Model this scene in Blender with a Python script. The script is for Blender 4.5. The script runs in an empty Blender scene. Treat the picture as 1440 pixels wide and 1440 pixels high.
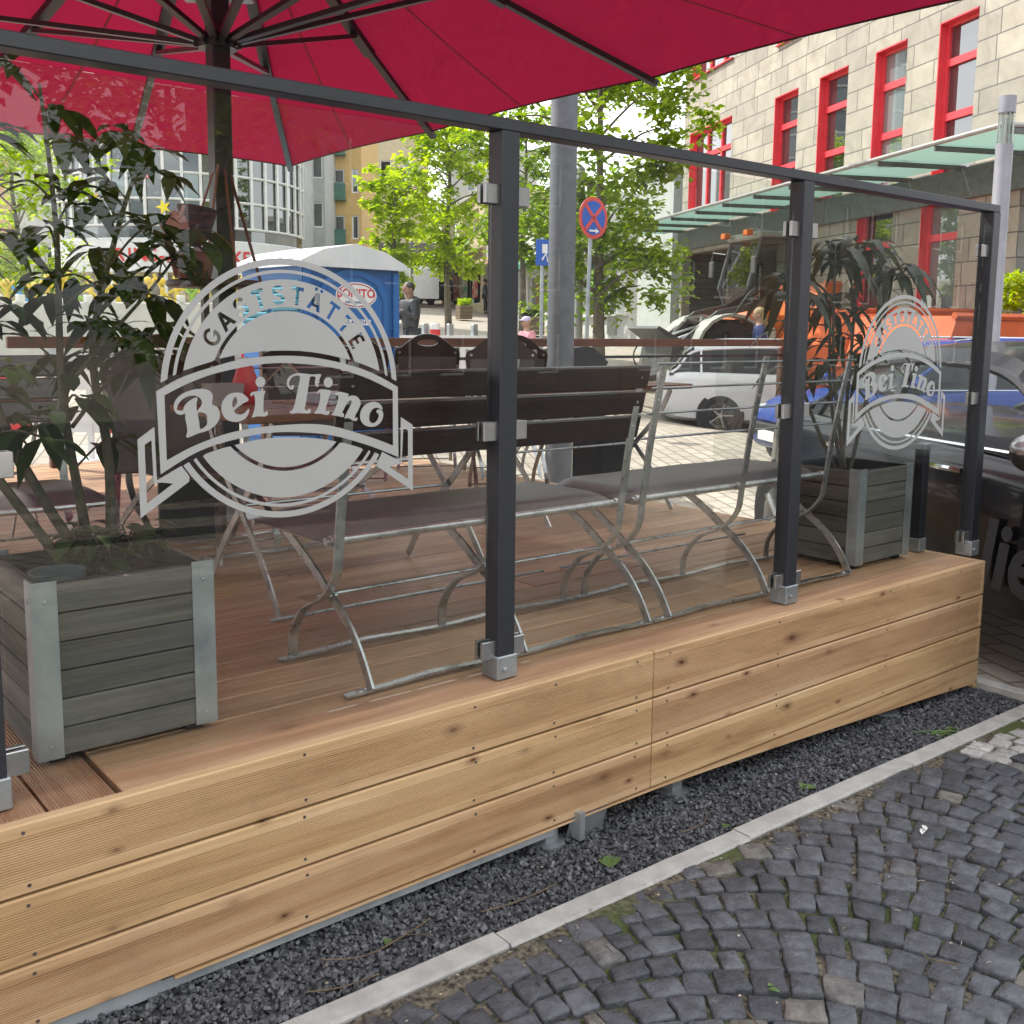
import bpy, bmesh, math, random
from math import sin, cos, pi, radians, sqrt, atan2, exp
from mathutils import Vector, Matrix, noise
random.seed(7)
S = bpy.context.scene
COL = S.collection

# ------------------------------------------------------------------ camera
cam_d = bpy.data.cameras.new('camera')
cam = bpy.data.objects.new('camera', cam_d); COL.objects.link(cam)
RR = (0.77368114, -0.63348969, 0.01040708); UU = (0.07603146, 0.10913945, 0.99111442); FF = (0.62899659, 0.76601527, -0.13260427)
cam.matrix_world = Matrix(((RR[0], UU[0], -FF[0], 0), (RR[1], UU[1], -FF[1], 0), (RR[2], UU[2], -FF[2], 1.58), (0, 0, 0, 1)))
cam_d.sensor_width = 36; cam_d.lens = 36.25; cam_d.shift_y = -0.0431
cam_d.clip_start = 0.05; cam_d.clip_end = 600
S.camera = cam

# ------------------------------------------------------------------ light
SUN_AZ, SUN_EL = radians(112), radians(50)
W = bpy.data.worlds.new('World'); S.world = W; W.use_nodes = True
wn = W.node_tree.nodes; wl = W.node_tree.links
wn.clear()
wo = wn.new('ShaderNodeOutputWorld'); bg = wn.new('ShaderNodeBackground')
sky = wn.new('ShaderNodeTexSky'); sky.sky_type = 'NISHITA'; sky.sun_disc = False
sky.sun_elevation = SUN_EL; sky.sun_rotation = pi / 2 - SUN_AZ
sky.dust_density = 2.5; sky.ozone_density = 1.0
tcw = wn.new('ShaderNodeTexCoord'); mpw = wn.new('ShaderNodeMapping'); mpw.inputs['Scale'].default_value = (1, 1, 2.4)
nzw = wn.new('ShaderNodeTexNoise'); nzw.inputs['Scale'].default_value = 1.6; nzw.inputs['Detail'].default_value = 6; nzw.inputs['Roughness'].default_value = .55
crw = wn.new('ShaderNodeValToRGB'); crw.color_ramp.elements[0].position = .36; crw.color_ramp.elements[1].position = .56
mxw = wn.new('ShaderNodeMix'); mxw.data_type = 'RGBA'; mxw.inputs[7].default_value = (15.0, 15.2, 15.6, 1)
wl.new(tcw.outputs['Generated'], mpw.inputs[0]); wl.new(mpw.outputs[0], nzw.inputs['Vector']); wl.new(nzw.outputs[0], crw.inputs[0])
wl.new(crw.outputs[0], mxw.inputs[0]); wl.new(sky.outputs[0], mxw.inputs[6]); wl.new(mxw.outputs[2], bg.inputs[0]); wl.new(bg.outputs[0], wo.inputs[0])
bg.inputs[1].default_value = 0.10
sd = bpy.data.lights.new('sun', 'SUN'); sd.energy = 4.0; sd.angle = radians(0.6); sd.color = (1.0, .95, .87)
sun = bpy.data.objects.new('sun', sd); COL.objects.link(sun)
sun.rotation_euler = Vector((cos(SUN_EL) * cos(SUN_AZ), cos(SUN_EL) * sin(SUN_AZ), sin(SUN_EL))).to_track_quat('Z', 'Y').to_euler()
S.view_settings.view_transform = 'Standard'; S.view_settings.look = 'None'
S.view_settings.exposure = 0.75; S.view_settings.gamma = 1
S.cycles.transparent_max_bounces = 24; S.cycles.max_bounces = 8; S.cycles.use_denoising = True

# ------------------------------------------------------------------ helpers
def nodes_of(name):
    m = bpy.data.materials.new(name); m.use_nodes = True
    nt = m.node_tree; b = nt.nodes['Principled BSDF']
    return m, nt, b
def rgba(c): return (c[0], c[1], c[2], 1)
def setspec(b, v):
    b.inputs['Specular IOR Level'].default_value = v
def pm(name, c1, c2=None, scale=6, rough=.6, metal=0, bump=0, bscale=60, st=(1, 1, 1), spec=.5, coat=0, island=0, detail=5, lo=.35, hi=.65, rvar=0):
    """procedural paint/metal/stone: two tones mixed by stretched noise, noise bump, optional per-piece brightness"""
    m, nt, b = nodes_of(name); N = nt.nodes.new; L = nt.links.new
    if c2 is None: c2 = tuple(min(1, x * 1.18 + .004) for x in c1)
    tc = N('ShaderNodeTexCoord'); mp = N('ShaderNodeMapping'); mp.inputs['Scale'].default_value = st
    L(tc.outputs['Object'], mp.inputs[0])
    nz = N('ShaderNodeTexNoise'); nz.inputs['Scale'].default_value = scale; nz.inputs['Detail'].default_value = detail; nz.inputs['Roughness'].default_value = .6
    L(mp.outputs[0], nz.inputs['Vector'])
    cr = N('ShaderNodeValToRGB'); e = cr.color_ramp.elements
    e[0].position = lo; e[1].position = hi; e[0].color = rgba(c1); e[1].color = rgba(c2)
    L(nz.outputs[0], cr.inputs[0]); out = cr.outputs[0]
    if island:
        gi = N('ShaderNodeNewGeometry'); hs = N('ShaderNodeHueSaturation'); mr = N('ShaderNodeMapRange')
        mr.inputs[3].default_value = 1 - island; mr.inputs[4].default_value = 1 + island
        L(gi.outputs['Random Per Island'], mr.inputs[0]); L(mr.outputs[0], hs.inputs['Value']); L(out, hs.inputs['Color']); out = hs.outputs[0]
    L(out, b.inputs['Base Color'])
    b.inputs['Roughness'].default_value = rough; b.inputs['Metallic'].default_value = metal; setspec(b, spec)
    if coat: b.inputs['Coat Weight'].default_value = coat; b.inputs['Coat Roughness'].default_value = .03
    if rvar:
        mr2 = N('ShaderNodeMapRange'); mr2.inputs[3].default_value = max(0, rough - rvar); mr2.inputs[4].default_value = min(1, rough + rvar)
        L(nz.outputs[0], mr2.inputs[0]); L(mr2.outputs[0], b.inputs['Roughness'])
    if bump:
        n2 = N('ShaderNodeTexNoise'); n2.inputs['Scale'].default_value = bscale; n2.inputs['Detail'].default_value = 4
        L(mp.outputs[0], n2.inputs['Vector'])
        bp = N('ShaderNodeBump'); bp.inputs['Strength'].default_value = bump; bp.inputs['Distance'].default_value = .01
        L(n2.outputs[0], bp.inputs['Height']); L(bp.outputs[0], b.inputs['Normal'])
    return m
def wood(name, dark, mid, light, axis='X', rough=.62, knots=1.0, island=.12, groove=0, knotcol=(.10, .045, .02), plane='xy', kd=(2.6, 6.0)):
    m, nt, b = nodes_of(name); N = nt.nodes.new; L = nt.links.new
    tc = N('ShaderNodeTexCoord')
    def mapped(a, t):
        mp = N('ShaderNodeMapping')
        mp.inputs['Scale'].default_value = (a, t, t) if axis == 'X' else ((t, a, t) if axis == 'Y' else (t, t, a))
        L(tc.outputs['Object'], mp.inputs[0]); return mp.outputs[0]
    n1 = N('ShaderNodeTexNoise'); n1.inputs['Scale'].default_value = 1; n1.inputs['Detail'].default_value = 6; n1.inputs['Roughness'].default_value = .62; n1.inputs['Distortion'].default_value = .7
    L(mapped(1.1, 17), n1.inputs['Vector'])
    n2 = N('ShaderNodeTexNoise'); n2.inputs['Scale'].default_value = 1; n2.inputs['Detail'].default_value = 3
    L(mapped(4.0, 170), n2.inputs['Vector'])
    ma = N('ShaderNodeMath'); ma.operation = 'MULTIPLY_ADD'; ma.inputs[1].default_value = .35; L(n2.outputs[0], ma.inputs[0]); L(n1.outputs[0], ma.inputs[2])
    cr = N('ShaderNodeValToRGB'); e = cr.color_ramp.elements
    e[0].position = .44; e[0].color = rgba(dark); e[1].position = .92; e[1].color = rgba(light)
    q = e.new(.66); q.color = rgba(mid)
    L(ma.outputs[0], cr.inputs[0])
    vo = N('ShaderNodeTexVoronoi'); vo.feature = 'F1'; vo.inputs['Scale'].default_value = 1
    n3 = N('ShaderNodeTexNoise'); n3.inputs['Scale'].default_value = 25; mx3 = N('ShaderNodeMix'); mx3.data_type = 'VECTOR'; mx3.inputs[0].default_value = .03
    vo.voronoi_dimensions = '2D'
    sk = N('ShaderNodeSeparateXYZ'); L(tc.outputs['Object'], sk.inputs[0]); ck = N('ShaderNodeCombineXYZ')
    for q, (src, sc_) in enumerate(((0 if plane[0] == 'x' else 1, kd[0]), ('xyz'.index(plane[1]), kd[1]))):
        mq = N('ShaderNodeMath'); mq.operation = 'MULTIPLY'; mq.inputs[1].default_value = sc_; L(sk.outputs[src], mq.inputs[0]); L(mq.outputs[0], ck.inputs[q])
    n3.inputs['Scale'].default_value = 14; L(ck.outputs[0], mx3.inputs[4]); L(tc.outputs['Object'], n3.inputs['Vector']); L(n3.outputs[1], mx3.inputs[5]); mx3.inputs[0].default_value = .05; L(mx3.outputs[1], vo.inputs['Vector'])
    kr = N('ShaderNodeValToRGB'); k = kr.color_ramp.elements
    k[0].position = .03; k[0].color = (.9, .9, .9, 1); k[1].position = .17; k[1].color = (0, 0, 0, 1)
    q = k.new(.06); q.color = (.45, .45, .45, 1)
    L(vo.outputs['Distance'], kr.inputs[0])
    sc3 = N('ShaderNodeSeparateXYZ'); L(vo.outputs['Color'], sc3.inputs[0])
    th = N('ShaderNodeMapRange'); th.inputs[1].default_value = .36; th.inputs[2].default_value = .80; th.inputs[3].default_value = 0; th.inputs[4].default_value = 1.15 * knots; L(sc3.outputs[0], th.inputs[0])
    sz = N('ShaderNodeMapRange'); sz.inputs[3].default_value = .75; sz.inputs[4].default_value = 2.1; L(sc3.outputs[1], sz.inputs[0]); dm = N('ShaderNodeMath'); dm.operation = 'MULTIPLY'; L(vo.outputs['Distance'], dm.inputs[0]); L(sz.outputs[0], dm.inputs[1]); L(dm.outputs[0], kr.inputs[0])
    vm = N('ShaderNodeMath'); vm.operation = 'MULTIPLY'; L(kr.outputs[0], vm.inputs[0]); L(th.outputs[0], vm.inputs[1]); vm.use_clamp = True
    mx = N('ShaderNodeMix'); mx.data_type = 'RGBA'; mx.inputs[7].default_value = rgba(knotcol)
    L(vm.outputs[0], mx.inputs[0]); L(cr.outputs[0], mx.inputs[6])
    gi = N('ShaderNodeNewGeometry'); hs = N('ShaderNodeHueSaturation'); mr = N('ShaderNodeMapRange'); mr.inputs[3].default_value = 1 - island; mr.inputs[4].default_value = 1 + island
    L(gi.outputs['Random Per Island'], mr.inputs[0]); oi = N('ShaderNodeObjectInfo'); mo_ = N('ShaderNodeMapRange'); mo_.inputs[3].default_value = 1 - island; mo_.inputs[4].default_value = 1 + island; L(oi.outputs['Random'], mo_.inputs[0])
    mv = N('ShaderNodeMath'); mv.operation = 'MULTIPLY'; L(mr.outputs[0], mv.inputs[0]); L(mo_.outputs[0], mv.inputs[1]); L(mv.outputs[0], hs.inputs['Value']); L(mx.outputs[2], hs.inputs['Color'])
    hu = N('ShaderNodeMapRange'); hu.inputs[3].default_value = .49; hu.inputs[4].default_value = .507; L(oi.outputs['Random'], hu.inputs[0]); L(hu.outputs[0], hs.inputs['Hue'])
    # dull weather marks
    wn_ = N('ShaderNodeTexNoise'); wn_.inputs['Scale'].default_value = 3.1; wn_.inputs['Detail'].default_value = 7; wn_.inputs['Roughness'].default_value = .7; L(tc.outputs['Object'], wn_.inputs['Vector'])
    wr = N('ShaderNodeMapRange'); wr.inputs[1].default_value = .52; wr.inputs[2].default_value = .78; wr.inputs[4].default_value = .5; L(wn_.outputs[0], wr.inputs[0]); wm = N('ShaderNodeMix'); wm.data_type = 'RGBA'; L(wr.outputs[0], wm.inputs[0]); L(hs.outputs[0], wm.inputs[6]); wm.inputs[7].default_value = tuple(.55 * q + .10 * sum(mid) / 3 for q in mid) + (1,)
    L(wm.outputs[2], b.inputs['Base Color'])
    b.inputs['Roughness'].default_value = rough; setspec(b, .35)
    bp = N('ShaderNodeBump'); bp.inputs['Strength'].default_value = .25; bp.inputs['Distance'].default_value = .004
    L(ma.outputs[0], bp.inputs['Height']); nrm = bp.outputs[0]
    if groove:
        sx = N('ShaderNodeSeparateXYZ'); L(tc.outputs['Object'], sx.inputs[0])
        mm = N('ShaderNodeMath'); mm.operation = 'MULTIPLY'; mm.inputs[1].default_value = groove; L(sx.outputs[1 if axis == 'X' else 0], mm.inputs[0])
        ms = N('ShaderNodeMath'); ms.operation = 'SINE'; L(mm.outputs[0], ms.inputs[0])
        b2 = N('ShaderNodeBump'); b2.inputs['Strength'].default_value = .7; b2.inputs['Distance'].default_value = .0018
        L(ms.outputs[0], b2.inputs['Height']); L(nrm, b2.inputs['Normal']); nrm = b2.outputs[0]
    L(nrm, b.inputs['Normal'])
    return m
def glassy(name, tint=(.93, .955, .945), ior=1.5, boost=1.0, rough=0.0):
    """clear sheet glass: fresnel mix of see-through and mirror"""
    m = bpy.data.materials.new(name); m.use_nodes = True; nt = m.node_tree; nt.nodes.clear(); N = nt.nodes.new; L = nt.links.new
    o = N('ShaderNodeOutputMaterial'); t = N('ShaderNodeBsdfTransparent'); t.inputs[0].default_value = rgba(tint)
    g = N('ShaderNodeBsdfGlossy'); g.inputs['Roughness'].default_value = rough
    ge = N('ShaderNodeNewGeometry'); mi = N('ShaderNodeMapRange'); mi.inputs[3].default_value = ior; mi.inputs[4].default_value = 1 / ior; L(ge.outputs['Backfacing'], mi.inputs[0])
    fr = N('ShaderNodeFresnel'); L(mi.outputs[0], fr.inputs[0])
    mu = N('ShaderNodeMath'); mu.operation = 'MULTIPLY'; mu.inputs[1].default_value = boost; mu.use_clamp = True
    mx = N('ShaderNodeMixShader'); L(fr.outputs[0], mu.inputs[0]); L(mu.outputs[0], mx.inputs[0]); L(t.outputs[0], mx.inputs[1]); L(g.outputs[0], mx.inputs[2]); L(mx.outputs[0], o.inputs[0])
    return m
def leafmat(name, c1, c2, trans=.45, rough=.45, tc_=None):
    m = bpy.data.materials.new(name); m.use_nodes = True; nt = m.node_tree; nt.nodes.clear(); N = nt.nodes.new; L = nt.links.new
    o = N('ShaderNodeOutputMaterial'); p = N('ShaderNodeBsdfPrincipled'); t = N('ShaderNodeBsdfTranslucent'); mx = N('ShaderNodeMixShader')
    gi = N('ShaderNodeNewGeometry'); cr = N('ShaderNodeValToRGB'); e = cr.color_ramp.elements; e[0].color = rgba(c1); e[1].color = rgba(c2)
    L(gi.outputs['Random Per Island'], cr.inputs[0]); L(cr.outputs[0], p.inputs['Base Color'])
    hs = N('ShaderNodeHueSaturation'); hs.inputs['Saturation'].default_value = 1.15; hs.inputs['Value'].default_value = 1.6; L(cr.outputs[0], hs.inputs['Color']); L(hs.outputs[0], t.inputs[0])
    p.inputs['Roughness'].default_value = rough; setspec(p, .4)
    mx.inputs[0].default_value = trans; L(p.outputs[0], mx.inputs[1]); L(t.outputs[0], mx.inputs[2]); L(mx.outputs[0], o.inputs[0])
    return m

class MB:
    """collects shapes and links them as ONE mesh object"""
    def __init__(s): s.v = []; s.f = []; s.mi = []; s.cur = 0
    def add(s, vs, fs):
        n = len(s.v); s.v.extend([tuple(p) for p in vs]); s.f.extend([[i + n for i in f] for f in fs]); s.mi.extend([s.cur] * len(fs)); return s
    def box(s, c, d, rot=None, ch=0):
        hx, hy, hz = d[0] / 2, d[1] / 2, d[2] / 2
        ch = min(ch, .45 * min(d))
        if ch <= 0:
            vs = [(x, y, z) for z in (-hz, hz) for y in (-hy, hy) for x in (-hx, hx)]
            fs = [(0, 2, 3, 1), (4, 5, 7, 6), (0, 1, 5, 4), (2, 6, 7, 3), (0, 4, 6, 2), (1, 3, 7, 5)]
        else:
            vs = []; idx = {}
            for sx in (-1, 1):
                for sy in (-1, 1):
                    for sz in (-1, 1):
                        for a in range(3):
                            p = [sx * hx, sy * hy, sz * hz]
                            for k in range(3):
                                if k != a: p[k] -= (sx, sy, sz)[k] * ch
                            idx[(sx, sy, sz, a)] = len(vs); vs.append(tuple(p))
            I = idx; fs = []
            for a in range(3):
                for q in (-1, 1):
                    o = [k for k in range(3) if k != a]; loop = []
                    for u, w in ((-1, -1), (1, -1), (1, 1), (-1, 1)):
                        sg = [0, 0, 0]; sg[a] = q; sg[o[0]] = u; sg[o[1]] = w; loop.append(I[(sg[0], sg[1], sg[2], a)])
                    if (q == 1) != (a != 1): loop.reverse()
                    fs.append(loop)
            for a in range(3):
                o = [k for k in range(3) if k != a]
                for u in (-1, 1):
                    for w in (-1, 1):
                        s1 = [0, 0, 0]; s1[o[0]] = u; s1[o[1]] = w
                        A = list(s1); A[a] = -1; B = list(s1); B[a] = 1
                        loop = [I[(*A, o[0])], I[(*A, o[1])], I[(*B, o[1])], I[(*B, o[0])]]
                        fs.append(loop)
            for sx in (-1, 1):
                for sy in (-1, 1):
                    for sz in (-1, 1): fs.append([I[(sx, sy, sz, a)] for a in range(3)])
        c = Vector(c)
        if rot is not None: vs = [rot @ Vector(p) for p in vs]
        return s.add([Vector(p) + c for p in vs], fs)
    def tube(s, pts, r, n=8, cap=True, flat=None):
        """r: radius or list; flat=(w,h): rectangular bar"""
        P = [Vector(p) for p in pts]; m = len(P); rs = r if isinstance(r, (list, tuple)) else [r] * m
        T = [(P[min(i + 1, m - 1)] - P[max(i - 1, 0)]).normalized() for i in range(m)]
        up = Vector((0, 0, 1)) if abs(T[0].z) < .9 else Vector((1, 0, 0))
        a = T[0].cross(up).normalized(); vs = []
        if flat: prof = [(-flat[0] / 2, -flat[1] / 2), (flat[0] / 2, -flat[1] / 2), (flat[0] / 2, flat[1] / 2), (-flat[0] / 2, flat[1] / 2)]; n = 4
        for i in range(m):
            a = (a - T[i] * a.dot(T[i])).normalized(); b = T[i].cross(a)
            for k in range(n):
                if flat: u, w = prof[k]
                else: t = 2 * pi * k / n; u, w = cos(t) * rs[i], sin(t) * rs[i]
                vs.append(P[i] + a * u + b * w)
        fs = [[i * n + k, i * n + (k + 1) % n, (i + 1) * n + (k + 1) % n, (i + 1) * n + k] for i in range(m - 1) for k in range(n)]
        if cap: fs.append(list(range(n - 1, -1, -1))); fs.append([(m - 1) * n + k for k in range(n)])
        return s.add(vs, fs)
    def lathe(s, prof, n=20, c=(0, 0, 0), rot=None):
        vs = []; c = Vector(c)
        for r, z in prof:
            for k in range(n):
                p = Vector((r * cos(2 * pi * k / n), r * sin(2 * pi * k / n), z)); vs.append((rot @ p if rot is not None else p) + c)
        m = len(prof)
        fs = [[i * n + k, i * n + (k + 1) % n, (i + 1) * n + (k + 1) % n, (i + 1) * n + k] for i in range(m - 1) for k in range(n)]
        fs.append(list(range(n - 1, -1, -1))); fs.append([(m - 1) * n + k for k in range(n)])
        return s.add(vs, fs)
    def ball(s, c, r, nu=12, nv=8):
        if not isinstance(r, (list, tuple)): r = (r, r, r)
        prof = [(max(1e-4, sin(pi * i / nv)), -cos(pi * i / nv)) for i in range(nv + 1)]
        vs = [(c[0] + r[0] * q * cos(2 * pi * k / nu), c[1] + r[1] * q * sin(2 * pi * k / nu), c[2] + r[2] * z) for q, z in prof for k in range(nu)]
        return s.add(vs, [[i * nu + k, i * nu + (k + 1) % nu, (i + 1) * nu + (k + 1) % nu, (i + 1) * nu + k] for i in range(nv) for k in range(nu)])
    def prism(s, poly, fn, w0, w1):
        """extrude a 2-D polygon (CCW): fn(u,v,w)->xyz"""
        n = len(poly); vs = [fn(u, v, w0) for u, v in poly] + [fn(u, v, w1) for u, v in poly]
        fs = [list(range(n - 1, -1, -1)), [n + i for i in range(n)]] + [[i, (i + 1) % n, n + (i + 1) % n, n + i] for i in range(n)]
        return s.add(vs, fs)
    def quad(s, a, b, c, d): return s.add([a, b, c, d], [(0, 1, 2, 3)])
    def build(s, name, mat, parent=None, smooth=False, ang=40, fix=False):
        me = bpy.data.meshes.new(name); me.from_pydata(s.v, [], s.f)
        mats = mat if isinstance(mat, (list, tuple)) else [mat]
        for q in mats: me.materials.append(q)
        if len(mats) > 1: me.polygons.foreach_set('material_index', s.mi)
        if fix:
            b = bmesh.new(); b.from_mesh(me); bmesh.ops.recalc_face_normals(b, faces=b.faces); b.to_mesh(me); b.free()
        if smooth:
            me.polygons.foreach_set('use_smooth', [True] * len(me.polygons)); me.set_sharp_from_angle(angle=radians(ang))
        me.update()
        o = bpy.data.objects.new(name, me); COL.objects.link(o)
        if parent is not None: o.parent = parent
        return o
def tag(o, label=None, cat=None, group=None, kind=None):
    if label: o['label'] = label
    if cat: o['category'] = cat
    if group: o['group'] = group
    if kind: o['kind'] = kind
    return o
def thing(name, label, cat, loc=(0, 0, 0), rz=0, group=None):
    o = bpy.data.objects.new(name, None); COL.objects.link(o); o.empty_display_size = .1
    o.location = loc; o.rotation_euler = (0, 0, rz)
    return tag(o, label, cat, group)
def copy_tree(o, parent=None):
    c = o.copy(); COL.objects.link(c)
    if parent is not None: c.parent = parent
    for ch in list(o.children): copy_tree(ch, c)
    return c
def move(o, loc, rz=0, label=None, scale=None):
    o.location = loc; o.rotation_euler = (0, 0, rz)
    if label: o['label'] = label
    if scale: o.scale = (scale, scale, scale)
    return o
def rotz(a): return Matrix.Rotation(a, 3, 'Z')
def smooth_pts(pts, k=4, closed=True):
    n = len(pts); out = []
    rng = range(n) if closed else range(n - 1)
    for i in rng:
        g = (lambda j: pts[j % n]) if closed else (lambda j: pts[max(0, min(n - 1, j))])
        p0, p1, p2, p3 = [Vector(g(i + d)) for d in (-1, 0, 1, 2)]
        for q in range(k):
            t = q / k
            out.append(.5 * ((2 * p1) + (p2 - p0) * t + (2 * p0 - 5 * p1 + 4 * p2 - p3) * t * t + (3 * p1 - p0 - 3 * p2 + p3) * t ** 3))
    if not closed: out.append(Vector(pts[-1]))
    return [tuple(p) for p in out]
def flat_fill(polys, depth=0):
    """even-odd filled 2-D polygons -> (verts 3D xy0, faces)"""
    cu = bpy.data.curves.new('tmp', 'CURVE'); cu.dimensions = '2D'; cu.fill_mode = 'BOTH'; cu.extrude = depth
    for pl in polys:
        sp = cu.splines.new('POLY'); sp.points.add(len(pl) - 1)
        for i, p in enumerate(pl): sp.points[i].co = (p[0], p[1], 0, 1)
        sp.use_cyclic_u = True
    ob = bpy.data.objects.new('tmp', cu); COL.objects.link(ob)
    dg = bpy.context.evaluated_depsgraph_get(); me = ob.evaluated_get(dg).to_mesh()
    vs = [tuple(v.co) for v in me.vertices]; fs = [list(p.vertices) for p in me.polygons]
    ob.evaluated_get(dg).to_mesh_clear(); bpy.data.objects.remove(ob); bpy.data.curves.remove(cu)
    return vs, fs
def text_geo(txt, size=1, off=0, depth=0, align='CENTER', shear=0, space=1):
    cu = bpy.data.curves.new('tmp', 'FONT'); cu.body = txt; cu.size = size; cu.offset = off; cu.extrude = depth; cu.align_x = align; cu.align_y = 'CENTER'; cu.shear = shear; cu.space_character = space
    cu.resolution_u = 3
    ob = bpy.data.objects.new('tmp', cu); COL.objects.link(ob)
    dg = bpy.context.evaluated_depsgraph_get(); me = ob.evaluated_get(dg).to_mesh()
    vs = [tuple(v.co) for v in me.vertices]; fs = [list(p.vertices) for p in me.polygons]
    ob.evaluated_get(dg).to_mesh_clear(); bpy.data.objects.remove(ob); bpy.data.curves.remove(cu)
    return vs, fs
def hg(x, y):
    """height of the ground"""
    near = -.022 * max(-6, min(4.5, x - 1)); far = .045 * (max(-20, y) - 2)
    r = sqrt((x - 1.5) ** 2 + (y - 3) ** 2); w = max(0, min(1, (r - 5.5) / 6.5)); w = w * w * (3 - 2 * w)
    t = .629 * x + .777 * y
    return near * (1 - w) + far * w + .018 * max(0, t - 22) - .40 * exp(-((x - 14.2) ** 2 + (y - 10.6) ** 2) / 7)
def at(px, d, lift=0):
    """a point on the ground: bearing (as photo column) and distance along the view"""
    l = (px - 720) / 1450 * d; x = .629 * d + .777 * l; y = .777 * d - .629 * l
    return (x, y, hg(x, y) + lift)

# ------------------------------------------------------------------ materials
M = {}
M['fascia'] = wood('larch_new', (.38, .22, .105), (.555, .365, .19), (.67, .48, .285), 'X', .6, .95, .10, knotcol=(.12, .042, .018), plane='xz', kd=(3.4, 7.3))
M['floor'] = wood('larch_floor', (.27, .145, .082), (.42, .245, .145), (.54, .35, .22), 'X', .45, .5, .2, groove=420)
M['floor_smooth'] = wood('larch_smooth', (.30, .155, .085), (.43, .245, .145), (.54, .345, .215), 'X', .55, .6, .08)
M['floor_y'] = wood('larch_end', (.28, .15, .075), (.42, .245, .13), (.54, .35, .20), 'Y', .55, .5, .15, groove=900)
M['greywood'] = wood('weathered_plank', (.055, .052, .047), (.105, .10, .09), (.17, .16, .145), 'X', .75, .25, .25, plane='xz', knotcol=(.03, .028, .025))
M['greywood_y'] = wood('weathered_plank_side', (.055, .05, .043), (.10, .093, .08), (.15, .14, .12), 'Y', .75, .25, .25, plane='yz', knotcol=(.03, .028, .025))
M['galv'] = pm('galvanised_steel', (.28, .315, .335), (.45, .485, .50), 7, .42, .6, .05, 40, rvar=.1)
M['steel'] = pm('brushed_steel', (.40, .41, .41), (.52, .52, .52), 12, .30, .9, .04, 90, rvar=.08)
M['barsteel'] = pm('bench_steel', (.34, .345, .34), (.56, .565, .56), 18, .30, .85, .06, 70, rvar=.12)
M['anthracite'] = pm('anthracite_powder', (.022, .025, .031), (.028, .031, .038), 30, .42, 0, .04, 500)
M['black'] = pm('black_plastic', (.012, .012, .014), (.02, .02, .022), 10, .5)
M['rubber'] = pm('rubber', (.012, .012, .012), (.022, .021, .02), 20, .8)
M['glass'] = glassy('screen_glass', (.93, .95, .94), 1.45, .75)
M['frost'] = pm('etched_film', (.39, .40, .395), (.42, .43, .425), 3, .7, 0, .03, 900)
M['cushion'] = pm('dark_leatherette', (.085, .077, .079), (.122, .111, .114), 5, .42, 0, .12, 60)
M['slat'] = pm('dark_varnished_slat', (.016, .007, .005), (.034, .013, .010), 6, .24, 0, .05, 30, (1, 14, 14), island=.1)
M['concrete'] = pm('kerb_concrete', (.36, .355, .335), (.48, .475, .45), 14, .85, 0, .25, 160)
M['soil'] = pm('potting_soil', (.012, .010, .008), (.035, .028, .02), 45, .95, 0, 1.0, 70)
M['red'] = pm('red_paint', (.58, .03, .035), (.62, .045, .05), 4, .4)
M['white'] = pm('white_paint', (.72, .72, .70), (.80, .80, .79), 4, .45)
M['dkbrown'] = wood('brown_stained_board', (.06, .022, .014), (.10, .036, .022), (.14, .055, .034), 'X', .5, .15, .1)
M['bark'] = pm('bark', (.075, .062, .048), (.17, .145, .115), 18, .9, 0, .8, 40, (1, 1, .35))
M['twig'] = pm('twig', (.09, .065, .04), (.17, .125, .08), 30, .85)
def wmat(o):
    m = o.matrix_basis.copy()
    while o.parent is not None: o = o.parent; m = o.matrix_basis @ m
    return m
def wbuild(mb, name, mat, parent, **k):
    """build from world coordinates under a parent that stands somewhere"""
    inv = wmat(parent).inverted(); mb.v = [tuple(inv @ Vector(p)) for p in mb.v]
    return mb.build(name, mat, parent, **k)

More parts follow.
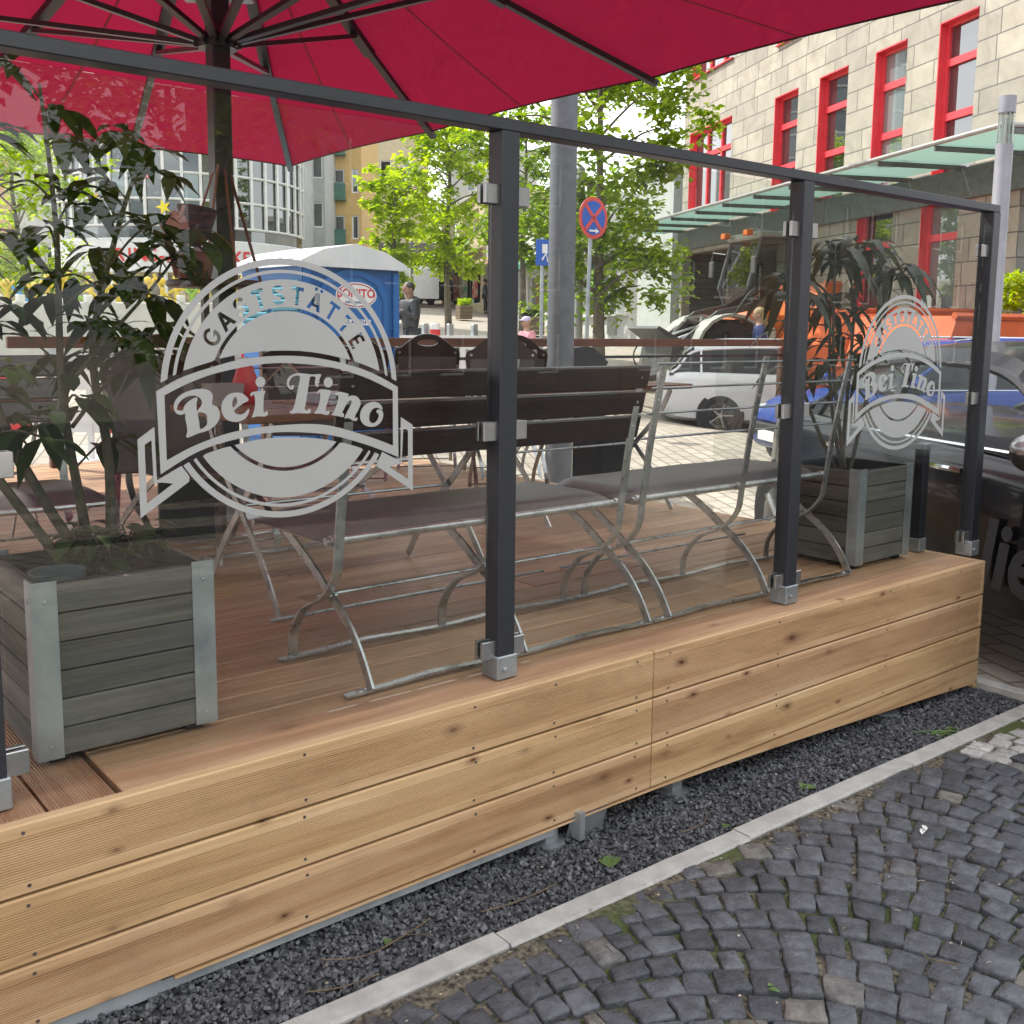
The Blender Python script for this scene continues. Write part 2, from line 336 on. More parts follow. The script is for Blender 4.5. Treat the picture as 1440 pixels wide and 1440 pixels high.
# ================================================================== GROUND
def make_ground():
    m, nt, b = nodes_of('plaza_setts'); N = nt.nodes.new; L = nt.links.new
    tc = N('ShaderNodeTexCoord'); mp = N('ShaderNodeMapping'); mp.inputs['Rotation'].default_value = (0, 0, radians(-64)); L(tc.outputs['Object'], mp.inputs[0])
    br = N('ShaderNodeTexBrick'); br.inputs['Scale'].default_value = 1; br.inputs['Brick Width'].default_value = .30; br.inputs['Row Height'].default_value = .16; br.inputs['Mortar Size'].default_value = .012
    br.inputs['Color1'].default_value = (.34, .29, .24, 1); br.inputs['Color2'].default_value = (.42, .37, .31, 1); br.inputs['Mortar'].default_value = (.20, .17, .14, 1); br.inputs['Bias'].default_value = 0
    L(mp.outputs[0], br.inputs['Vector'])
    nz = N('ShaderNodeTexNoise'); nz.inputs['Scale'].default_value = .35; nz.inputs['Detail'].default_value = 8; L(tc.outputs['Object'], nz.inputs['Vector'])
    hs = N('ShaderNodeHueSaturation'); mr = N('ShaderNodeMapRange'); mr.inputs[3].default_value = .7; mr.inputs[4].default_value = 1.25; L(nz.outputs[0], mr.inputs[0]); L(mr.outputs[0], hs.inputs['Value']); L(br.outputs[0], hs.inputs['Color'])
    L(hs.outputs[0], b.inputs['Base Color']); b.inputs['Roughness'].default_value = .85
    bp = N('ShaderNodeBump'); bp.inputs['Distance'].default_value = .02; bp.inputs['Strength'].default_value = .6; bp.invert = True; L(br.outputs['Fac'], bp.inputs['Height']); L(bp.outputs[0], b.inputs['Normal'])
    n = 150; k = 4.2; A = 260
    ax = [A * math.sinh(k * (2 * i / n - 1)) / math.sinh(k) for i in range(n + 1)]
    mb = MB(); mb.add([(x + 2, y + 4, hg(x + 2, y + 4) - .03) for y in ax for x in ax], [(j * (n + 1) + i, j * (n + 1) + i + 1, (j + 1) * (n + 1) + i + 1, (j + 1) * (n + 1) + i) for j in range(n) for i in range(n)])
    tag(mb.build('ground', m, smooth=True), kind='structure')
make_ground()
g = MB(); nx, ny = 60, 14
g.add([(-30 + 110 * i / nx, -24 + 20.8 * j / ny, hg(-30 + 110 * i / nx, -24 + 20.8 * j / ny) - .024) for j in range(ny + 1) for i in range(nx + 1)], [(j * (nx + 1) + i, j * (nx + 1) + i + 1, (j + 1) * (nx + 1) + i + 1, (j + 1) * (nx + 1) + i) for j in range(ny) for i in range(nx)])
tag(g.build('road', pm('unseen_asphalt', (.045, .045, .047), (.065, .065, .067), 4, .85, 0, .4, 120), smooth=True), kind='structure')  # dark strip added behind the viewer to dim what the panes reflect

def make_cobbles():
    m, nt, b = nodes_of('basalt_setts'); N = nt.nodes.new; L = nt.links.new
    tc = N('ShaderNodeTexCoord'); gi = N('ShaderNodeNewGeometry')
    cr = N('ShaderNodeValToRGB'); e = cr.color_ramp.elements; e[0].color = (.055, .059, .068, 1); e[1].color = (.112, .118, .132, 1); e[1].position = .95
    q = e.new(.975); q.color = (.16, .15, .13, 1)
    L(gi.outputs['Random Per Island'], cr.inputs[0])
    nz = N('ShaderNodeTexNoise'); nz.inputs['Scale'].default_value = 22; nz.inputs['Detail'].default_value = 8; nz.inputs['Roughness'].default_value = .65; L(tc.outputs['Object'], nz.inputs['Vector'])
    nz3 = N('ShaderNodeTexNoise'); nz3.inputs['Scale'].default_value = 120; nz3.inputs['Detail'].default_value = 4; L(tc.outputs['Object'], nz3.inputs['Vector'])
    hs = N('ShaderNodeHueSaturation'); mr = N('ShaderNodeMapRange'); mr.inputs[1].default_value = .3; mr.inputs[2].default_value = .7; mr.inputs[3].default_value = .55; mr.inputs[4].default_value = 1.55; L(nz.outputs[0], mr.inputs[0]); L(mr.outputs[0], hs.inputs['Value']); L(cr.outputs[0], hs.inputs['Color'])
    # pale scuffs
    sr = N('ShaderNodeValToRGB'); s_ = sr.color_ramp.elements; s_[0].position = .64; s_[1].position = .78; s_[0].color = (0, 0, 0, 1); s_[1].color = (.5, .5, .5, 1); L(nz3.outputs[0], sr.inputs[0])
    mx = N('ShaderNodeMix'); mx.data_type = 'RGBA'; mx.inputs[7].default_value = (.20, .195, .18, 1); L(sr.outputs[0], mx.inputs[0]); L(hs.outputs[0], mx.inputs[6]); L(mx.outputs[2], b.inputs['Base Color'])
    b.inputs['Roughness'].default_value = .56; setspec(b, .5)
    ma = N('ShaderNodeMath'); ma.operation = 'MULTIPLY_ADD'; ma.inputs[1].default_value = .4; L(nz3.outputs[0], ma.inputs[0]); L(nz.outputs[0], ma.inputs[2])
    bp = N('ShaderNodeBump'); bp.inputs['Strength'].default_value = .75; bp.inputs['Distance'].default_value = .012; L(ma.outputs[0], bp.inputs['Height']); L(bp.outputs[0], b.inputs['Normal'])
    gran = pm('granite_setts', (.30, .29, .28), (.48, .47, .45), 40, .8, 0, .5, 90, island=.15)
    rnd = random.Random(3); mb = MB()
    a0 = radians(29); d = Vector((cos(a0), sin(a0))); e1 = Vector((-sin(a0), cos(a0)))
    R = .86; Wd = 1.28; p = .104
    def stone(cx, cy, t, nn, a, bb):
        cor = [(-a, -bb), (a, -bb), (a, bb), (-a, bb)]
        pts = []
        for i in range(4):
            u, v = cor[i]; u += rnd.uniform(-.0085, .0085); v += rnd.uniform(-.0085, .0085); cor[i] = (u, v)
        for i in range(4):
            (u, v), (u2, v2), (u0, v0) = cor[i], cor[(i + 1) % 4], cor[i - 1]
            k = .075; pts += [(u + (u0 - u) * k, v + (v0 - v) * k), (u + (u2 - u) * k, v + (v2 - v) * k)]
            mxp = (u + u2) / 2 * rnd.uniform(.93, 1.05), (v + v2) / 2 * rnd.uniform(.93, 1.05); pts.append(mxp)
        zt = rnd.uniform(-.006, .004); tu, tv = rnd.uniform(-.06, .06), rnd.uniform(-.06, .06)
        def P(u, v, z):
            q = t * u + nn * v; x, y = cx + q.x, cy + q.y; return (x, y, hg(x, y) + z + zt + u * tu + v * tv)
        n = len(pts); vs = []
        for s_, z in ((1.0, -.045), (1.0, -.008), (.978, -.0028), (.92, 0)):
            for (u, v) in pts: vs.append(P(u * s_, v * s_, z + (rnd.uniform(-.0025, .0025) if s_ < 1 else 0)))
        for (u, v) in pts[::2]: vs.append(P(u * .45, v * .45, .0015 + rnd.uniform(-.004, .004)))
        fs = [[r * n + i, r * n + (i + 1) % n, (r + 1) * n + (i + 1) % n, (r + 1) * n + i] for r in range(3) for i in range(n)]
        h = n // 2; o3 = 3 * n; o4 = 4 * n
        for i in range(h):
            fs.append([o3 + 2 * i, o3 + 2 * i + 1, o3 + (2 * i + 2) % n, o4 + (i + 1) % h, o4 + i])
        fs.append([o4 + i for i in range(h)])
        mb.add([(a_, min(b_, 1.919), c_) for a_, b_, c_ in vs], fs)
    for st in range(-3, 4):
        for k in range(-6, 76):
            th_max = math.asin(Wd / 2 / R); nst = int(2 * th_max * R / .087); off = rnd.uniform(-.5, .5)
            bnd = [-th_max + (i + off * (0 < i < nst)) * 2 * th_max / nst + rnd.uniform(-.012, .012) for i in range(nst + 1)]
            for j in range(nst):
                th = (bnd[j] + bnd[j + 1]) / 2; u = R * sin(th) + st * Wd; v = R * cos(th) - R + k * p + (.05 if st % 2 else 0)
                c = d * v - e1 * (-u); c = d * v + e1 * u
                if not (-.9 < c.x < 5.3 and -1.6 < c.y < 1.905): continue
                if c.x * .629 + c.y * .777 < .75: continue
                nn = (d * cos(th) + e1 * sin(th)); t = (-d * sin(th) + e1 * cos(th))
                mb.cur = 1 if (c.x > 3.85 and c.y > 1.62 and c.y > 1.62 + (4.6 - c.x) * .2) else 0
                stone(c.x, c.y, t, nn, (bnd[j + 1] - bnd[j]) * R / 2 - .0042, p * cos(th) / 2 - .0042)
    o = mb.build('cobbled_pavement', [m, gran], smooth=True, ang=60); tag(o, kind='structure')
    # sandy, mossy joints
    m2, nt, b = nodes_of('joint_sand'); N = nt.nodes.new; L = nt.links.new
    tc = N('ShaderNodeTexCoord'); n1 = N('ShaderNodeTexNoise'); n1.inputs['Scale'].default_value = 60; n1.inputs['Detail'].default_value = 6; L(tc.outputs['Object'], n1.inputs['Vector'])
    cr = N('ShaderNodeValToRGB'); e = cr.color_ramp.elements; e[0].position = .35; e[0].color = (.022, .019, .015, 1); e[1].position = .70; e[1].color = (.22, .19, .14, 1); L(n1.outputs[0], cr.inputs[0])
    n2 = N('ShaderNodeTexNoise'); n2.inputs['Scale'].default_value = 1.9; n2.inputs['Detail'].default_value = 6; L(tc.outputs['Object'], n2.inputs['Vector'])
    c2 = N('ShaderNodeValToRGB'); e = c2.color_ramp.elements; e[0].position = .47; e[0].color = (0, 0, 0, 1); e[1].position = .60; e[1].color = (.85, .85, .85, 1); L(n2.outputs[0], c2.inputs[0])
    mx = N('ShaderNodeMix'); mx.data_type = 'RGBA'; mx.inputs[7].default_value = (.065, .09, .02, 1); L(c2.outputs[0], mx.inputs[0]); L(cr.outputs[0], mx.inputs[6]); L(mx.outputs[2], b.inputs['Base Color']); b.inputs['Roughness'].default_value = .95
    bp = N('ShaderNodeBump'); bp.inputs['Distance'].default_value = .01; L(n1.outputs[0], bp.inputs['Height']); L(bp.outputs[0], b.inputs['Normal'])
    g = MB(); nx, ny = 160, 100
    g.add([(-1.2 + 6.6 * i / nx, -1.7 + 3.62 * j / ny, hg(-1.2 + 6.6 * i / nx, 0) - .0165 + .013 * max(0, min(1, (-1.7 + 3.62 * j / ny - 1.80) / .09)) + .007 * noise.noise((i * .9, j * .9, 1))) for j in range(ny + 1) for i in range(nx + 1)], [(j * (nx + 1) + i, j * (nx + 1) + i + 1, (j + 1) * (nx + 1) + i + 1, (j + 1) * (nx + 1) + i) for j in range(ny) for i in range(nx)])
    tag(g.build('pavement_joints', m2, smooth=True), kind='structure')
    # moss and grass tufts growing in the joints
    gm = leafmat('joint_grass', (.03, .07, .01), (.10, .15, .03), .3); t = MB()
    for _ in range(2200):
        x, y = rnd.uniform(.6, 4.6), rnd.uniform(-.2, 1.85)
        if noise.noise((x * 1.7, y * 1.7, 5)) < (.02 if x > 2 else .16): continue
        # keep to the gaps: nearest sett centre must be far
        for q in range(7):
            ang = rnd.uniform(0, 2 * pi); h = rnd.uniform(.006, .02); bx, by = x + rnd.uniform(-.016, .016), y + rnd.uniform(-.016, .016); z = hg(bx, by) - .014
            dx, dy = cos(ang), sin(ang); w = .0018
            t.add([(bx - dy * w, by + dx * w, z), (bx + dy * w, by - dx * w, z), (bx + dx * h * .5, by + dy * h * .5, z + h)], [(0, 1, 2)])
    tag(t.build('joint_weeds', gm), kind='stuff')
make_cobbles()

def make_kerb():
    mb = MB(); x = -1.4; rnd = random.Random(5)
    while x < 4.78:
        L_ = .998; x1 = min(x + L_, 4.8); n = 12; dy = rnd.uniform(-.003, .003); dz = rnd.uniform(-.002, .003)
        prof = [(1.925, -.12), (1.925, -.004), (1.931, .003), (1.996, .003), (2.002, -.004), (2.002, -.12)]
        vs = []; fs = []
        for i in range(n + 1):
            xx = x + .003 + (x1 - x - .006) * i / n
            for (y, z) in prof: vs.append((xx, y + dy + .0022 * noise.noise((xx * 9, y * 40, z * 9)), hg(xx, 2) + z + dz + .0012 * noise.noise((xx * 14, y * 30, 3))))
        k = len(prof)
        for i in range(n):
            for j in range(k): fs.append([i * k + j, (i + 1) * k + j, (i + 1) * k + (j + 1) % k, i * k + (j + 1) % k])
        fs += [list(range(k)), [n * k + j for j in range(k - 1, -1, -1)]]
        mb.add(vs, fs); x = x1
    mb.box((4.83, 2.15, hg(4.8, 2) - .055), (.07, .55, .12), ch=.005)
    tag(mb.build('kerb', M['concrete'], smooth=True, ang=35), kind='structure')
make_kerb()

def gz(x, y):
    return hg(x, y) - .026 + .024 * max(0, min(1, (y - 2.0) / .3)) * max(0.25, min(1, (4 - x) / 3)) + .007 * noise.noise((x * 4, y * 4, 0))
def make_gravel():
    gm = pm('basalt_chippings', (.042, .046, .053), (.135, .14, .152), 40, .6, 0, .4, 200, island=.55)
    rnd = random.Random(11); mb = MB()
    base = [(-1, -1, -1), (1, -1, -1), (1, 1, -1), (-1, 1, -1), (-1, -1, 1), (1, -1, 1), (1, 1, 1), (-1, 1, 1)]
    fs = [(0, 3, 2, 1), (4, 5, 6, 7), (0, 1, 5, 4), (1, 2, 6, 5), (2, 3, 7, 6), (3, 0, 4, 7)]
    for _ in range(27000):
        x = rnd.uniform(.1, 4.72); y = rnd.uniform(2.008, 2.55) if rnd.random() < .93 else rnd.uniform(2.5, 2.9)
        r = rnd.uniform(.0045, .0080) * (1.35 if rnd.random() < .12 else 1)
        rot = Matrix.Rotation(rnd.uniform(0, 6.28), 3, 'Z') @ Matrix.Rotation(rnd.uniform(-.9, .9), 3, 'X') @ Matrix.Rotation(rnd.uniform(-.9, .9), 3, 'Y')
        c = Vector((x, y, gz(x, y) + rnd.uniform(.002, .014))); sx, sy, sz = r * rnd.uniform(.8, 1.35), r * rnd.uniform(.6, 1.0), r * rnd.uniform(.45, .8)
        mb.add([c + rot @ Vector((px * sx * rnd.uniform(.45, 1.05), py * sy * rnd.uniform(.45, 1.05), pz * sz * rnd.uniform(.6, 1.05))) for px, py, pz in base], fs)
    # the bed they lie on
    nx, ny = 90, 12
    mb.add([(-1.4 + 6.17 * i / nx, 2.003 + .95 * j / ny, gz(-1.4 + 6.17 * i / nx, 2.003 + .95 * j / ny)) for j in range(ny + 1) for i in range(nx + 1)], [(j * (nx + 1) + i, j * (nx + 1) + i + 1, (j + 1) * (nx + 1) + i + 1, (j + 1) * (nx + 1) + i) for j in range(ny) for i in range(nx)])
    tag(mb.build('gravel', gm), kind='stuff')
make_gravel()

def leaf_mesh(mb, base, dirv, up, L_, w, droop=.3, fold=.25, n=4):
    """one pointed leaf blade made of two rows of faces"""
    d = Vector(dirv).normalized(); sd_ = d.cross(Vector(up)); sd_ = sd_.normalized() if sd_.length > 1e-3 else Vector((1, 0, 0)); nn = sd_.cross(d)
    vs = []; p = Vector(base)
    for i in range(n + 1):
        t = i / n; ww = w * (sin(pi * min(1, t * .94 + .03)) ** .8) * (1 - .35 * t) if 0 < i < n else w * .03
        q = p + d * (L_ * t) - Vector((0, 0, 1)) * (droop * L_ * t * t)
        vs += [q - sd_ * ww + nn * ww * fold, q, q + sd_ * ww + nn * ww * fold]
    fs = []
    for i in range(n): a = 3 * i; fs += [(a, a + 1, a + 4, a + 3), (a + 1, a + 2, a + 5, a + 4)]
    mb.add(vs, fs)
def litter():
    rnd = random.Random(2)
    lm = leafmat('fallen_leaf_green', (.10, .17, .05), (.16, .24, .09), .25)
    def onpt(x, y): return gz(x, y) + .014 if y > 2.003 else hg(x, y) + .006
    for i, (x, y, L_, lab) in enumerate(((2.09, 2.07, .095, 'pale green crumpled leaf lying on the dark gravel under the deck corner bracket'), (3.07, 2.07, .075, 'dark green leaf with a long stalk lying on the gravel right of the metal foot'),
                                         (2.60, 2.04, .04, 'small green leaf lying near the kerb left of the stalked leaf'), (1.34, 2.13, .035, 'small yellow green leaf scrap on the gravel near the twigs'), (1.98, 1.40, .03, 'small green leaf standing in a joint of the cobbles'))):
        mb = MB(); a = rnd.uniform(0, 6.28)
        if i < 3: a = (.5, -.5, .2)[i]
        leaf_mesh(mb, (0, 0, 0), (cos(a), sin(a), .18), (0, 0, 1), L_, L_ * .33, .25, .3, 6); leaf_mesh(mb, (0.004, .004, .003), (cos(a + .7), sin(a + .7), .25), (0, 0, 1), L_ * .6, L_ * .25, .3, .4, 5)
        o = mb.build('fallen_leaf', lm, smooth=True); o.location = (x, y, onpt(x, y)); tag(o, lab, 'leaf', 'leaves fallen on the ground')
    mb = MB()
    for k in range(9):
        a = rnd.uniform(-.5, .5) + (pi if k % 2 else 0) ; leaf_mesh(mb, (rnd.uniform(-.06, .08), rnd.uniform(-.02, .02), .004), (cos(a), sin(a), .3), (0, 0, 1), rnd.uniform(.05, .09), .012, .5, .3, 5)
    mb.tube([(-.1, .01, .006), (0, 0, .01), (.1, -.02, .006)], .003, 5)
    o = mb.build('fallen_sprig', lm, smooth=True); o.location = (4.02, 2.06, onpt(4.02, 2.06)); o.rotation_euler = (0, 0, -.5); tag(o, 'wilted green sprig of narrow leaves lying on the gravel at the far kerb end', 'leaf')
    tw = [(((1.17, 2.16), (1.27, 2.12), (1.40, 2.13), (1.50, 2.16)), 'long thin forked dry twig lying on the gravel before the steel beam'), (((1.08, 2.07), (1.16, 2.045), (1.26, 2.035)), 'brown bent stick lying on the gravel against the kerb'),
          (((1.63, 2.10), (1.75, 2.085), (1.9, 2.09)), 'thin pale straw lying across the gravel under the deck joint'), (((2.62, 2.13), (2.55, 2.09), (2.44, 2.09)), 'curved dry root end beside the metal foot'),
          (((1.86, 1.37), (1.845, 1.33)), 'short beige cigarette end shaped twig on the cobbles'), (((2.45, 1.16), (2.42, 1.22), (2.43, 1.25)), 'bent brown twig on the cobbles at the right edge'), (((3.02, 1.40), (3.06, 1.44)), 'small pale wood chip on the cobbles'), (((2.95, 1.05), (3.02, 1.08), (3.15, 1.08)), 'straight thin twig on the cobbles at the lower right')]
    for pts, lab in tw:
        c = pts[0]; mb = MB(); P = [(x - c[0], y - c[1], onpt(x, y) - onpt(*c) + (.002 if j % 2 else .006)) for j, (x, y) in enumerate(pts)]
        mb.tube(smooth_pts(P, 4, False) if len(P) > 2 else P, .0022, 5)
        if 'forked' in lab: mb.tube([P[2], (P[2][0] + .06, P[2][1] - .05, .004)], .0013, 5)
        o = mb.build('dry_twig', M['twig']); o.location = (c[0], c[1], onpt(*c)); tag(o, lab, 'twig', 'twigs lying on the ground')
    mb = MB(); leaf_mesh(mb, (0, 0, 0), (1, .4, .1), (0, 0, 1), .05, .011, .1, .4); leaf_mesh(mb, (.03, 0, .004), (.6, 1, .3), (0, 0, 1), .03, .01, .1, .4)
    o = mb.build('paper_scrap', M['white']); o.location = (3.06, 1.60, hg(3.06, 1.6) + .008); tag(o, 'small white scrap lying on the cobbles below the kerb', 'litter')
litter()
def debris():
    rnd = random.Random(17); mb = MB()
    for _ in range(150):
        x = rnd.uniform(.5, 4.6); y = rnd.choice((rnd.uniform(2.01, 2.24), rnd.uniform(1.2, 1.91), rnd.uniform(1.86, 1.93))); z = (gz(x, y) + .016) if y > 2.005 else hg(x, y) + .003
        a = rnd.uniform(0, 6.28); r = rnd.uniform(.002, .0055); mb.add([(x + r * cos(a + k * 1.6) * rnd.uniform(.6, 1.5), y + r * sin(a + k * 1.6) * rnd.uniform(.6, 1.2), z + rnd.uniform(0, .003)) for k in range(4)], [(0, 1, 2, 3)])
    for _ in range(46):
        x = rnd.uniform(.6, 4.6); y = rnd.uniform(.9, 1.92); z = hg(x, y) + .004; a = rnd.uniform(0, 6.28); l = rnd.uniform(.008, .03); mb.tube([(x, y, z), (x + l * .5 * cos(a) , y + l * .5 * sin(a) + .002, z + .002), (x + l * cos(a + .2), y + l * sin(a + .2), z)], rnd.uniform(.0008, .0016), 4)
    tag(mb.build('blossom_debris', pm('dry_debris', (.22, .17, .11), (.50, .46, .38), 60, .9, island=.4)), kind='stuff')
debris()

# ================================================================== DECK
deck = thing('terrace_deck', 'raised wooden restaurant terrace deck clad in new ribbed larch boards', 'deck', (1.75, 5.2, 0))
def ribbed(z0, z1, x0, x1, y=2.25, t=.027):
    """front board with a milled rib profile, extruded along x"""
    m_ = .027; pr = [(y + t, z0), (y + .003, z0), (y, z0 + .003), (y, z0 + m_)]
    k = int(round((z1 - z0 - 2 * m_) / .0057)); pit = (z1 - z0 - 2 * m_) / k if k > 0 else 0
    for i in range(k):
        a = z0 + m_ + i * pit
        pr += [(y + .0040, a + pit * .10), (y + .0040, a + pit * .45), (y, a + pit * .58), (y, a + pit)]
    pr += [(y, z1 - .004), (y + .004, z1), (y + t, z1)]
    mb = MB(); n = len(pr)
    mb.add([(x0, a, b) for a, b in pr] + [(x1, a, b) for a, b in pr], [list(range(n)), list(range(2 * n - 1, n - 1, -1))] + [[i, n + i, n + (i + 1) % n, (i + 1) % n] for i in range(n)])
    return mb
ROWS = ((.3715, .530), (.2125, .3645), (.0545, .2055))
screw = pm('screw_head', (.10, .095, .09), (.2, .19, .18), 50, .4, .7)
for (z0, z1) in ROWS:
    for (x0, x1) in ((-1.6, 2.463), (2.468, 4.70)):
        o = wbuild(ribbed(z0, z1, x0, x1), 'fascia_board', M['fascia'], deck)
        sb = MB()
        for sx in ([-.5, .52, 1.18, 1.72, 2.03, 2.39] if x0 < 0 else [2.54, 3.15, 3.9, 4.5]):
            for sz in (z0 + .018, z1 - .02): sb.lathe([(.0001, 0), (.0042, 0), (.0042, .0016), (.0001, .0012)], 8, (sx + random.uniform(-.006, .006), 2.2502, sz), Matrix.Rotation(pi / 2, 3, 'X'))
        so = wbuild(sb, 'screw_heads', screw, o); tag(so, kind='stuff')
def wedge(x0, x1, zf):
    mb = MB(); n = 16; pr = []
    for i in range(n + 1):
        x = x0 + (x1 - x0) * i / n; zb = zf(x) + .0015 * noise.noise((x * 5, 0, 0)); pr.append((x, zb))
    vs = [(x, 2.25, z) for x, z in pr] + [(x, 2.25, .0475) for x, z in pr] + [(x, 2.277, z) for x, z in pr] + [(x, 2.277, .0475) for x, z in pr]; k = n + 1; fs = []
    for i in range(n):
        fs += [(i, i + 1, k + i + 1, k + i), (2 * k + i + 1, 2 * k + i, 3 * k + i, 3 * k + i + 1), (k + i, k + i + 1, 3 * k + i + 1, 3 * k + i), (i + 1, i, 2 * k + i, 2 * k + i + 1)]
    fs += [(0, k, 3 * k, 2 * k), (n, 2 * k + n, 3 * k + n, k + n)]
    return mb.add(vs, fs)
zw = lambda x: .043 - .105 * max(0, (x - 2.45) / 2.25) ** 1.25
wbuild(wedge(.83, 4.70, lambda x: min(.043, zw(x))), 'base_board', M['fascia'], deck)
# right-hand return of the cladding
for (z0, z1) in ROWS:
    wbuild(MB().box((4.7155, 5.2, (z0 + z1) / 2), (.027, 5.9, z1 - z0), ch=.003), 'end_board', M['fascia'], deck)
wbuild(MB().box((4.7155, 5.2, -.02), (.027, 5.9, .13), ch=.003), 'end_board', M['fascia'], deck)
# substructure
wbuild(MB().box((.35, 2.277, .028), (3.4, .024, .0285)).box((-.4, 2.2765, .032), (2.4, .025, .043)), 'steel_beam', pm('galvanised_beam', (.34, .385, .41), (.50, .545, .57), 9, .45, .3, .05, 40, (1, 1, .3), rvar=.1), deck)
for x, dy in ((2.05, .0), (2.27, .05), (2.66, .02), (4.05, .02)):
    fb = MB(); fb.box((x, 2.305 + dy, -.0), (.05, .05, .14)); fb.lathe([(.06, -.008), (.06, .004), (.02, .012), (.02, .02)], 12, (x, 2.305 + dy, hg(x, 2.3) - .0)); wbuild(fb, 'levelling_foot', M['galv'], deck)
pl = MB(); r = Matrix.Rotation(.5, 3, 'X')
pl.box((2.19, 2.27, .005), (.16, .006, .09), Matrix.Rotation(.28, 3, 'X')); pl.box((2.13, 2.245, .03), (.022, .04, .09)); wbuild(pl, 'corner_bracket', M['galv'], deck)
jb = MB()
for x in (-1.3, -.3, .7, 1.7, 2.7, 3.7, 4.6): jb.box((x, 5.2, .43), (.05, 5.7, .13))
wbuild(jb, 'joists', M['greywood_y'], deck)
# floor
fl = MB(); y = 2.281; first = MB()
rnd = random.Random(8); i = 0
while y < 8.2:
    w = .145; zt = .53 + (.0 if i else -.0006)
    tgt = first if i < 1 else fl
    if i < 1: w = .262
    x0 = .735 if y < 3.1 else -3.2
    cuts = [x0] + ([rnd.uniform(1.5, 3.4)] if i > 0 and rnd.random() < .55 else []) + [4.70]
    for a, b_ in zip(cuts[:-1], cuts[1:]): tgt.box(((a + b_) / 2, y + w / 2, zt - .0135), (b_ - a - .004, w, .027), ch=.003)
    y += w + .0055; i += 1
wbuild(fl, 'floor_boards', M['floor'], deck); wbuild(first, 'edge_board', M['floor_smooth'], deck)
fy = MB(); x = .722
for k in range(12):
    fy.box((x - .0725, 2.281 + .42, .53 - .0135), (.143, .84, .027), ch=.003); x -= .15
wbuild(fy, 'cross_boards', M['floor_y'], deck)

# ================================================================== GLASS WINDSCREEN
GY = 2.37; PX = (.478, 1.905, 3.332, 4.785)
scr = thing('glass_windscreen', 'tall glass windscreen of four dark posts standing along the deck front', 'windscreen', (2.63, GY, .53))
def clamp(x, sgn, z):
    mb = MB(); mb.box((x + sgn * .056, GY - .0135, z), (.052, .013, .056), ch=.002); mb.box((x + sgn * .056, GY + .0135, z), (.052, .013, .056), ch=.002); mb.box((x + sgn * .034, GY, z), (.012, .034, .046)); return mb
for i, x in enumerate(PX):
    po = wbuild(MB().box((x, GY, 1.355), (.065, .065, 1.565), ch=.0025), 'post', M['anthracite'], scr)
    br = MB().box((x, GY, .569), (.078, .078, .072), ch=.003); br.lathe([(.0001, 0), (.008, 0), (.008, .006), (.004, .008), (.0001, .008)], 10, (x - .012, GY - .039, .565), Matrix.Rotation(pi / 2, 3, 'X'))
    wbuild(br, 'base_bracket', M['galv'], po)
    for sg in ((1,) if i == 0 else ((-1,) if i == 3 else (-1, 1))):
        for z in (.625, 1.285, 1.962): wbuild(clamp(x, sg, z), 'clamp', M['steel'], po)
rail = MB().box(((PX[0] + PX[3]) / 2, GY, 2.1545), (PX[3] - PX[0] + .06, .062, .034), ch=.003)
wbuild(rail, 'top_rail', M['anthracite'], scr)
panels = []
for a, b_ in zip(PX[:-1], PX[1:]):
    panels.append(wbuild(MB().box(((a + b_) / 2, GY, 1.337), (b_ - a - .095, .0095, 1.565), ch=.0012), 'glass_panel', M['glass'], scr))
edge = pm('glass_edge_green', (.22, .36, .31), (.28, .42, .36), 3, .2)

# ---- the etched emblem (normalised coordinates, radius about 1)
TOPO = [(-1.066, .019), (-.889, .109), (-.7, .171), (-.383, .248), (-.049, .272), (.255, .253), (.593, .184), (.827, .104), (1.047, -.005)]
TOPI = [(-1.006, -.013), (-.791, .083), (-.527, .159), (-.113, .214), (.351, .18), (.7, .091), (.995, -.037)]
BOTI = [(-1.004, -.498), (-.772, -.397), (-.463, -.313), (-.073, -.282), (.332, -.3), (.725, -.412), (.995, -.513)]
BOTO = [(-1.054, -.6), (-.775, -.456), (-.501, -.382), (-.137, -.337), (.33, -.377), (.723, -.488), (1.051, -.618)]
sm = lambda p, k=6: smooth_pts([(a, b, 0) for a, b in p], k, False)
def interp(curve):
    c = sm(curve)
    def f(x):
        for a, b in zip(c[:-1], c[1:]):
            if a[0] <= x <= b[0]: return a[1] + (b[1] - a[1]) * (x - a[0]) / max(1e-6, b[0] - a[0])
        return c[0][1] if x < c[0][0] else c[-1][1]
    return f
ft, fb_ = interp(TOPO), interp(BOTO)
def seg(r1, r2, upper, gap=.042):
    lim = (lambda x: ft(x) + gap) if upper else (lambda x: fb_(x) - gap)
    ok = lambda r, t: (r * cos(t) > lim(r * sin(t))) if upper else (r * cos(t) < lim(r * sin(t)))
    mid = 0 if upper else pi
    def arc(r):
        res = []
        for k in range(-200, 201):
            t = mid + k * pi / 200 * .75
            if ok(r, t): res.append((r * sin(t), r * cos(t)))
        return res
    o = arc(r2)
    def along(p, q):
        n = 10; return [(p[0] + (q[0] - p[0]) * i / n, lim(p[0] + (q[0] - p[0]) * i / n)) for i in range(1, n)]
    if r1 == 0: return o + along(o[-1], o[0])
    inn = arc(r1)[::-1]
    return o + along(o[-1], inn[0]) + inn + along(inn[-1], o[0])
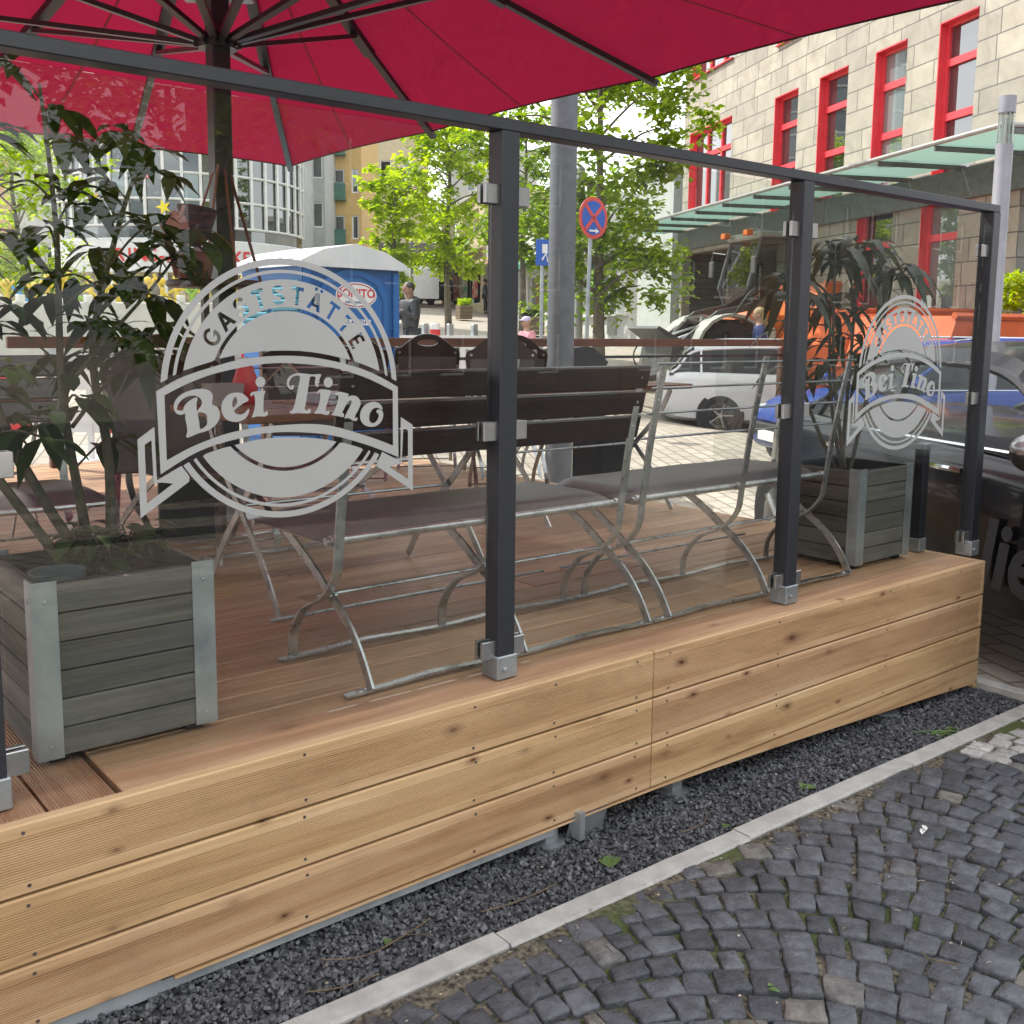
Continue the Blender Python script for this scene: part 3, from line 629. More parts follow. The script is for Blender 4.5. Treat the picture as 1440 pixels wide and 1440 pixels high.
GLY = {
'B': [(-.846, -.336), (-.823, -.334), (-.759, -.312), (-.683, -.294), (-.631, -.267), (-.597, -.233), (-.577, -.185), (-.583, -.142), (-.601, -.113), (-.635, -.096), (-.639, -.084), (-.631, -.042), (-.637, -.011), (-.661, .014), (-.704, .027), (-.754, .027), (-.816, .015), (-.879, -.011), (-.921, -.05), (-.937, -.091), (-.934, -.127), (-.914, -.154), (-.881, -.163), (-.853, -.155), (-.852, -.191), (-.842, -.252), (-.84, -.294), (-.85, -.323)],
'Bh1': [(-.915, -.122), (-.901, -.081), (-.862, -.042), (-.812, -.023), (-.769, -.024), (-.733, -.043), (-.719, -.073), (-.727, -.103), (-.746, -.126), (-.76, -.137), (-.761, -.077), (-.751, -.051), (-.76, -.036), (-.795, -.048), (-.833, -.073), (-.858, -.101), (-.867, -.128), (-.886, -.132), (-.904, -.128)],
'Bh2': [(-.752, -.153), (-.707, -.156), (-.686, -.172), (-.677, -.209), (-.684, -.245), (-.707, -.267), (-.739, -.276), (-.745, -.222)],
'e': [(-.451, -.01), (-.405, -.012), (-.37, -.031), (-.338, -.07), (-.389, -.098), (-.45, -.138), (-.459, -.156), (-.445, -.172), (-.413, -.182), (-.38, -.173), (-.352, -.15), (-.341, -.135), (-.336, -.157), (-.347, -.187), (-.375, -.217), (-.422, -.235), (-.474, -.235), (-.525, -.213), (-.556, -.174), (-.565, -.125), (-.554, -.077), (-.523, -.036), (-.49, -.016)],
'eh': [(-.444, -.043), (-.434, -.065), (-.438, -.095), (-.462, -.122), (-.474, -.112), (-.474, -.081), (-.462, -.054)],
'i': [(-.319, -.018), (-.292, -.007), (-.201, -.002), (-.198, -.012), (-.21, -.058), (-.215, -.158), (-.205, -.174), (-.188, -.163), (-.177, -.173), (-.182, -.195), (-.207, -.206), (-.267, -.202), (-.308, -.21), (-.315, -.205), (-.296, -.159), (-.284, -.092), (-.29, -.035), (-.303, -.028), (-.31, -.043), (-.323, -.034)],
'T': [(.303, .118), (.295, .095), (.282, .064), (.295, .05), (.277, .047), (.274, .016), (.253, .024), (.243, .055), (.25, .096), (.206, .101), (.193, .064), (.174, -.037), (.155, -.132), (.146, -.159), (.169, -.174), (.184, -.161), (.203, -.172), (.194, -.196), (.152, -.197), (.084, -.189), (.035, -.194), (.013, -.185), (.018, -.172), (.04, -.163), (.062, -.106), (.084, -.019), (.102, .055), (.111, .098), (.089, .113), (.044, .101), (.017, .068), (.013, .038), (.029, .021), (.037, .034), (.054, .033), (.051, .009), (.029, 0), (.003, .018), (-.008, .056), (.007, .096), (.045, .121), (.098, .131), (.158, .126), (.218, .118), (.28, .12)],
'i2': [(.263, -.028), (.287, -.008), (.329, -.007), (.392, -.019), (.383, -.047), (.357, -.116), (.34, -.17), (.354, -.192), (.366, -.18), (.377, -.19), (.369, -.214), (.337, -.217), (.291, -.205), (.244, -.203), (.237, -.192), (.261, -.166), (.283, -.112), (.293, -.05), (.286, -.025), (.274, -.039)],
'n': [(.426, -.05), (.447, -.031), (.486, -.032), (.558, -.051), (.549, -.073), (.59, -.065), (.634, -.074), (.666, -.104), (.673, -.14), (.651, -.188), (.62, -.236), (.615, -.261), (.628, -.251), (.642, -.258), (.631, -.28), (.59, -.273), (.559, -.254), (.522, -.255), (.519, -.244), (.545, -.196), (.579, -.142), (.588, -.111), (.568, -.106), (.539, -.133), (.509, -.18), (.496, -.207), (.512, -.215), (.507, -.243), (.463, -.234), (.4, -.221), (.391, -.212), (.412, -.202), (.438, -.148), (.46, -.086), (.457, -.058), (.442, -.059)],
'o': [(.891, -.194), (.876, -.158), (.835, -.131), (.785, -.125), (.726, -.143), (.684, -.183), (.667, -.232), (.676, -.283), (.712, -.321), (.77, -.338), (.829, -.332), (.876, -.299), (.896, -.254), (.892, -.213), (.867, -.195), (.837, -.195), (.831, -.217), (.85, -.233), (.848, -.265), (.817, -.301), (.779, -.305), (.757, -.277), (.761, -.231), (.783, -.196), (.813, -.179), (.846, -.18), (.871, -.191)]}
def stroke(pts, w):
    """outline polygon of an open stroke"""
    n = len(pts); l = []; r = []
    for i in range(n):
        a = pts[max(0, i - 1)]; b = pts[min(n - 1, i + 1)]; dx, dy = b[0] - a[0], b[1] - a[1]; q = math.hypot(dx, dy) or 1
        nx, ny = -dy / q * w / 2, dx / q * w / 2; l.append((pts[i][0] + nx, pts[i][1] + ny)); r.append((pts[i][0] - nx, pts[i][1] - ny))
    return l + r[::-1]
def cap_letter(ch):
    w = .028; h = .145
    if ch == 'T': return [[(-.052, .0725), (-.052, .040), (-.046, .040), (-.042, .0445), (-.014, .0445), (-.014, -.0725), (.014, -.0725), (.014, .0445), (.042, .0445), (.046, .040), (.052, .040), (.052, .0725)]]
    if ch == 'E': return [[(-.04, .0725), (.042, .0725), (.042, .045), (-.012, .045), (-.012, .014), (.03, .014), (.03, -.013), (-.012, -.013), (-.012, -.045), (.044, -.045), (.044, -.0725), (-.04, -.0725)]]
    if ch in 'AÄ':
        k = [[(-.064, -.0725), (-.034, -.0725), (-.022, -.042), (.022, -.042), (.034, -.0725), (.064, -.0725), (.016, .0725), (-.016, .0725)], [(-.013, -.016), (0, .022), (.013, -.016)]]
        if ch == 'Ä': k += [[(sx * .026 + .0145 * cos(t * pi / 5), .098 + .0145 * sin(t * pi / 5)) for t in range(10)] for sx in (-1, 1)]
        return k
    if ch == 'S':
        p = [(.040, .040), (.020, .058), (-.008, .0595), (-.034, .045), (-.034, .021), (-.010, .006), (.016, -.006), (.037, -.022), (.036, -.046), (.008, -.0595), (-.020, -.058), (-.042, -.038)]
        return [stroke([q[:2] for q in smooth_pts([(a, b, 0) for a, b in p], 3, False)], w)]
    if ch == 'G':
        p = [(.052 * sin(t), .0585 * cos(t)) for t in [-(-.85) + 0] ]
        o_ = [(.064 * sin(radians(t)), .0725 * cos(radians(t))) for t in range(50, -236, -15)]; i_ = [(.036 * sin(radians(t)), .0445 * cos(radians(t))) for t in range(-220, 51, 15)]
        return [o_ + [(.062, -.02), (.062, .013), (.004, .013), (.004, -.013), (.034, -.013)] + i_]
def emblem_geo():
    V, F = [], []
    def put(polys):
        v, f = flat_fill(polys); n = len(V); V.extend(v); F.extend([[i + n for i in q] for q in f])
    up = True
    for upper in (True, False):
        put([seg(.985, 1.035, upper)]); put([seg(.922, .947, upper)])
        put([seg(0, .625, upper)])
    put([seg(.655, .872, False)])
    band = [seg(.655, .872, True)]; extra = []
    word = 'GASTSTÄTTE'
    for k, ch in enumerate(word):
        a = radians(-56.2 + k * 12.75)
        polys = cap_letter(ch)
        for pl in polys:
            q = [(.752 * sin(a) + u * cos(a) + v * sin(a), .752 * cos(a) - u * sin(a) + v * cos(a)) for u, v in [(x * .98, y) for x, y in pl]]
            band.append(q)
    put(band)
    # ribbon frame
    to, ti, bi, bo = [[p[:2] for p in sm(c)] for c in (TOPO, TOPI, BOTI, BOTO)]
    put([to + bo[::-1], ti + bi[::-1]])
    put([[(-1.089, -.243), (-1.217, -.33), (-1.216, -.917), (-.837, -.674), (-.835, -.633), (-.892, -.549), (-1.084, -.643)], [(-1.166, -.372), (-1.114, -.342), (-1.109, -.668), (-1.051, -.662), (-.963, -.679), (-1.164, -.81)]])
    put([[(1.076, -.267), (1.2, -.343), (1.2, -.93), (.822, -.676), (.884, -.56), (1.072, -.658)], [(1.103, -.364), (1.151, -.388), (1.15, -.822), (.959, -.697), (1.083, -.678)]])
    S_ = lambda k: [p[:2] for p in smooth_pts([(a, b, 0) for a, b in GLY[k]], 3)]
    put([S_('B'), S_('Bh1'), S_('Bh2')]); put([S_('e'), S_('eh')])
    for k in ('i', 'T', 'i2', 'n', 'o'): put([S_(k)])
    for cx_, cy_, r_ in ((-.235, .068, .042), (.367, .050, .042)): put([[(cx_ + r_ * cos(t * pi / 12), cy_ + r_ * sin(t * pi / 12)) for t in range(24)]])
    return V, F
EV, EF = emblem_geo()
def emblem(panel, cx_, cz_, Rr):
    mb = MB(); y = GY - .00475 - .0006
    mb.add([(cx_ + v[0] * Rr, y, cz_ + v[1] * Rr) for v in EV], EF)
    return wbuild(mb, 'etched_emblem', M['frost'], panel)
emblem(panels[0], 1.2096, 1.425, .3132); emblem(panels[2], 4.09, 1.415, .318)

# short side screen at the far corner
ss = thing('side_screen', 'short dark post with a low glass pane at the right deck end', 'windscreen', (4.66, 2.62, .53))
q = wbuild(MB().box((4.66, 2.56, .80), (.05, .05, .46), ch=.002), 'post', M['anthracite'], ss)
wbuild(MB().box((4.66, 2.56, .566), (.062, .062, .065), ch=.003), 'base_bracket', M['galv'], q)
wbuild(MB().box((4.66, 2.56, 1.045), (.056, .056, .03), ch=.003), 'post_cap', M['galv'], q)
wbuild(MB().box((4.66, 3.2, 1.05), (.008, 1.28, .75)), 'glass_panel', M['glass'], ss)

# ================================================================== BENCHES
def make_bench(name, label, slats=True):
    """local frame: x along the seat, +y to the sitting side, z from the floor"""
    t = thing(name, label, 'bench'); L_ = 1.22; xs = (0.03, L_ / 2, L_ - .03)
    c = MB()
    nx, ny = 24, 10
    def zt(u, v): e = min(1, min(u, 1 - u) * 14) ** .5 * min(1, min(v, 1 - v) * 7) ** .5; return .430 + .040 * e + .004 * noise.noise((u * 5, v * 3, len(name))) * e
    for s_, flip in ((1, 0), (0, 1)):
        vs = [(u / nx * L_, .225 + v / ny * .46, zt(u / nx, v / ny) if s_ else .428) for v in range(ny + 1) for u in range(nx + 1)]
        fs = [(j * (nx + 1) + i, j * (nx + 1) + i + 1, (j + 1) * (nx + 1) + i + 1, (j + 1) * (nx + 1) + i) for j in range(ny) for i in range(nx)]
        c.add(vs, [f[::-1] for f in fs] if flip else fs)
    c.build('seat_cushion', M['cushion'], t, smooth=True, ang=70)
    f = MB()
    f.tube([(.0, .215, .432), (L_, .215, .432)], .0125, 10); f.tube([(.0, .69, .42), (L_, .69, .42)], .011, 8)
    for x in xs: f.tube([(x - .012, .215, .432), (x + .012, .215, .432)], .0165, 10)
    for x in (xs[0], xs[2]): f.tube([(x, .215, .42), (x, .69, .42)], .01, 8)
    f.build('seat_frame', M['barsteel'], t, smooth=True)
    for x in xs:
        # rear leg sweeps up into the back strap, front leg crosses it
        a = MB(); a.tube(smooth_pts([(x, .485, .012), (x, .475, .10), (x, .40, .19), (x, .28, .25), (x, .205, .33), (x, .185, .44), (x, .15, .67), (x, .092, .958)], 5, False), .01, flat=(.008, .030))
        for z, y in ((.715, .142), (.803, .124), (.891, .106)): a.lathe([(.0001, 0), (.006, 0), (.005, .004), (.0001, .005)], 8, (x, y - .004, z), Matrix.Rotation(pi / 2, 3, 'X'))
        a.build('back_leg', M['barsteel'], t, smooth=True)
        b = MB(); b.tube(smooth_pts([(x + .034, .07, .012), (x + .034, .125, .10), (x + .034, .20, .18), (x + .034, .30, .245), (x + .034, .42, .32), (x + .034, .62, .42)], 5, False), .01, flat=(.008, .030))
        b.tube([(x - .012, .29, .247), (x + .05, .29, .247)], .007, 8); b.build('front_leg', M['barsteel'], t, smooth=True)
    g = MB()
    for y0 in (.075, .485):
        g.tube(smooth_pts([(-.02 + (L_ + .04) * i / 8, y0, .010 + (.010 if i % 4 == 2 else (.004 if i % 2 else 0))) for i in range(9)], 4, False), .01, flat=(.028, .007))
        for x in xs: g.ball((x, y0, .014), (.016, .012, .008), 8, 5)
    g.tube([(.02, .30, .25), (L_ - .02, .30, .25)], .006, 8); g.tube([(.02, .62, .10), (L_ - .02, .62, .10)], .006, 6)
    g.build('floor_bar', M['barsteel'], t, smooth=True)
    if slats:
        for k, z in enumerate((.715, .803, .891)):
            y = .165 - (z - .655) * .24; s_ = MB()
            s_.box((L_ / 2, y, z), (L_ + .02, .02, .084), Matrix.Rotation(.25, 3, 'X'), ch=.005); s_.build('back_slat', M['slat'], t)
    else:
        for k, z in enumerate((.665, .757, .850, .938)):
            y = .165 - (z - .655) * .26; MB().tube([(-.01, y, z), (L_ + .01, y, z)], .0045, 8).build('back_rail', M['steel'], t, smooth=True)  # thin bright rails put in place of wooden back slats
    return t
bench = make_bench('garden_bench', 'dark cushioned garden bench with dark wooden back slats behind the second post')
move(bench, (1.45, 2.405, .53))
b2 = make_bench('garden_bench', 'cushioned steel garden bench with thin rails replacing back slats behind the middle glass pane', False)
move(b2, (2.72, 2.405, .53)); b2['group'] = bench['group'] = 'garden benches on the terrace'
b4 = copy_tree(b2); move(b4, (2.78, 4.86, .53), pi, 'cushioned steel garden bench on the far side of the brown table under the first emblem')
b3 = copy_tree(bench); move(b3, (1.22, 4.42, .53), pi, 'grey cushioned garden bench cut by the left picture edge behind the near plant tub')

# ================================================================== PLANT TUBS
def make_tub():
    t = thing('planter_box', 'square weathered grey plank planter with galvanised corner strips', 'planter'); w, d_, h = .44, .43, .435; n = 6
    bh = (h - .012) / n
    for s_ in (-1, 1):
        f = MB(); sd_ = MB()
        for k in range(n):
            z = .020 + bh * (k + .5)
            f.box((0, s_ * (d_ / 2 - .011), z), (w - .03, .020, bh - .004), ch=.0015); sd_.box((s_ * (w / 2 - .011), 0, z), (.020, d_ - .03, bh - .004), ch=.0015)
        f.build('plank_panel', M['greywood'], t); sd_.build('plank_panel', M['greywood_y'], t)
    for sx in (-1, 1):
        for sy in (-1, 1):
            c = MB(); c.box((sx * (w / 2 - .027), sy * (d_ / 2 + .0015), .018 + h / 2), (.058, .003, h), ch=.0005); c.box((sx * (w / 2 + .0015), sy * (d_ / 2 - .0245), .018 + h / 2), (.003, .053, h), ch=.0005)
            for zz in (.05, h - .03):
                c.lathe([(.0001, 0), (.0055, 0), (.0045, .003), (.0001, .004)], 8, (sx * (w / 2 - .027), sy * (d_ / 2 + .003), zz), Matrix.Rotation(pi / 2 * (1 if sy < 0 else -1), 3, 'X'))
                c.lathe([(.0001, 0), (.0055, 0), (.0045, .003), (.0001, .004)], 8, (sx * (w / 2 + .003), sy * (d_ / 2 - .026), zz), Matrix.Rotation(pi / 2 * sx, 3, 'Y'))
            c.build('corner_strip', M['galv'], t)
    for sx in (-1, 1):
        for sy in (-1, 1): MB().box((sx * (w / 2 - .05), sy * (d_ / 2 - .05), .0095), (.05, .05, .019), ch=.003).build('foot', M['rubber'], t)
    li = MB(); li.box((0, d_ / 2 - .0235, h / 2 + .02), (w - .046, .003, h - .02)); li.box((0, -d_ / 2 + .0235, h / 2 + .02), (w - .046, .003, h - .02)); li.box((w / 2 - .0235, 0, h / 2 + .02), (.003, d_ - .048, h - .02)); li.box((-w / 2 + .0235, 0, h / 2 + .02), (.003, d_ - .048, h - .02))
    li.build('pond_liner', M['black'], t)
    g = MB(); k = 16; ww = w - .05; dd = d_ - .05
    g.add([(-ww / 2 + ww * i / k, -dd / 2 + dd * j / k, .375 + .03 * noise.noise((i * .5, j * .5, 2)) + .012 * noise.noise((i * 1.9, j * 1.9, 4))) for j in range(k + 1) for i in range(k + 1)], [(j * (k + 1) + i, j * (k + 1) + i + 1, (j + 1) * (k + 1) + i + 1, (j + 1) * (k + 1) + i) for j in range(k) for i in range(k)])
    g.build('soil', M['soil'], t, smooth=True)
    return t
tub = make_tub(); move(tub, (.84, 2.725, .531)); tub['group'] = 'plank planters on the terrace'
tub['label'] = 'weathered grey plank planter with galvanised corners at the near left, holding a blue grey bowl'
tub2 = copy_tree(tub); move(tub2, (4.27, 2.725, .531), 0, 'weathered grey plank planter with galvanised corners beside the far right post')
bl = MB(); bl.lathe([(.062, 0), (.066, .06), (.068, .062), (.063, .062), (.058, .006), (.0001, .006)], 24)
bl = bl.build('watering_bowl', pm('blue_grey_plastic', (.05, .075, .085), (.06, .09, .10), 8, .5), smooth=True); bl.location = (.71, 2.62, .531 + .39); tag(bl, 'shallow blue grey plastic bowl sunk in the soil of the near planter', 'bowl')
# ================================================================== PARASOL
def parasol_fabric():
    m = bpy.data.materials.new('red_canvas'); m.use_nodes = True; nt = m.node_tree; nt.nodes.clear(); N = nt.nodes.new; L = nt.links.new
    o = N('ShaderNodeOutputMaterial'); d = N('ShaderNodeBsdfDiffuse'); t = N('ShaderNodeBsdfTranslucent'); mx = N('ShaderNodeMixShader')
    tc = N('ShaderNodeTexCoord'); nz = N('ShaderNodeTexNoise'); nz.inputs['Scale'].default_value = 1.4; nz.inputs['Detail'].default_value = 5; L(tc.outputs['Object'], nz.inputs['Vector'])
    cr = N('ShaderNodeValToRGB'); e = cr.color_ramp.elements; e[0].color = (.215, .013, .038, 1); e[1].color = (.25, .016, .044, 1); L(nz.outputs[0], cr.inputs[0]); L(cr.outputs[0], d.inputs[0])
    t.inputs[0].default_value = (.225, .010, .034, 1); mx.inputs[0].default_value = .33
    wv = N('ShaderNodeTexNoise'); wv.inputs['Scale'].default_value = 600; L(tc.outputs['Object'], wv.inputs['Vector']); bp = N('ShaderNodeBump'); bp.inputs['Strength'].default_value = .2; bp.inputs['Distance'].default_value = .002; L(wv.outputs[0], bp.inputs['Height'])
    w2 = N('ShaderNodeTexNoise'); w2.inputs['Scale'].default_value = 2.2; w2.inputs['Detail'].default_value = 3; w2.inputs['Distortion'].default_value = 1.5; L(tc.outputs['Object'], w2.inputs['Vector']); b2 = N('ShaderNodeBump'); b2.inputs['Strength'].default_value = .5; b2.inputs['Distance'].default_value = .06; L(w2.outputs[0], b2.inputs['Height']); L(bp.outputs[0], b2.inputs['Normal']); L(b2.outputs[0], d.inputs['Normal']); L(b2.outputs[0], t.inputs['Normal'])
    L(d.outputs[0], mx.inputs[1]); L(t.outputs[0], mx.inputs[2]); L(mx.outputs[0], o.inputs[0]); return m
M['canvas'] = parasol_fabric()
def make_parasol(x, y, label):
    z0 = .53; t = thing('parasol', label, 'parasol', (x, y, z0)); hx, hy, ze, zc = 2.13, 3.32, 3.02 - z0, 4.19 - z0
    ends = [(hx, hy), (hx, 1.1), (hx, -1.1), (hx, -hy), (.71, -hy), (-.71, -hy), (-hx, -hy), (-hx, -1.1), (-hx, 1.1), (-hx, hy), (-.71, hy), (.71, hy)]
    ends = [Vector((a, b, ze)) for a, b in ends]; top = Vector((0, 0, zc)); n = len(ends); cv = MB(); hem = MB()
    for i in range(n):
        A, B = ends[i], ends[(i + 1) % n]; nr, ns = 14, 8; vs = []
        for r in range(nr + 1):
            tt = .03 + .97 * r / nr
            for k in range(ns + 1):
                s_ = k / ns; P = top.lerp(A.lerp(B, s_), tt); bow = 4 * s_ * (1 - s_)
                P = P - Vector((P.x, P.y, 0)) * (.030 * bow * tt ** 2) - Vector((0, 0, .05 * sin(pi * tt) + .05 * bow * sin(pi * tt) * .6))
                vs.append(P)
        fs = [(r * (ns + 1) + k, (r + 1) * (ns + 1) + k, (r + 1) * (ns + 1) + k + 1, r * (ns + 1) + k + 1) for r in range(nr) for k in range(ns)]
        cv.add(vs, fs); hem.tube(vs[-(ns + 1):], .007, 5)
    sm_ = MB()
    for i in range(n):
        A, B = ends[i], ends[(i + 1) % n]; m_ = A.lerp(B, .5); P = [top.lerp(m_, tt) - Vector((m_.x, m_.y, 0)) * (.030 * tt ** 3) - Vector((0, 0, .05 * sin(pi * tt) + .05 * sin(pi * tt) * .6 + .004)) for tt in [q / 14 for q in range(1, 15)]]
        sm_.tube(P, .005, flat=(.016, .003))
    cvo = cv.build('canopy', M['canvas'], t, smooth=True, ang=25); sm_.build('seams', pm('seam_tape', (.26, .009, .036), None, 5, .8), cvo); hem.build('hem', pm('dark_hem', (.03, .006, .012), None, 5, .8), cvo)
    lb = MB(); lb.box((2.075, 2.5, ze + .05), (.11, .07, .003), Matrix.Rotation(.42, 3, 'Y')); lb.build('care_label', pm('label_cloth', (.45, .22, .24), None, 5, .8), cvo)
    hubz = 3.05 - z0
    for i, E_ in enumerate(ends):
        d = (E_ - top); mid = top + d * .56 - Vector((0, 0, .06 + .05)); r = MB()
        tip = E_ + d.normalized() * .03
        r.tube([top - Vector((0, 0, .03)), top + d * .56 - Vector((0, 0, .088)), top + d * .64 - Vector((0, 0, .085))], .02, flat=(.070, .042)); r.tube([top + d * .60 - Vector((0, 0, .083)), top + d * .8 - Vector((0, 0, .058)), tip - Vector((0, 0, .022))], .02, flat=(.048, .030))
        ro = r.build('rib', M['anthracite'], t)
        s_ = MB(); st = Vector((d.x, d.y, 0)).normalized() * .07 + Vector((0, 0, hubz)); s_.tube([st, mid], .02, flat=(.040, .026)); s_.build('strut', M['anthracite'], ro)
    MB().box((0, 0, (zc + .05) / 2 + .01), (.10, .10, zc + .05 - .02), ch=.008).build('mast', M['anthracite'], t)
    b = MB(); b.box((0, 0, .006), (.34, .34, .012), ch=.002); b.box((0, 0, .09), (.13, .13, .16), ch=.004)
    for sx in (-1, 1):
        for sy in (-1, 1): b.lathe([(.0001, 0), (.011, 0), (.011, .012), (.0001, .014)], 6, (sx * .13, sy * .13, .012))
    b.build('mast_foot', M['galv'], t)
    h = MB(); h.lathe([(.055, -.03), (.10, -.03), (.10, .0), (.085, .03), (.055, .03)], 16, (0, 0, hubz))
    for E_ in ends:
        q = Vector((E_.x, E_.y, 0)).normalized() * .095; h.box((q.x, q.y, hubz), (.05, .018, .05), rotz(atan2(q.y, q.x)))
    h.build('lower_hub', M['anthracite'], t)
    h = MB(); h.box((0, 0, 3.30 - z0), (.36, .16, .06), rotz(-.66), ch=.006); h.build('crank_bracket', M['galv'], t)
    h = MB(); h.box((0, 0, 3.38 - z0), (.24, .18, .20), rotz(-.66), ch=.01); h.box((0, 0, 3.62 - z0), (.15, .17, .30), rotz(-.66), ch=.01); h.build('crank_housing', M['black'], t)
    h = MB(); h.lathe([(.05, -.08), (.12, -.08), (.12, .02), (.06, .06), (.0001, .08)], 16, (0, 0, zc)); h.build('crown_hub', M['anthracite'], t)
    return t
par = make_parasol(2.37, 5.35, 'large red rectangular market parasol on a dark central mast shading the terrace')

par2 = copy_tree(par); move(par2, (-1.95, 5.35, .53), 0, 'unseen second red parasol added left of the first to shade the near deck'); par['group'] = par2['group'] = 'market parasols over the terrace'  # out-of-view copy added to keep sun off the left deck and setts
# hanging tray on the mast with a pot and dried flowers
tray = thing('hanging_tray', 'round dark wooden tray hung on brown straps round the parasol mast', 'tray', (2.28, 5.22, 1.80))
MB().lathe([(.0001, -.018), (.25, -.018), (.262, -.008), (.262, .010), (.25, .018), (.0001, .018)], 32).build('tray_top', pm('dark_brown_wood', (.035, .017, .014), (.06, .03, .022), 12, .5, 0, .2, 60, (1, 6, 1)), tray, smooth=True)
strap = pm('brown_strap', (.20, .085, .06), (.26, .12, .085), 20, .7)
for sx, zt in ((-.22, .58), (.24, .58), (-.08, .62), (.10, .60)):
    MB().tube([(sx * .2 + .06, .06, zt), (sx * 1.02, -.02 + sx * .1, .018)], .01, flat=(.028, .004)).build('strap', strap, tray)
MB().tube([(-.10, -.06, -.02), (-.09, -.05, -1.15)], .02, flat=(.04, .03)).build('tray_leg', pm('dark_brown_leg', (.05, .028, .025), (.075, .042, .036), 10, .5), tray)
pot = thing('flower_pot', 'red brown square flower pot with a pink ribbon on the hanging tray', 'flower pot', (2.10, 5.11, 1.819))
pb = MB(); pb.add([(s_ * w, q * w, z) for z, w in ((0, .062), (.105, .08), (.112, .083), (.112, .072), (.02, .06)) for s_, q in ((-1, -1), (1, -1), (1, 1), (-1, 1))], [(3, 2, 1, 0)] + [(k * 4 + i, k * 4 + (i + 1) % 4, k * 4 + 4 + (i + 1) % 4, k * 4 + 4 + i) for k in range(4) for i in range(4)] + [(16, 17, 18, 19)])
pb.build('pot', pm('red_brown_glaze', (.12, .022, .02), (.16, .035, .03), 6, .35), pot); pot.rotation_euler = (0, 0, -.65); pot.scale = (1.15, 1.15, 1.15)
MB().box((.025, -.076, .055), (.014, .004, .11), Matrix.Rotation(.18, 3, 'X')).build('ribbon', pm('pink_ribbon', (.42, .12, .13), None, 5, .5), pot)
st_ = MB(); rnd = random.Random(4)
for _ in range(7): st_.ball((rnd.uniform(-.04, .04), rnd.uniform(-.04, .04), .115), rnd.uniform(.018, .03), 8, 6)
st_.build('pebbles', pm('pale_pebbles', (.32, .28, .25), (.45, .4, .36), 9, .8), pot, smooth=True)
bq = thing('dried_bouquet', 'dried bouquet in dark and pink wrapping hanging above the red brown pot', 'bouquet', (2.10, 5.10, 1.98))
b = MB(); b.lathe([(.035, 0), (.075, .05), (.085, .11), (.10, .19), (.07, .19), (.03, .02)], 14, rot=Matrix.Rotation(.15, 3, 'Y')); b.build('dark_wrapping', pm('striped_wrapping', (.02, .013, .016), (.10, .03, .04), 3, .6, st=(1, 1, 26), lo=.45, hi=.55), bq, smooth=True)
b = MB(); b.add([(-.15, -.05, .03), (-.05, -.07, -.01), (-.02, -.06, .12), (-.10, -.03, .17), (-.18, -.02, .10)], [(0, 1, 2, 3, 4)]); b.tube([(-.14, -.02, .0), (-.05, -.04, .19)], .012, 6); b.build('pink_paper', pm('pink_paper', (.45, .25, .22), (.58, .36, .31), 10, .7), bq)
b = MB()
for k in range(16): leaf_mesh(b, (rnd.uniform(-.04, .04), rnd.uniform(-.04, .04), -.01), (rnd.uniform(-1, 1), rnd.uniform(-1, 1), -.6), (0, 0, 1), rnd.uniform(.10, .2), .028, .7)
b.build('drooping_leaves', leafmat('old_leaf', (.02, .035, .022), (.05, .07, .045), .2), bq)

# ================================================================== TUB PLANTS
M['lfd'] = leafmat('laurel_leaf', (.012, .030, .010), (.05, .075, .024), .25, .42)
M['lfd2'] = leafmat('schefflera_leaf', (.022, .034, .014), (.06, .066, .030), .25, .42)
M['stem'] = pm('green_brown_stem', (.055, .05, .032), (.11, .095, .065), 25, .85, 0, .5, 60)
def grow(mb_s, mb_l, pts, r0, r1, nside, rnd, leaf=(.08, .125), w=.27, start=.3, spread=.24, per=7):
    P = smooth_pts(pts, 6, False); m = len(P); mb_s.tube(P, [r0 + (r1 - r0) * i / (m - 1) for i in range(m)], 7)
    for k in range(nside):
        t = start + (1 - start) * (k + rnd.random() * .7) / nside; i = min(m - 2, int(t * (m - 1))); b = Vector(P[i])
        a = k * 2.4 + rnd.uniform(-.5, .5); d = Vector((cos(a), sin(a), rnd.uniform(.15, .8))); ln = spread * rnd.uniform(.45, 1.15) * (1.1 - .5 * t)
        q = [b, b + d * ln * .5 + Vector((0, 0, .02)), b + d * ln + Vector((0, 0, -.015))]; Q = smooth_pts(q, 4, False); mb_s.tube(Q, [r1 * .8] * (len(Q) - 1) + [.0012], 5)
        for j in range(per):
            u = .3 + .7 * (j + .5) / per; pos = Vector(Q[min(len(Q) - 1, int(u * (len(Q) - 1) + .5))]); aa = rnd.uniform(0, 2 * pi)
            dd = d.normalized() * .55 + Vector((cos(aa), sin(aa), rnd.uniform(-.6, .35))); L_ = rnd.uniform(*leaf)
            leaf_mesh(mb_l, pos + dd.normalized() * .012, dd, (0, 0, 1), L_, L_ * w * rnd.uniform(.85, 1.1), rnd.uniform(.3, .85), rnd.uniform(.08, .28))
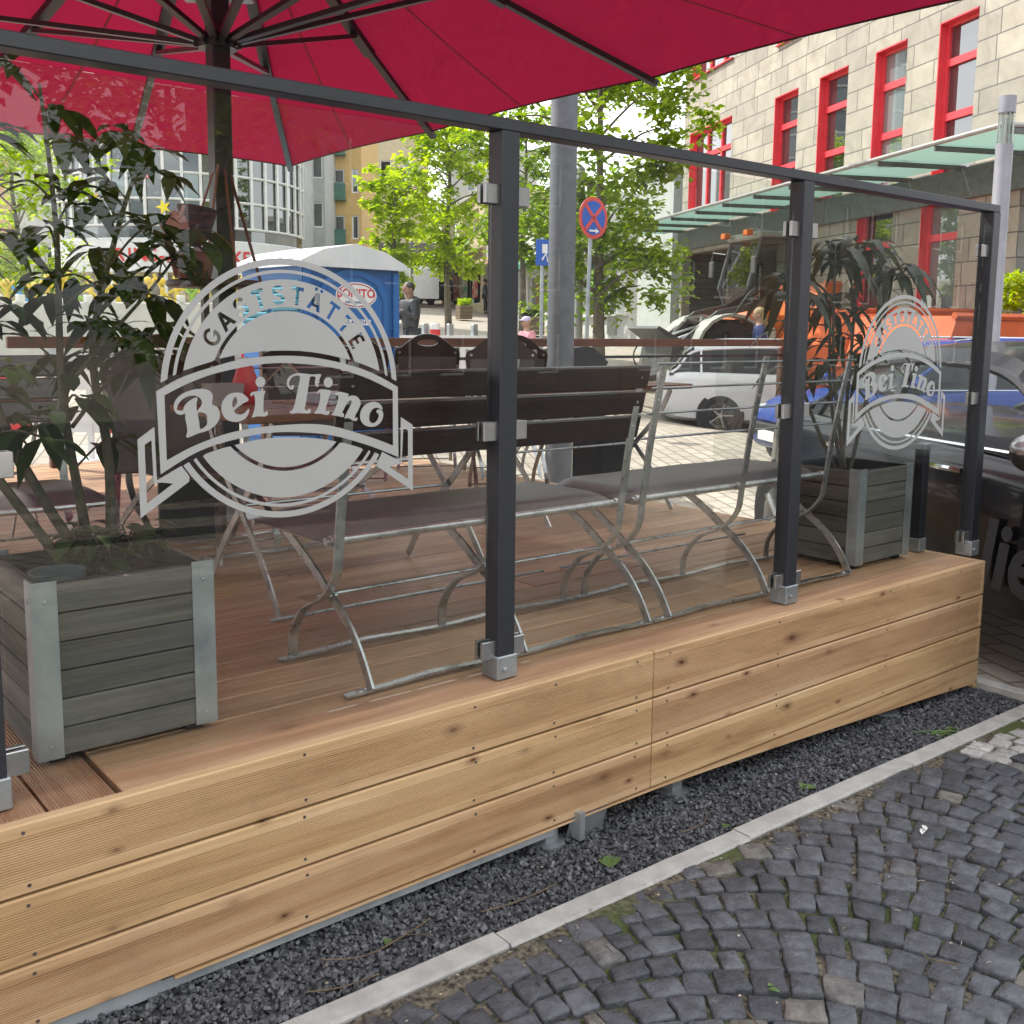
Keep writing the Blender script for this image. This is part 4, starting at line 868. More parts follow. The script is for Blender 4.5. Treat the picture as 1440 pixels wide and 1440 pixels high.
def laurel():
    t = thing('laurel_tree', 'leafy dark green laurel like shrub growing in the near planter', 'shrub', (.84, 2.73, .92)); rnd = random.Random(21); s_, l = MB(), MB()
    stems = [[(0, 0, -.03), (-.03, .02, .2), (-.06, .03, .5), (-.05, .05, .9), (-.07, .06, 1.25)], [(.02, .01, -.03), (-.12, .02, .22), (-.22, .05, .5), (-.24, .08, .85), (-.30, .08, 1.2)],
             [(.03, 0, -.03), (.05, .03, .3), (.03, .06, .6), (.10, .05, .9), (.17, .02, 1.12)], [(-.02, -.02, -.03), (-.15, -.03, .15), (-.33, 0, .5), (-.38, .03, .9), (-.36, .02, 1.2)],
             [(-.05, .03, .5), (.06, 0, .64), (.18, -.02, .78), (.29, -.03, .93)], [(-.04, .03, .4), (.04, -.02, .52), (.10, -.04, .58), (.16, -.05, .66)]]
    for i, p in enumerate(stems):
        if i < 4: grow(s_, l, p, .016, .004, 13, rnd, start=.36 if i < 2 else .42, spread=.22, per=7)
        else: grow(s_, l, p, .006, .003, 6, rnd, start=.5, spread=.10, per=6)
    for k in range(6):
        a = k * 1.05; p = [(.0, 0, 0), (cos(a) * .06 + .02, sin(a) * .05, .06), (cos(a) * .10 + .03, sin(a) * .08, .12)]; grow(s_, l, p, .006, .003, 3, rnd, leaf=(.06, .09), start=.6, spread=.05, per=6)
    s_.build('stems', M['stem'], t, smooth=True); l.build('foliage', M['lfd'], t, smooth=True)
    return t
laurel()
def schefflera():
    t = thing('rubber_plant', 'tall drooping leaved plant with three stems in the far right planter', 'plant', (4.27, 2.73, .92)); rnd = random.Random(5); s_, l = MB(), MB()
    tops = [((-.02, -.02, 0), (-.10, .02, .5), (-.12, .03, 1.02)), ((.0, .02, 0), (.08, .05, .55), (.12, .06, 1.05)), ((.04, 0, 0), (.2, .0, .5), (.30, -.02, .96)), ((-.05, 0, 0), (-.28, .05, .4), (-.40, .08, .88)), ((.02, .03, 0), (.0, .1, .4), (.0, .12, .78))]
    for p in tops:
        P = smooth_pts(p, 6, False); s_.tube(P, [.011 - .006 * i / (len(P) - 1) for i in range(len(P))], 7)
        for lev, zz in ((1.0, 0), (.93, -.02), (.8, -.02), (.66, -.02), (.5, -.02)):
            b = Vector(P[int(lev * (len(P) - 1))])
            for k in range(9 if lev > .9 else 4):
                a = k * 2.39 + rnd.random(); d = Vector((cos(a), sin(a), rnd.uniform(.1, .75))); L_ = rnd.uniform(.15, .24) * (.7 + .3 * lev)
                q = b + d * .05; s_.tube([b, q], .0025, 5); leaf_mesh(l, q, d, (0, 0, 1), L_, L_ * .15, rnd.uniform(.7, 1.2), .3, 5)
    for k in range(24):
        a = k * 2.4; leaf_mesh(l, (cos(a) * .10, sin(a) * .10, -.02), (cos(a), sin(a), .8), (0, 0, 1), rnd.uniform(.08, .14), .02, .7, .3)
    s_.build('stems', M['stem'], t, smooth=True); l.build('foliage', M['lfd2'], t, smooth=True)
schefflera()

# ================================================================== CHAIRS, TABLES
def make_chair():
    t = thing('garden_chair', 'dark padded folding garden chair', 'chair'); w = .46; lean = Matrix.Rotation(.20, 3, 'X')
    def bk(u, v, d): return Vector((u, -.20, .44)) + lean @ Vector((0, -d, v))
    s_ = MB(); s_.box((0, .03, .445), (w - .04, .46, .05), ch=.018); s_.build('seat_pad', M['cushion'], t, smooth=True, ang=50)
    p = MB(); p.prism([(-.20, .0), (.20, 0), (.215, .42), (-.215, .42)], lambda u, v, d: bk(u, v, d), -.028, .028); p.build('back_pad', M['cushion'], t, fix=True)
    out = [(-.235, .36), (-.24, .44), (-.225, .475), (-.19, .49), (-.14, .53), (-.07, .575), (0, .588), (.07, .575), (.14, .53), (.19, .49), (.225, .475), (.24, .44), (.235, .36)]
    out = [q[:2] for q in smooth_pts([(a, b, 0) for a, b in out], 3, False)]
    hole = [(.075 * cos(a * pi / 10), .535 + .026 * sin(a * pi / 10) - .012) for a in range(20)]
    v, f = flat_fill([out, hole], .011); hb = MB(); hb.add([bk(q[0], q[1], q[2]) for q in v], f); hb.build('head_board', pm('dark_red_brown_wood', (.022, .010, .008), (.04, .018, .014), 14, .35, 0, .1, 80, (1, 5, 5)), t, fix=True)
    sc = MB()
    for sx in (-1, 1): sc.lathe([(.0001, 0), (.010, 0), (.009, .006), (.0001, .007)], 10, bk(sx * .205, .45, -.012), Matrix.Rotation(-pi / 2 + .2, 3, 'X')); sc.lathe([(.0001, 0), (.010, 0), (.009, .006), (.0001, .007)], 10, bk(sx * .205, .45, .011), Matrix.Rotation(pi / 2 + .2, 3, 'X'))
    sc.build('bolts', M['steel'], t)
    for sx in (-1, 1):
        x = sx * .225; fr = MB()
        fr.tube(smooth_pts([(x, .21, .012), (x, .16, .12), (x, .03, .24), (x, -.12, .36), (x, -.21, .48), (x, -.30, .92)], 4, False), .01, flat=(.007, .024)); fr.tube(smooth_pts([(x - sx * .012, -.26, .012), (x - sx * .012, -.20, .12), (x - sx * .012, -.04, .25), (x - sx * .012, .12, .36), (x - sx * .012, .23, .43)], 4, False), .01, flat=(.007, .024))
        fr.build('side_frame', M['barsteel'], t)
        ar = MB(); ar.tube(smooth_pts([(x, -.25, .70), (x + sx * .02, -.10, .685), (x + sx * .02, .10, .66), (x, .2, .62), (x, .15, .50)], 4, False), .009, 8); ar.build('armrest', M['barsteel'], t, smooth=True)
    g = MB()
    for y, z in ((.20, .03), (-.25, .03)): g.tube([(-.22, y, z), (.22, y, z)], .006, 6)
    g.build('cross_bar', M['barsteel'], t)
    return t
ch = make_chair(); CG = 'folding chairs on the terrace'; ch['group'] = CG
move(ch, (1.72, 4.55, .53), radians(-22), 'dark padded folding chair with a handle hole in its back, left of the first emblem')
for x, y, a, lab in ((4.50, 6.55, -30, 'dark padded folding chair with complete rounded back showing left of the second post'), (4.68, 5.82, -22, 'dark folding chair whose rounded back is half hidden by the second post'),
                     (3.75, 6.3, -35, 'dark folding chair just right of the first emblem behind the bench slats'), (1.05, 6.5, 25, 'dark folding chair behind the near plant stems at the far deck edge'), (.70, 5.72, 160, 'dark folding chair behind the leaves at the left picture edge'),
                     (2.98, 5.60, -28, 'dark folding chair behind the red jug and menus seen through the first emblem'), (5.15 - 1.0, 5.1, 150, 'dark folding chair seen under the bench slats right of the second post')):
    c = copy_tree(ch); move(c, (x, y, .53), radians(a), lab)
def make_table(name, label, L_=1.2, w=.7):
    t = thing(name, label, 'table'); tp = MB()
    for k in range(5): tp.box((0, -w / 2 + w / 5 * (k + .5), .735), (L_, w / 5 - .006, .028), ch=.003)
    tp.build('table_top', wood('table_oak', (.12, .045, .025), (.20, .085, .045), (.28, .13, .07), 'X', .35, .2), t)
    for sx in (-1, 1):
        g = MB(); x = sx * (L_ / 2 - .12)
        g.tube(smooth_pts([(x, -w / 2 + .03, .012), (x, -.18, .2), (x, .0, .38), (x, .18, .56), (x, w / 2 - .08, .715)], 4, False), .01, flat=(.008, .03)); g.tube(smooth_pts([(x + .012, w / 2 - .03, .012), (x + .012, .18, .2), (x + .012, 0, .38), (x + .012, -.18, .56), (x + .012, -w / 2 + .08, .715)], 4, False), .01, flat=(.008, .03)); g.build('leg', M['barsteel'], t)
    MB().tube([(-L_ / 2 + .12, 0, .38), (L_ / 2 - .12, 0, .38)], .007, 8).build('stretcher', M['barsteel'], t)
    return t
tb = make_table('terrace_table', 'brown slatted wooden table seen through the emblem, carrying a red jug'); move(tb, (2.12, 3.62, .53)); tb['group'] = 'tables on the terrace'
tb2 = copy_tree(tb); move(tb2, (.75, 5.02, .53), 0, 'brown slatted wooden table with white napkins behind the near plant')
tb3 = copy_tree(tb); move(tb3, (4.05, 4.35, .53), 0, 'brown slatted wooden table glimpsed under the bench slats right of the second post')
TT = .53 + .749
j = MB(); j.lathe([(.04, 0), (.048, .01), (.05, .09), (.036, .13), (.03, .15), (.034, .16), (.0001, .165)], 18); jo = j.build('red_jug', M['red'], smooth=True); jo.location = (1.78, 3.84, TT); tag(jo, 'red plastic jug with a white lid on the terrace table', 'jug')
j = MB(); j.lathe([(.035, .160), (.038, .163), (.036, .18), (.0001, .184)], 16); j.build('lid', M['white'], jo, smooth=True)
mh = thing('menu_stand', 'clear tilted menu holder with brown edges on the terrace table', 'menu holder', (1.93, 3.78, TT)); q = MB(); rt = Matrix.Rotation(.78, 3, 'Y'); q.box((0, 0, .085), (.115, .004, .115), rotz(-.6) @ rt, ch=.001); q.build('sleeve', glassy('menu_sleeve', (.85, .87, .9), 1.45, 1.6), mh)
q = MB(); R_ = rotz(-.6)
for s_ in (-1, 1): q.box(R_ @ Vector((s_ * .041, 0, .126)) , (.006, .012, .118), R_ @ Matrix.Rotation(-s_ * .78, 3, 'Y'))
q.box(R_ @ Vector((0, 0, .004)), (.12, .05, .008), R_); q.build('edge_strips', pm('tan_edge', (.30, .17, .12), None, 5, .5), mh)
q = MB()
for k in range(6): q.box((random.uniform(-.006, .006), random.uniform(-.006, .006), .0035 + k * .007), (.21, .15, .006), rotz(random.uniform(-.06, .06) + .2))
q = q.build('menu_stack', pm('white_print', (.50, .53, .58), (.66, .68, .70), 30, .5, st=(1, 1, 1))); q.location = (2.12, 3.72, TT); tag(q, 'stack of pale menus lying on the table right of the menu holder', 'menus')
q = MB(); q.add([(s_ * w, p * w * .7, z) for z, w in ((0, .055), (.085, .068), (.085, .062), (.006, .05)) for s_, p in ((-1, -1), (1, -1), (1, 1), (-1, 1))], [(3, 2, 1, 0)] + [(k * 4 + i, k * 4 + (i + 1) % 4, k * 4 + 4 + (i + 1) % 4, k * 4 + 4 + i) for k in range(3) for i in range(4)] + [(12, 13, 14, 15)])
q = q.build('cutlery_box', pm('beige_box', (.30, .25, .23), (.36, .30, .28), 8, .6)); q.location = (1.66, 3.78, TT); tag(q, 'beige tapered cutlery box left of the red jug on the table', 'box')
for k, (x, y, lab) in enumerate(((.72, 4.86, 'folded white napkin standing on the left table, leftmost of three'), (.84, 4.92, 'folded white napkin standing on the left table, middle of three'), (.97, 4.88, 'folded white napkin standing on the left table, rightmost of three'))):
    q = MB(); q.add([(-.05, -.02, 0), (.05, -.02, 0), (.05, .03, 0), (-.05, .03, 0), (-.02, .0, .10), (.02, .01, .085)], [(3, 2, 1, 0), (0, 1, 5, 4), (2, 3, 4, 5), (1, 2, 5), (3, 0, 4)])
    q = q.build('napkin', M['white']); q.location = (x, y, TT); q.rotation_euler = (0, 0, k * .8); tag(q, lab, 'napkin', 'folded napkins')
q = MB(); q.box((0, 0, .3), (.28, .28, .6), ch=.01); bx = q.build('black_bin', pm('black_green_plastic', (.012, .016, .014), (.02, .025, .022), 6, .5)); bx.location = (2.02, 5.0, .53); bx.rotation_euler = (0, 0, -.6); tag(bx, 'tall black square bin standing on the deck behind the left chair', 'bin')
q = MB(); q.box((0, 0, .613), (.295, .295, .025), ch=.008); q.build('lid', M['black'], bx)
q = MB(); q.box((0, 0, .26), (.30, .26, .52), ch=.03); q = q.build('black_cover', pm('black_cloth', (.012, .012, .013), (.022, .022, .024), 8, .8, 0, .6, 20)); q.location = (4.45, 4.55, .53); tag(q, 'black cloth covered box under the second bench', 'box')

# ================================================================== FAR EDGE OF THE TERRACE
rf = thing('terrace_rail', 'long brown wooden rail on dark posts along the far terrace edge', 'railing', (4.5, 8.0, hg(4.5, 8)))
wbuild(MB().box((6.6, 8.0, 1.455), (9.4, .05, .085), ch=.004), 'top_rail', M['dkbrown'], rf)
wbuild(MB().box((6.6, 8.02, 1.30), (9.4, .03, .03), ch=.003), 'lower_rail', M['black'], rf)
for x in (2.2, 3.9, 11.0): wbuild(MB().box((x, 8.035, .7), (.07, .06, 1.38), ch=.004), 'post', M['dkbrown'], rf)
cv = MB(); pr = [(-.62, 0), (.50, 0), (.55, .06), (.34, .21), (.22, .215), (-.45, .15), (-.60, .10)]
cv.prism(pr, lambda u, v, w: (u, w, v), -.16, .16); q = cv.build('folded_cover', pm('black_tarpaulin', (.010, .011, .012), (.02, .021, .022), 10, .6, 0, .5, 14), smooth=True, ang=30); q.location = (6.75, 7.55, 1.21); tag(q, 'black folded tarpaulin bundle leaning on the rail behind the second post', 'cover')
q = MB(); q.box((6.75, 7.6, .88), (1.1, .36, .66), ch=.01); q = q.build('sideboard', M['slat']); tag(q, 'dark brown serving sideboard under the black tarpaulin', 'sideboard')
# ================================================================== TREES
M['leaf_lime'] = leafmat('lime_leaf', (.18, .27, .02), (.42, .50, .06), .6)
M['leaf_mid'] = leafmat('fresh_leaf', (.10, .175, .022), (.28, .36, .06), .55)
M['leaf_dark'] = leafmat('dark_leaf', (.03, .065, .014), (.09, .14, .03), .4)
def tree(name, label, loc, h, trunk_h, r, crown_r, crown_h, nleaf, ls, lm, seed, lean=(0, 0), group=None, low=.0):
    """trunk with limbs and a crown of many separate small leaves in clusters"""
    rnd = random.Random(seed); t = thing(name, label, 'tree', loc, 0, group); tk = MB(); lf = MB()
    top = Vector((lean[0], lean[1], h * .86)); P = smooth_pts([(0, 0, -.1), (lean[0] * .15 + rnd.uniform(-.05, .05), lean[1] * .1, trunk_h * .5), (lean[0] * .4, lean[1] * .4, trunk_h), (lean[0] * .7 + rnd.uniform(-.2, .2), lean[1] * .7, (trunk_h + h) / 2), tuple(top)], 6, False)
    m = len(P); tk.tube(P, [r * (1.15 if i == 0 else 1) * (1 - .88 * i / (m - 1)) for i in range(m)], 10)
    cl = []
    nl = 26
    for k in range(nl):
        f = (k + .5) / nl; i = int((.40 + .58 * f) * (m - 1)); b = Vector(P[i]); a = k * 2.4 + rnd.uniform(-.4, .4)
        zz = (b.z - trunk_h) / (h - trunk_h); wd = crown_r * max(.25, sin(pi * min(1, max(.12, .18 + zz * .80))) ** .7) * rnd.uniform(.65, 1.12)
        e = b + Vector((cos(a) * wd, sin(a) * wd, wd * rnd.uniform(.05, .6) - low * wd)); md = b.lerp(e, .5) + Vector((0, 0, .12 * wd))
        L_ = smooth_pts([tuple(b), tuple(md), tuple(e)], 4, False); r0 = r * .34 * (1 - .7 * f); tk.tube(L_, [r0 * (1 - .85 * q / (len(L_) - 1)) for q in range(len(L_))], 5)
        for u in (.45, .62, .8, .95, 1.05):
            c = b.lerp(e, u) + Vector((rnd.gauss(0, 1), rnd.gauss(0, 1), rnd.gauss(0, .8))) * crown_r * .15; cl.append((c, crown_r * rnd.uniform(.13, .27)))
    for _ in range(nleaf):
        c, cr_ = cl[rnd.randrange(len(cl))]; v = Vector((rnd.gauss(0, 1), rnd.gauss(0, 1), rnd.gauss(0, .75))); p = c + v.normalized() * cr_ * rnd.random() ** .5
        a = rnd.uniform(0, 2 * pi); d = Vector((cos(a), sin(a), rnd.uniform(-1.1, .3))).normalized(); s_ = d.cross(Vector((rnd.uniform(-.6, .6), rnd.uniform(-.6, .6), 1))).normalized(); L2 = ls * rnd.uniform(.7, 1.3); up = s_.cross(d) * L2 * .12
        lf.add([p, p + d * L2 * .45 - s_ * L2 * .36 + up, p + d * L2, p + d * L2 * .45 + s_ * L2 * .36 + up], [(0, 1, 2), (0, 2, 3)])
    tk.build('trunk', M['bark'], t, smooth=True); lf.build('crown', lm, t)
    return t
TG = 'street trees round the square'
tree('street_tree', 'leafy young tree with a thick trunk behind the no stopping sign', at(852, 18), 7.4, 2.3, .135, 2.0, 4, 9500, .15, M['leaf_mid'], 3, (-.1, .1), TG)
tree('street_tree', 'slim bright green tree right of the blue toilet, standing on the sunlit pavement', at(641, 28), 7.0, 2.7, .12, 1.35, 4, 6500, .16, M['leaf_lime'], 8, (-.2, .1), TG)
tree('street_tree', 'yellow green tree whose trunk stands just behind the man in the jacket', at(560, 25), 4.9, 2.1, .11, .75, 3, 3000, .15, M['leaf_lime'], 12, (.1, 0), TG)
tree('street_tree', 'bright green tree glimpsed through the near plant at the left picture edge', at(55, 24), 6.0, 1.6, .11, 1.7, 3, 4500, .17, M['leaf_lime'], 15, (0, 0), TG)
tree('street_tree', 'leafy tree between the second post and the thick grey pole', at(742, 36), 8.4, 3.2, .14, 1.35, 4, 4500, .18, M['leaf_mid'], 19, (0, 0), TG)
tree('clipped_tree', 'low bright green clipped tree at the right picture edge beside the stone wall', at(1440, 14.2), 2.5, 1.1, .05, .55, 1.5, 3200, .08, M['leaf_lime'], 23, (0, 0))
# trees across the street behind the viewer, seen mirrored in the glass
for k, (x, y, h, sd_) in enumerate(((-1.5, -9.5, 9, 31), (6.5, -12, 8.5, 33))):
    tree('street_tree', ('tall tree mirrored in the glass over the red parasol', 'tree mirrored in the middle glass pane')[k], (x, y, hg(x, y)), h, 2.8, .17, 2.7, 5, 4200, .24, M['leaf_mid'], sd_, (0, 0), 'trees mirrored in the glass')

# ================================================================== BUILDINGS
def stone(name, c1, c2, mortar, bw=1.05, rh=.36, ax='xz'):
    m, nt, b = nodes_of(name); N = nt.nodes.new; L = nt.links.new
    tc = N('ShaderNodeTexCoord'); sx = N('ShaderNodeSeparateXYZ'); cb = N('ShaderNodeCombineXYZ'); L(tc.outputs['Object'], sx.inputs[0]); ad = N('ShaderNodeMath'); L(sx.outputs[0], ad.inputs[0]); L(sx.outputs[1], ad.inputs[1]); L(ad.outputs[0], cb.inputs[0]); L(sx.outputs[2], cb.inputs[1])
    br = N('ShaderNodeTexBrick'); br.inputs['Scale'].default_value = 1; br.inputs['Brick Width'].default_value = bw; br.inputs['Row Height'].default_value = rh; br.inputs['Mortar Size'].default_value = .011; br.offset_frequency = 2; br.offset = .37; br.squash = .7; br.squash_frequency = 3
    br.inputs['Color1'].default_value = rgba(c1); br.inputs['Color2'].default_value = rgba(c2); br.inputs['Mortar'].default_value = rgba(mortar); L(cb.outputs[0], br.inputs['Vector'])
    nz = N('ShaderNodeTexNoise'); nz.inputs['Scale'].default_value = 1.6; nz.inputs['Detail'].default_value = 9; nz.inputs['Roughness'].default_value = .65; nz.inputs['Distortion'].default_value = 1.2; L(tc.outputs['Object'], nz.inputs['Vector'])
    hs = N('ShaderNodeHueSaturation'); mr = N('ShaderNodeMapRange'); mr.inputs[1].default_value = .3; mr.inputs[2].default_value = .7; mr.inputs[3].default_value = .78; mr.inputs[4].default_value = 1.2; L(nz.outputs[0], mr.inputs[0]); L(mr.outputs[0], hs.inputs['Value']); L(br.outputs[0], hs.inputs['Color']); L(hs.outputs[0], b.inputs['Base Color'])
    b.inputs['Roughness'].default_value = .8; bp = N('ShaderNodeBump'); bp.invert = True; bp.inputs['Distance'].default_value = .012; L(br.outputs['Fac'], bp.inputs['Height']); L(bp.outputs[0], b.inputs['Normal'])
    return m
def holed_wall(mb, u0, u1, z0, z1, holes, depth=.22, y=0):
    """front skin at local y with reveals going back"""
    us = sorted({u0, u1} | {h[0] for h in holes} | {h[1] for h in holes}); zs = sorted({z0, z1} | {h[2] for h in holes} | {h[3] for h in holes})
    inside = lambda a, c: any(h[0] <= a <= h[1] and h[2] <= c <= h[3] for h in holes)
    for a, b_ in zip(us[:-1], us[1:]):
        for c, d in zip(zs[:-1], zs[1:]):
            if not inside((a + b_) / 2, (c + d) / 2): mb.quad((b_, y, c), (a, y, c), (a, y, d), (b_, y, d))
    for (a, b_, c, d) in holes:
        q = y - depth; mb.quad((a, y, c), (a, q, c), (a, q, d), (a, y, d)); mb.quad((b_, q, c), (b_, y, c), (b_, y, d), (b_, q, d)); mb.quad((a, q, d), (b_, q, d), (b_, y, d), (a, y, d)); mb.quad((a, y, c), (b_, y, c), (b_, q, c), (a, q, c))
def winglass(name, inner, rough=.03):
    m, nt, b = nodes_of(name); b.inputs['Base Color'].default_value = rgba(inner); b.inputs['Roughness'].default_value = rough; setspec(b, .9); b.inputs['Coat Weight'].default_value = 1; b.inputs['Coat Roughness'].default_value = .01; b.inputs['Coat IOR'].default_value = 1.9; return m
M['pane'] = winglass('window_pane', (.025, .03, .032)); M['pane_pale'] = winglass('window_pane_curtained', (.16, .20, .20))
def window(parent, a, b_, c, d, frame, pane, y=-.16, fw=.075, mull=(), trans=(), name='window', head=None):
    f = MB(); f.box(((a + b_) / 2, y, c + fw / 2), (b_ - a, .07, fw)); f.box(((a + b_) / 2, y, d - fw / 2), (b_ - a, .07, fw)); f.box((a + fw / 2, y, (c + d) / 2), (fw, .07, d - c - 2 * fw)); f.box((b_ - fw / 2, y, (c + d) / 2), (fw, .07, d - c - 2 * fw))
    for u in mull: f.box((u, y + .004, (c + d) / 2), (fw, .07, d - c - 2 * fw))
    for z in trans: f.box(((a + b_) / 2, y + .008, z), (b_ - a - 2 * fw, .07, fw * 1.5))
    fo = f.build(name, frame, parent); MB().box(((a + b_) / 2, y - .02, (c + d) / 2), (b_ - a - fw, .012, d - c - fw)).build('pane', pane, fo)
    return fo
RZ = radians(64)
sb = thing('stone_building', 'tall beige stone clad building with narrow red framed windows at the right', 'building', at(1425, 15), RZ)
gz0 = hg(*sb.location[:2]); sb.location.z = gz0
red_f = pm('red_window_frame', (.66, .045, .06), (.74, .06, .075), 4, .4)
Z = lambda z: z - gz0
COLS = ((1.17, 2.1), (2.96, 3.88), (4.76, 5.77), (6.6, 7.58)); holes = []
for a, b_ in COLS: holes += [(a, b_, Z(4.05), Z(6.45)), (a, b_, Z(7.45), Z(9.6))]
holes += [(9.65, 12.06, Z(4.6), Z(6.5)), (9.65, 12.06, Z(7.75), Z(9.6)), (1.35, 2.3, Z(.95), Z(3.75)), (3.1, 4.2, Z(.95), Z(3.75)), (7.2, 12.3, -.5, Z(3.55))]
wl_ = MB(); holed_wall(wl_, 0, 12.45, -.6, Z(13), holes); wl_.build('front_wall', stone('sandstone_cladding', (.385, .345, .28), (.295, .268, .222), (.14, .132, .12)), sb)
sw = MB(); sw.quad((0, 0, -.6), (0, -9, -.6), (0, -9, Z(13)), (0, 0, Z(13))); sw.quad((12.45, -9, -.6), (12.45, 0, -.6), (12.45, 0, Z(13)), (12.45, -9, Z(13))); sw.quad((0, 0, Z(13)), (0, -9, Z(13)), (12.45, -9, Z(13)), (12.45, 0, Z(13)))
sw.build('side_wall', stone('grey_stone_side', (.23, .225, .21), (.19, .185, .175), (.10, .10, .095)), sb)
po_ = MB(); po_.quad((12.3, -3.2, -.5), (7.2, -3.2, -.5), (7.2, -3.2, Z(3.55)), (12.3, -3.2, Z(3.55))); po_.quad((7.2, -3.2, -.5), (7.2, -.22, -.5), (7.2, -.22, Z(3.55)), (7.2, -3.2, Z(3.55))); po_.quad((12.3, -.22, -.5), (12.3, -3.2, -.5), (12.3, -3.2, Z(3.55)), (12.3, -.22, Z(3.55))); po_.quad((7.2, -.22, Z(3.55)), (12.3, -.22, Z(3.55)), (12.3, -3.2, Z(3.55)), (7.2, -3.2, Z(3.55)))
po_.build('porch', stone('dark_slate', (.10, .10, .095), (.075, .075, .07), (.05, .05, .05), .6, .14), sb)
jm = MB()
for i, (a, b_, c, d) in enumerate(holes[:-1]):
    pan = M['pane_pale'] if i in (2, 5, 10) else M['pane']
    dbl = b_ - a > 1.5
    window(sb, a, b_, c, d, red_f, pan, mull=((a + .8, a + 1.6) if dbl else ()), trans=((d - .62,) if dbl else ((d - .62, c + .95) if d - c > 2.2 else (d - .62,))))
    jb = MB(); jb.box((b_ - .012, -.06, (c + d) / 2), (.022, .14, d - c - .004)); jb.box(((a + b_) / 2, -.06, d - .012), (b_ - a - .05, .14, .022)); jb.box(((a + b_) / 2, -.03, c + .012), (b_ - a - .05, .20, .022)); jb.build('reveal_lining', red_f, sb)
vg = MB(); vg.box((4.75, .03, Z(3.05)), (.75, .06, .5)); vo_ = vg.build('vent_grille', pm('grey_vent', (.2, .2, .19), None, 5, .6), sb); v2 = MB()
for k in range(6): v2.box((4.75, .064, Z(2.87) + k * .072), (.66, .012, .03))
tag(v2.build('vent_slots', M['black'], vo_), kind='stuff')
MB().box((2.0, .012, Z(1.9)), (.26, .01, .62)).build('window_notice', pm('pale_notice', (.45, .6, .6), (.6, .72, .70), 20, .5), sb)
# glass canopy
cg = glassy('canopy_glass', (.62, .76, .72), 1.5, 1.3)
def frosted_canopy():
    m = bpy.data.materials.new('frosted_canopy_glass'); m.use_nodes = True; nt = m.node_tree; nt.nodes.clear(); N = nt.nodes.new; L = nt.links.new
    o = N('ShaderNodeOutputMaterial'); d = N('ShaderNodeBsdfDiffuse'); d.inputs[0].default_value = (.42, .54, .50, 1); t = N('ShaderNodeBsdfTranslucent'); t.inputs[0].default_value = (.50, .66, .61, 1); mx = N('ShaderNodeMixShader'); mx.inputs[0].default_value = .6
    L(d.outputs[0], mx.inputs[1]); L(t.outputs[0], mx.inputs[2]); L(mx.outputs[0], o.inputs[0]); return m
cm = frosted_canopy(); stl = pm('canopy_steel', (.10, .105, .105), (.14, .145, .145), 8, .5, .3)
ca = thing('glass_canopy', 'green frosted glass canopy on dark steel ribs along the stone building', 'canopy', tuple(sb.location), RZ)
k = 0; u = -1.5
while u < 12.4:
    MB().box((u + .675, .80, Z(4.16)), (1.33, 1.40, .014)).build('glass_pane', cm, ca)
    MB().box((u, .78, Z(4.10)), (.035, 1.5, .07)).build('rib', stl, ca); u += 1.36
MB().tube([(-1.5, 1.52, Z(4.17)), (12.4, 1.52, Z(4.17))], .035, 8).build('edge_tube', pm('edge_rail_grey', (.28, .28, .27), (.34, .34, .33), 6, .4, .4), ca)
MB().box((5.45, .06, Z(3.86)), (13.9, .12, .46)).build('wall_beam', stl, ca)
for q in range(4):
    MB().box((-.80, .05 - q * 1.36 - .68, Z(4.155)), (1.40, 1.33, .014)).build('glass_pane', cm, ca); MB().box((-.8, .05 - q * 1.36, Z(4.10)), (1.5, .035, .07)).build('rib', stl, ca)
MB().box((-.06, -2.7, Z(3.86)), (.12, 5.4, .46)).build('wall_beam', stl, ca)
MB().tube([(-1.5, 1.52, Z(4.17)), (-1.5, -5.4, Z(4.17))], .035, 8).build('edge_tube', pm('edge_rail_grey2', (.28, .28, .27), (.34, .34, .33), 6, .4, .4), ca)
# pale block at the far end of the stone building
pb_ = thing('pale_annex', 'pale grey rendered block beside the dark porch of the stone building', 'building', at(948, 28.2), RZ)
MB().box((1.3, -2.0, 2.2), (2.6, 4.0, 5.6)).build('wall', pm('pale_render', (.38, .41, .39), (.45, .47, .45), 3, .8), pb_); MB().box((1.3, -2.0, 5.06), (2.8, 4.2, .12)).build('roof_edge', stl, pb_)
# shop row
def fac(p, c=11.9): d = c / ((p - 720) / 1450 + .237); return at(p, d)
def shop(label, p0, p1, h, wallm, wins, framem, extra=None, up=()):
    A, B = fac(p0), fac(p1); L_ = math.hypot(B[0] - A[0], B[1] - A[1]); t = thing('shop', label, 'shop', A, RZ, 'shops along the side of the square'); rise = B[2] - A[2]
    hs = [(a * L_, b_ * L_, c, d) for a, b_, c, d in wins]; w = MB(); holed_wall(w, 0, L_, -.6, h, hs); w.quad((0, 0, -.6), (0, -8, -.6), (0, -8, h), (0, 0, h)); w.quad((0, 0, h), (0, -8, h), (L_, -8, h), (L_, 0, h)); w.quad((L_, -8, -.6), (L_, 0, -.6), (L_, 0, h), (L_, -8, h)); w.build('wall', wallm, t)
    for a, b_, c, d in hs: window(t, a, b_, c, d, framem, M['pane'], mull=((a + b_) / 2,) if b_ - a > 1.4 else (), fw=.06)
    MB().box((L_ / 2, .12, h - .12), (L_ - .02, .26, .24)).build('fascia', pm('shop_fascia', (.40, .39, .36), (.46, .45, .42), 5, .7), t)
    if extra: extra(t, L_)
    return t
wht = pm('white_render', (.50, .50, .47), (.58, .57, .54), 2.5, .85); crm = pm('cream_render', (.50, .42, .27), (.58, .49, .33), 2.5, .85); grn = pm('grey_render', (.34, .345, .33), (.40, .40, .385), 2, .85)
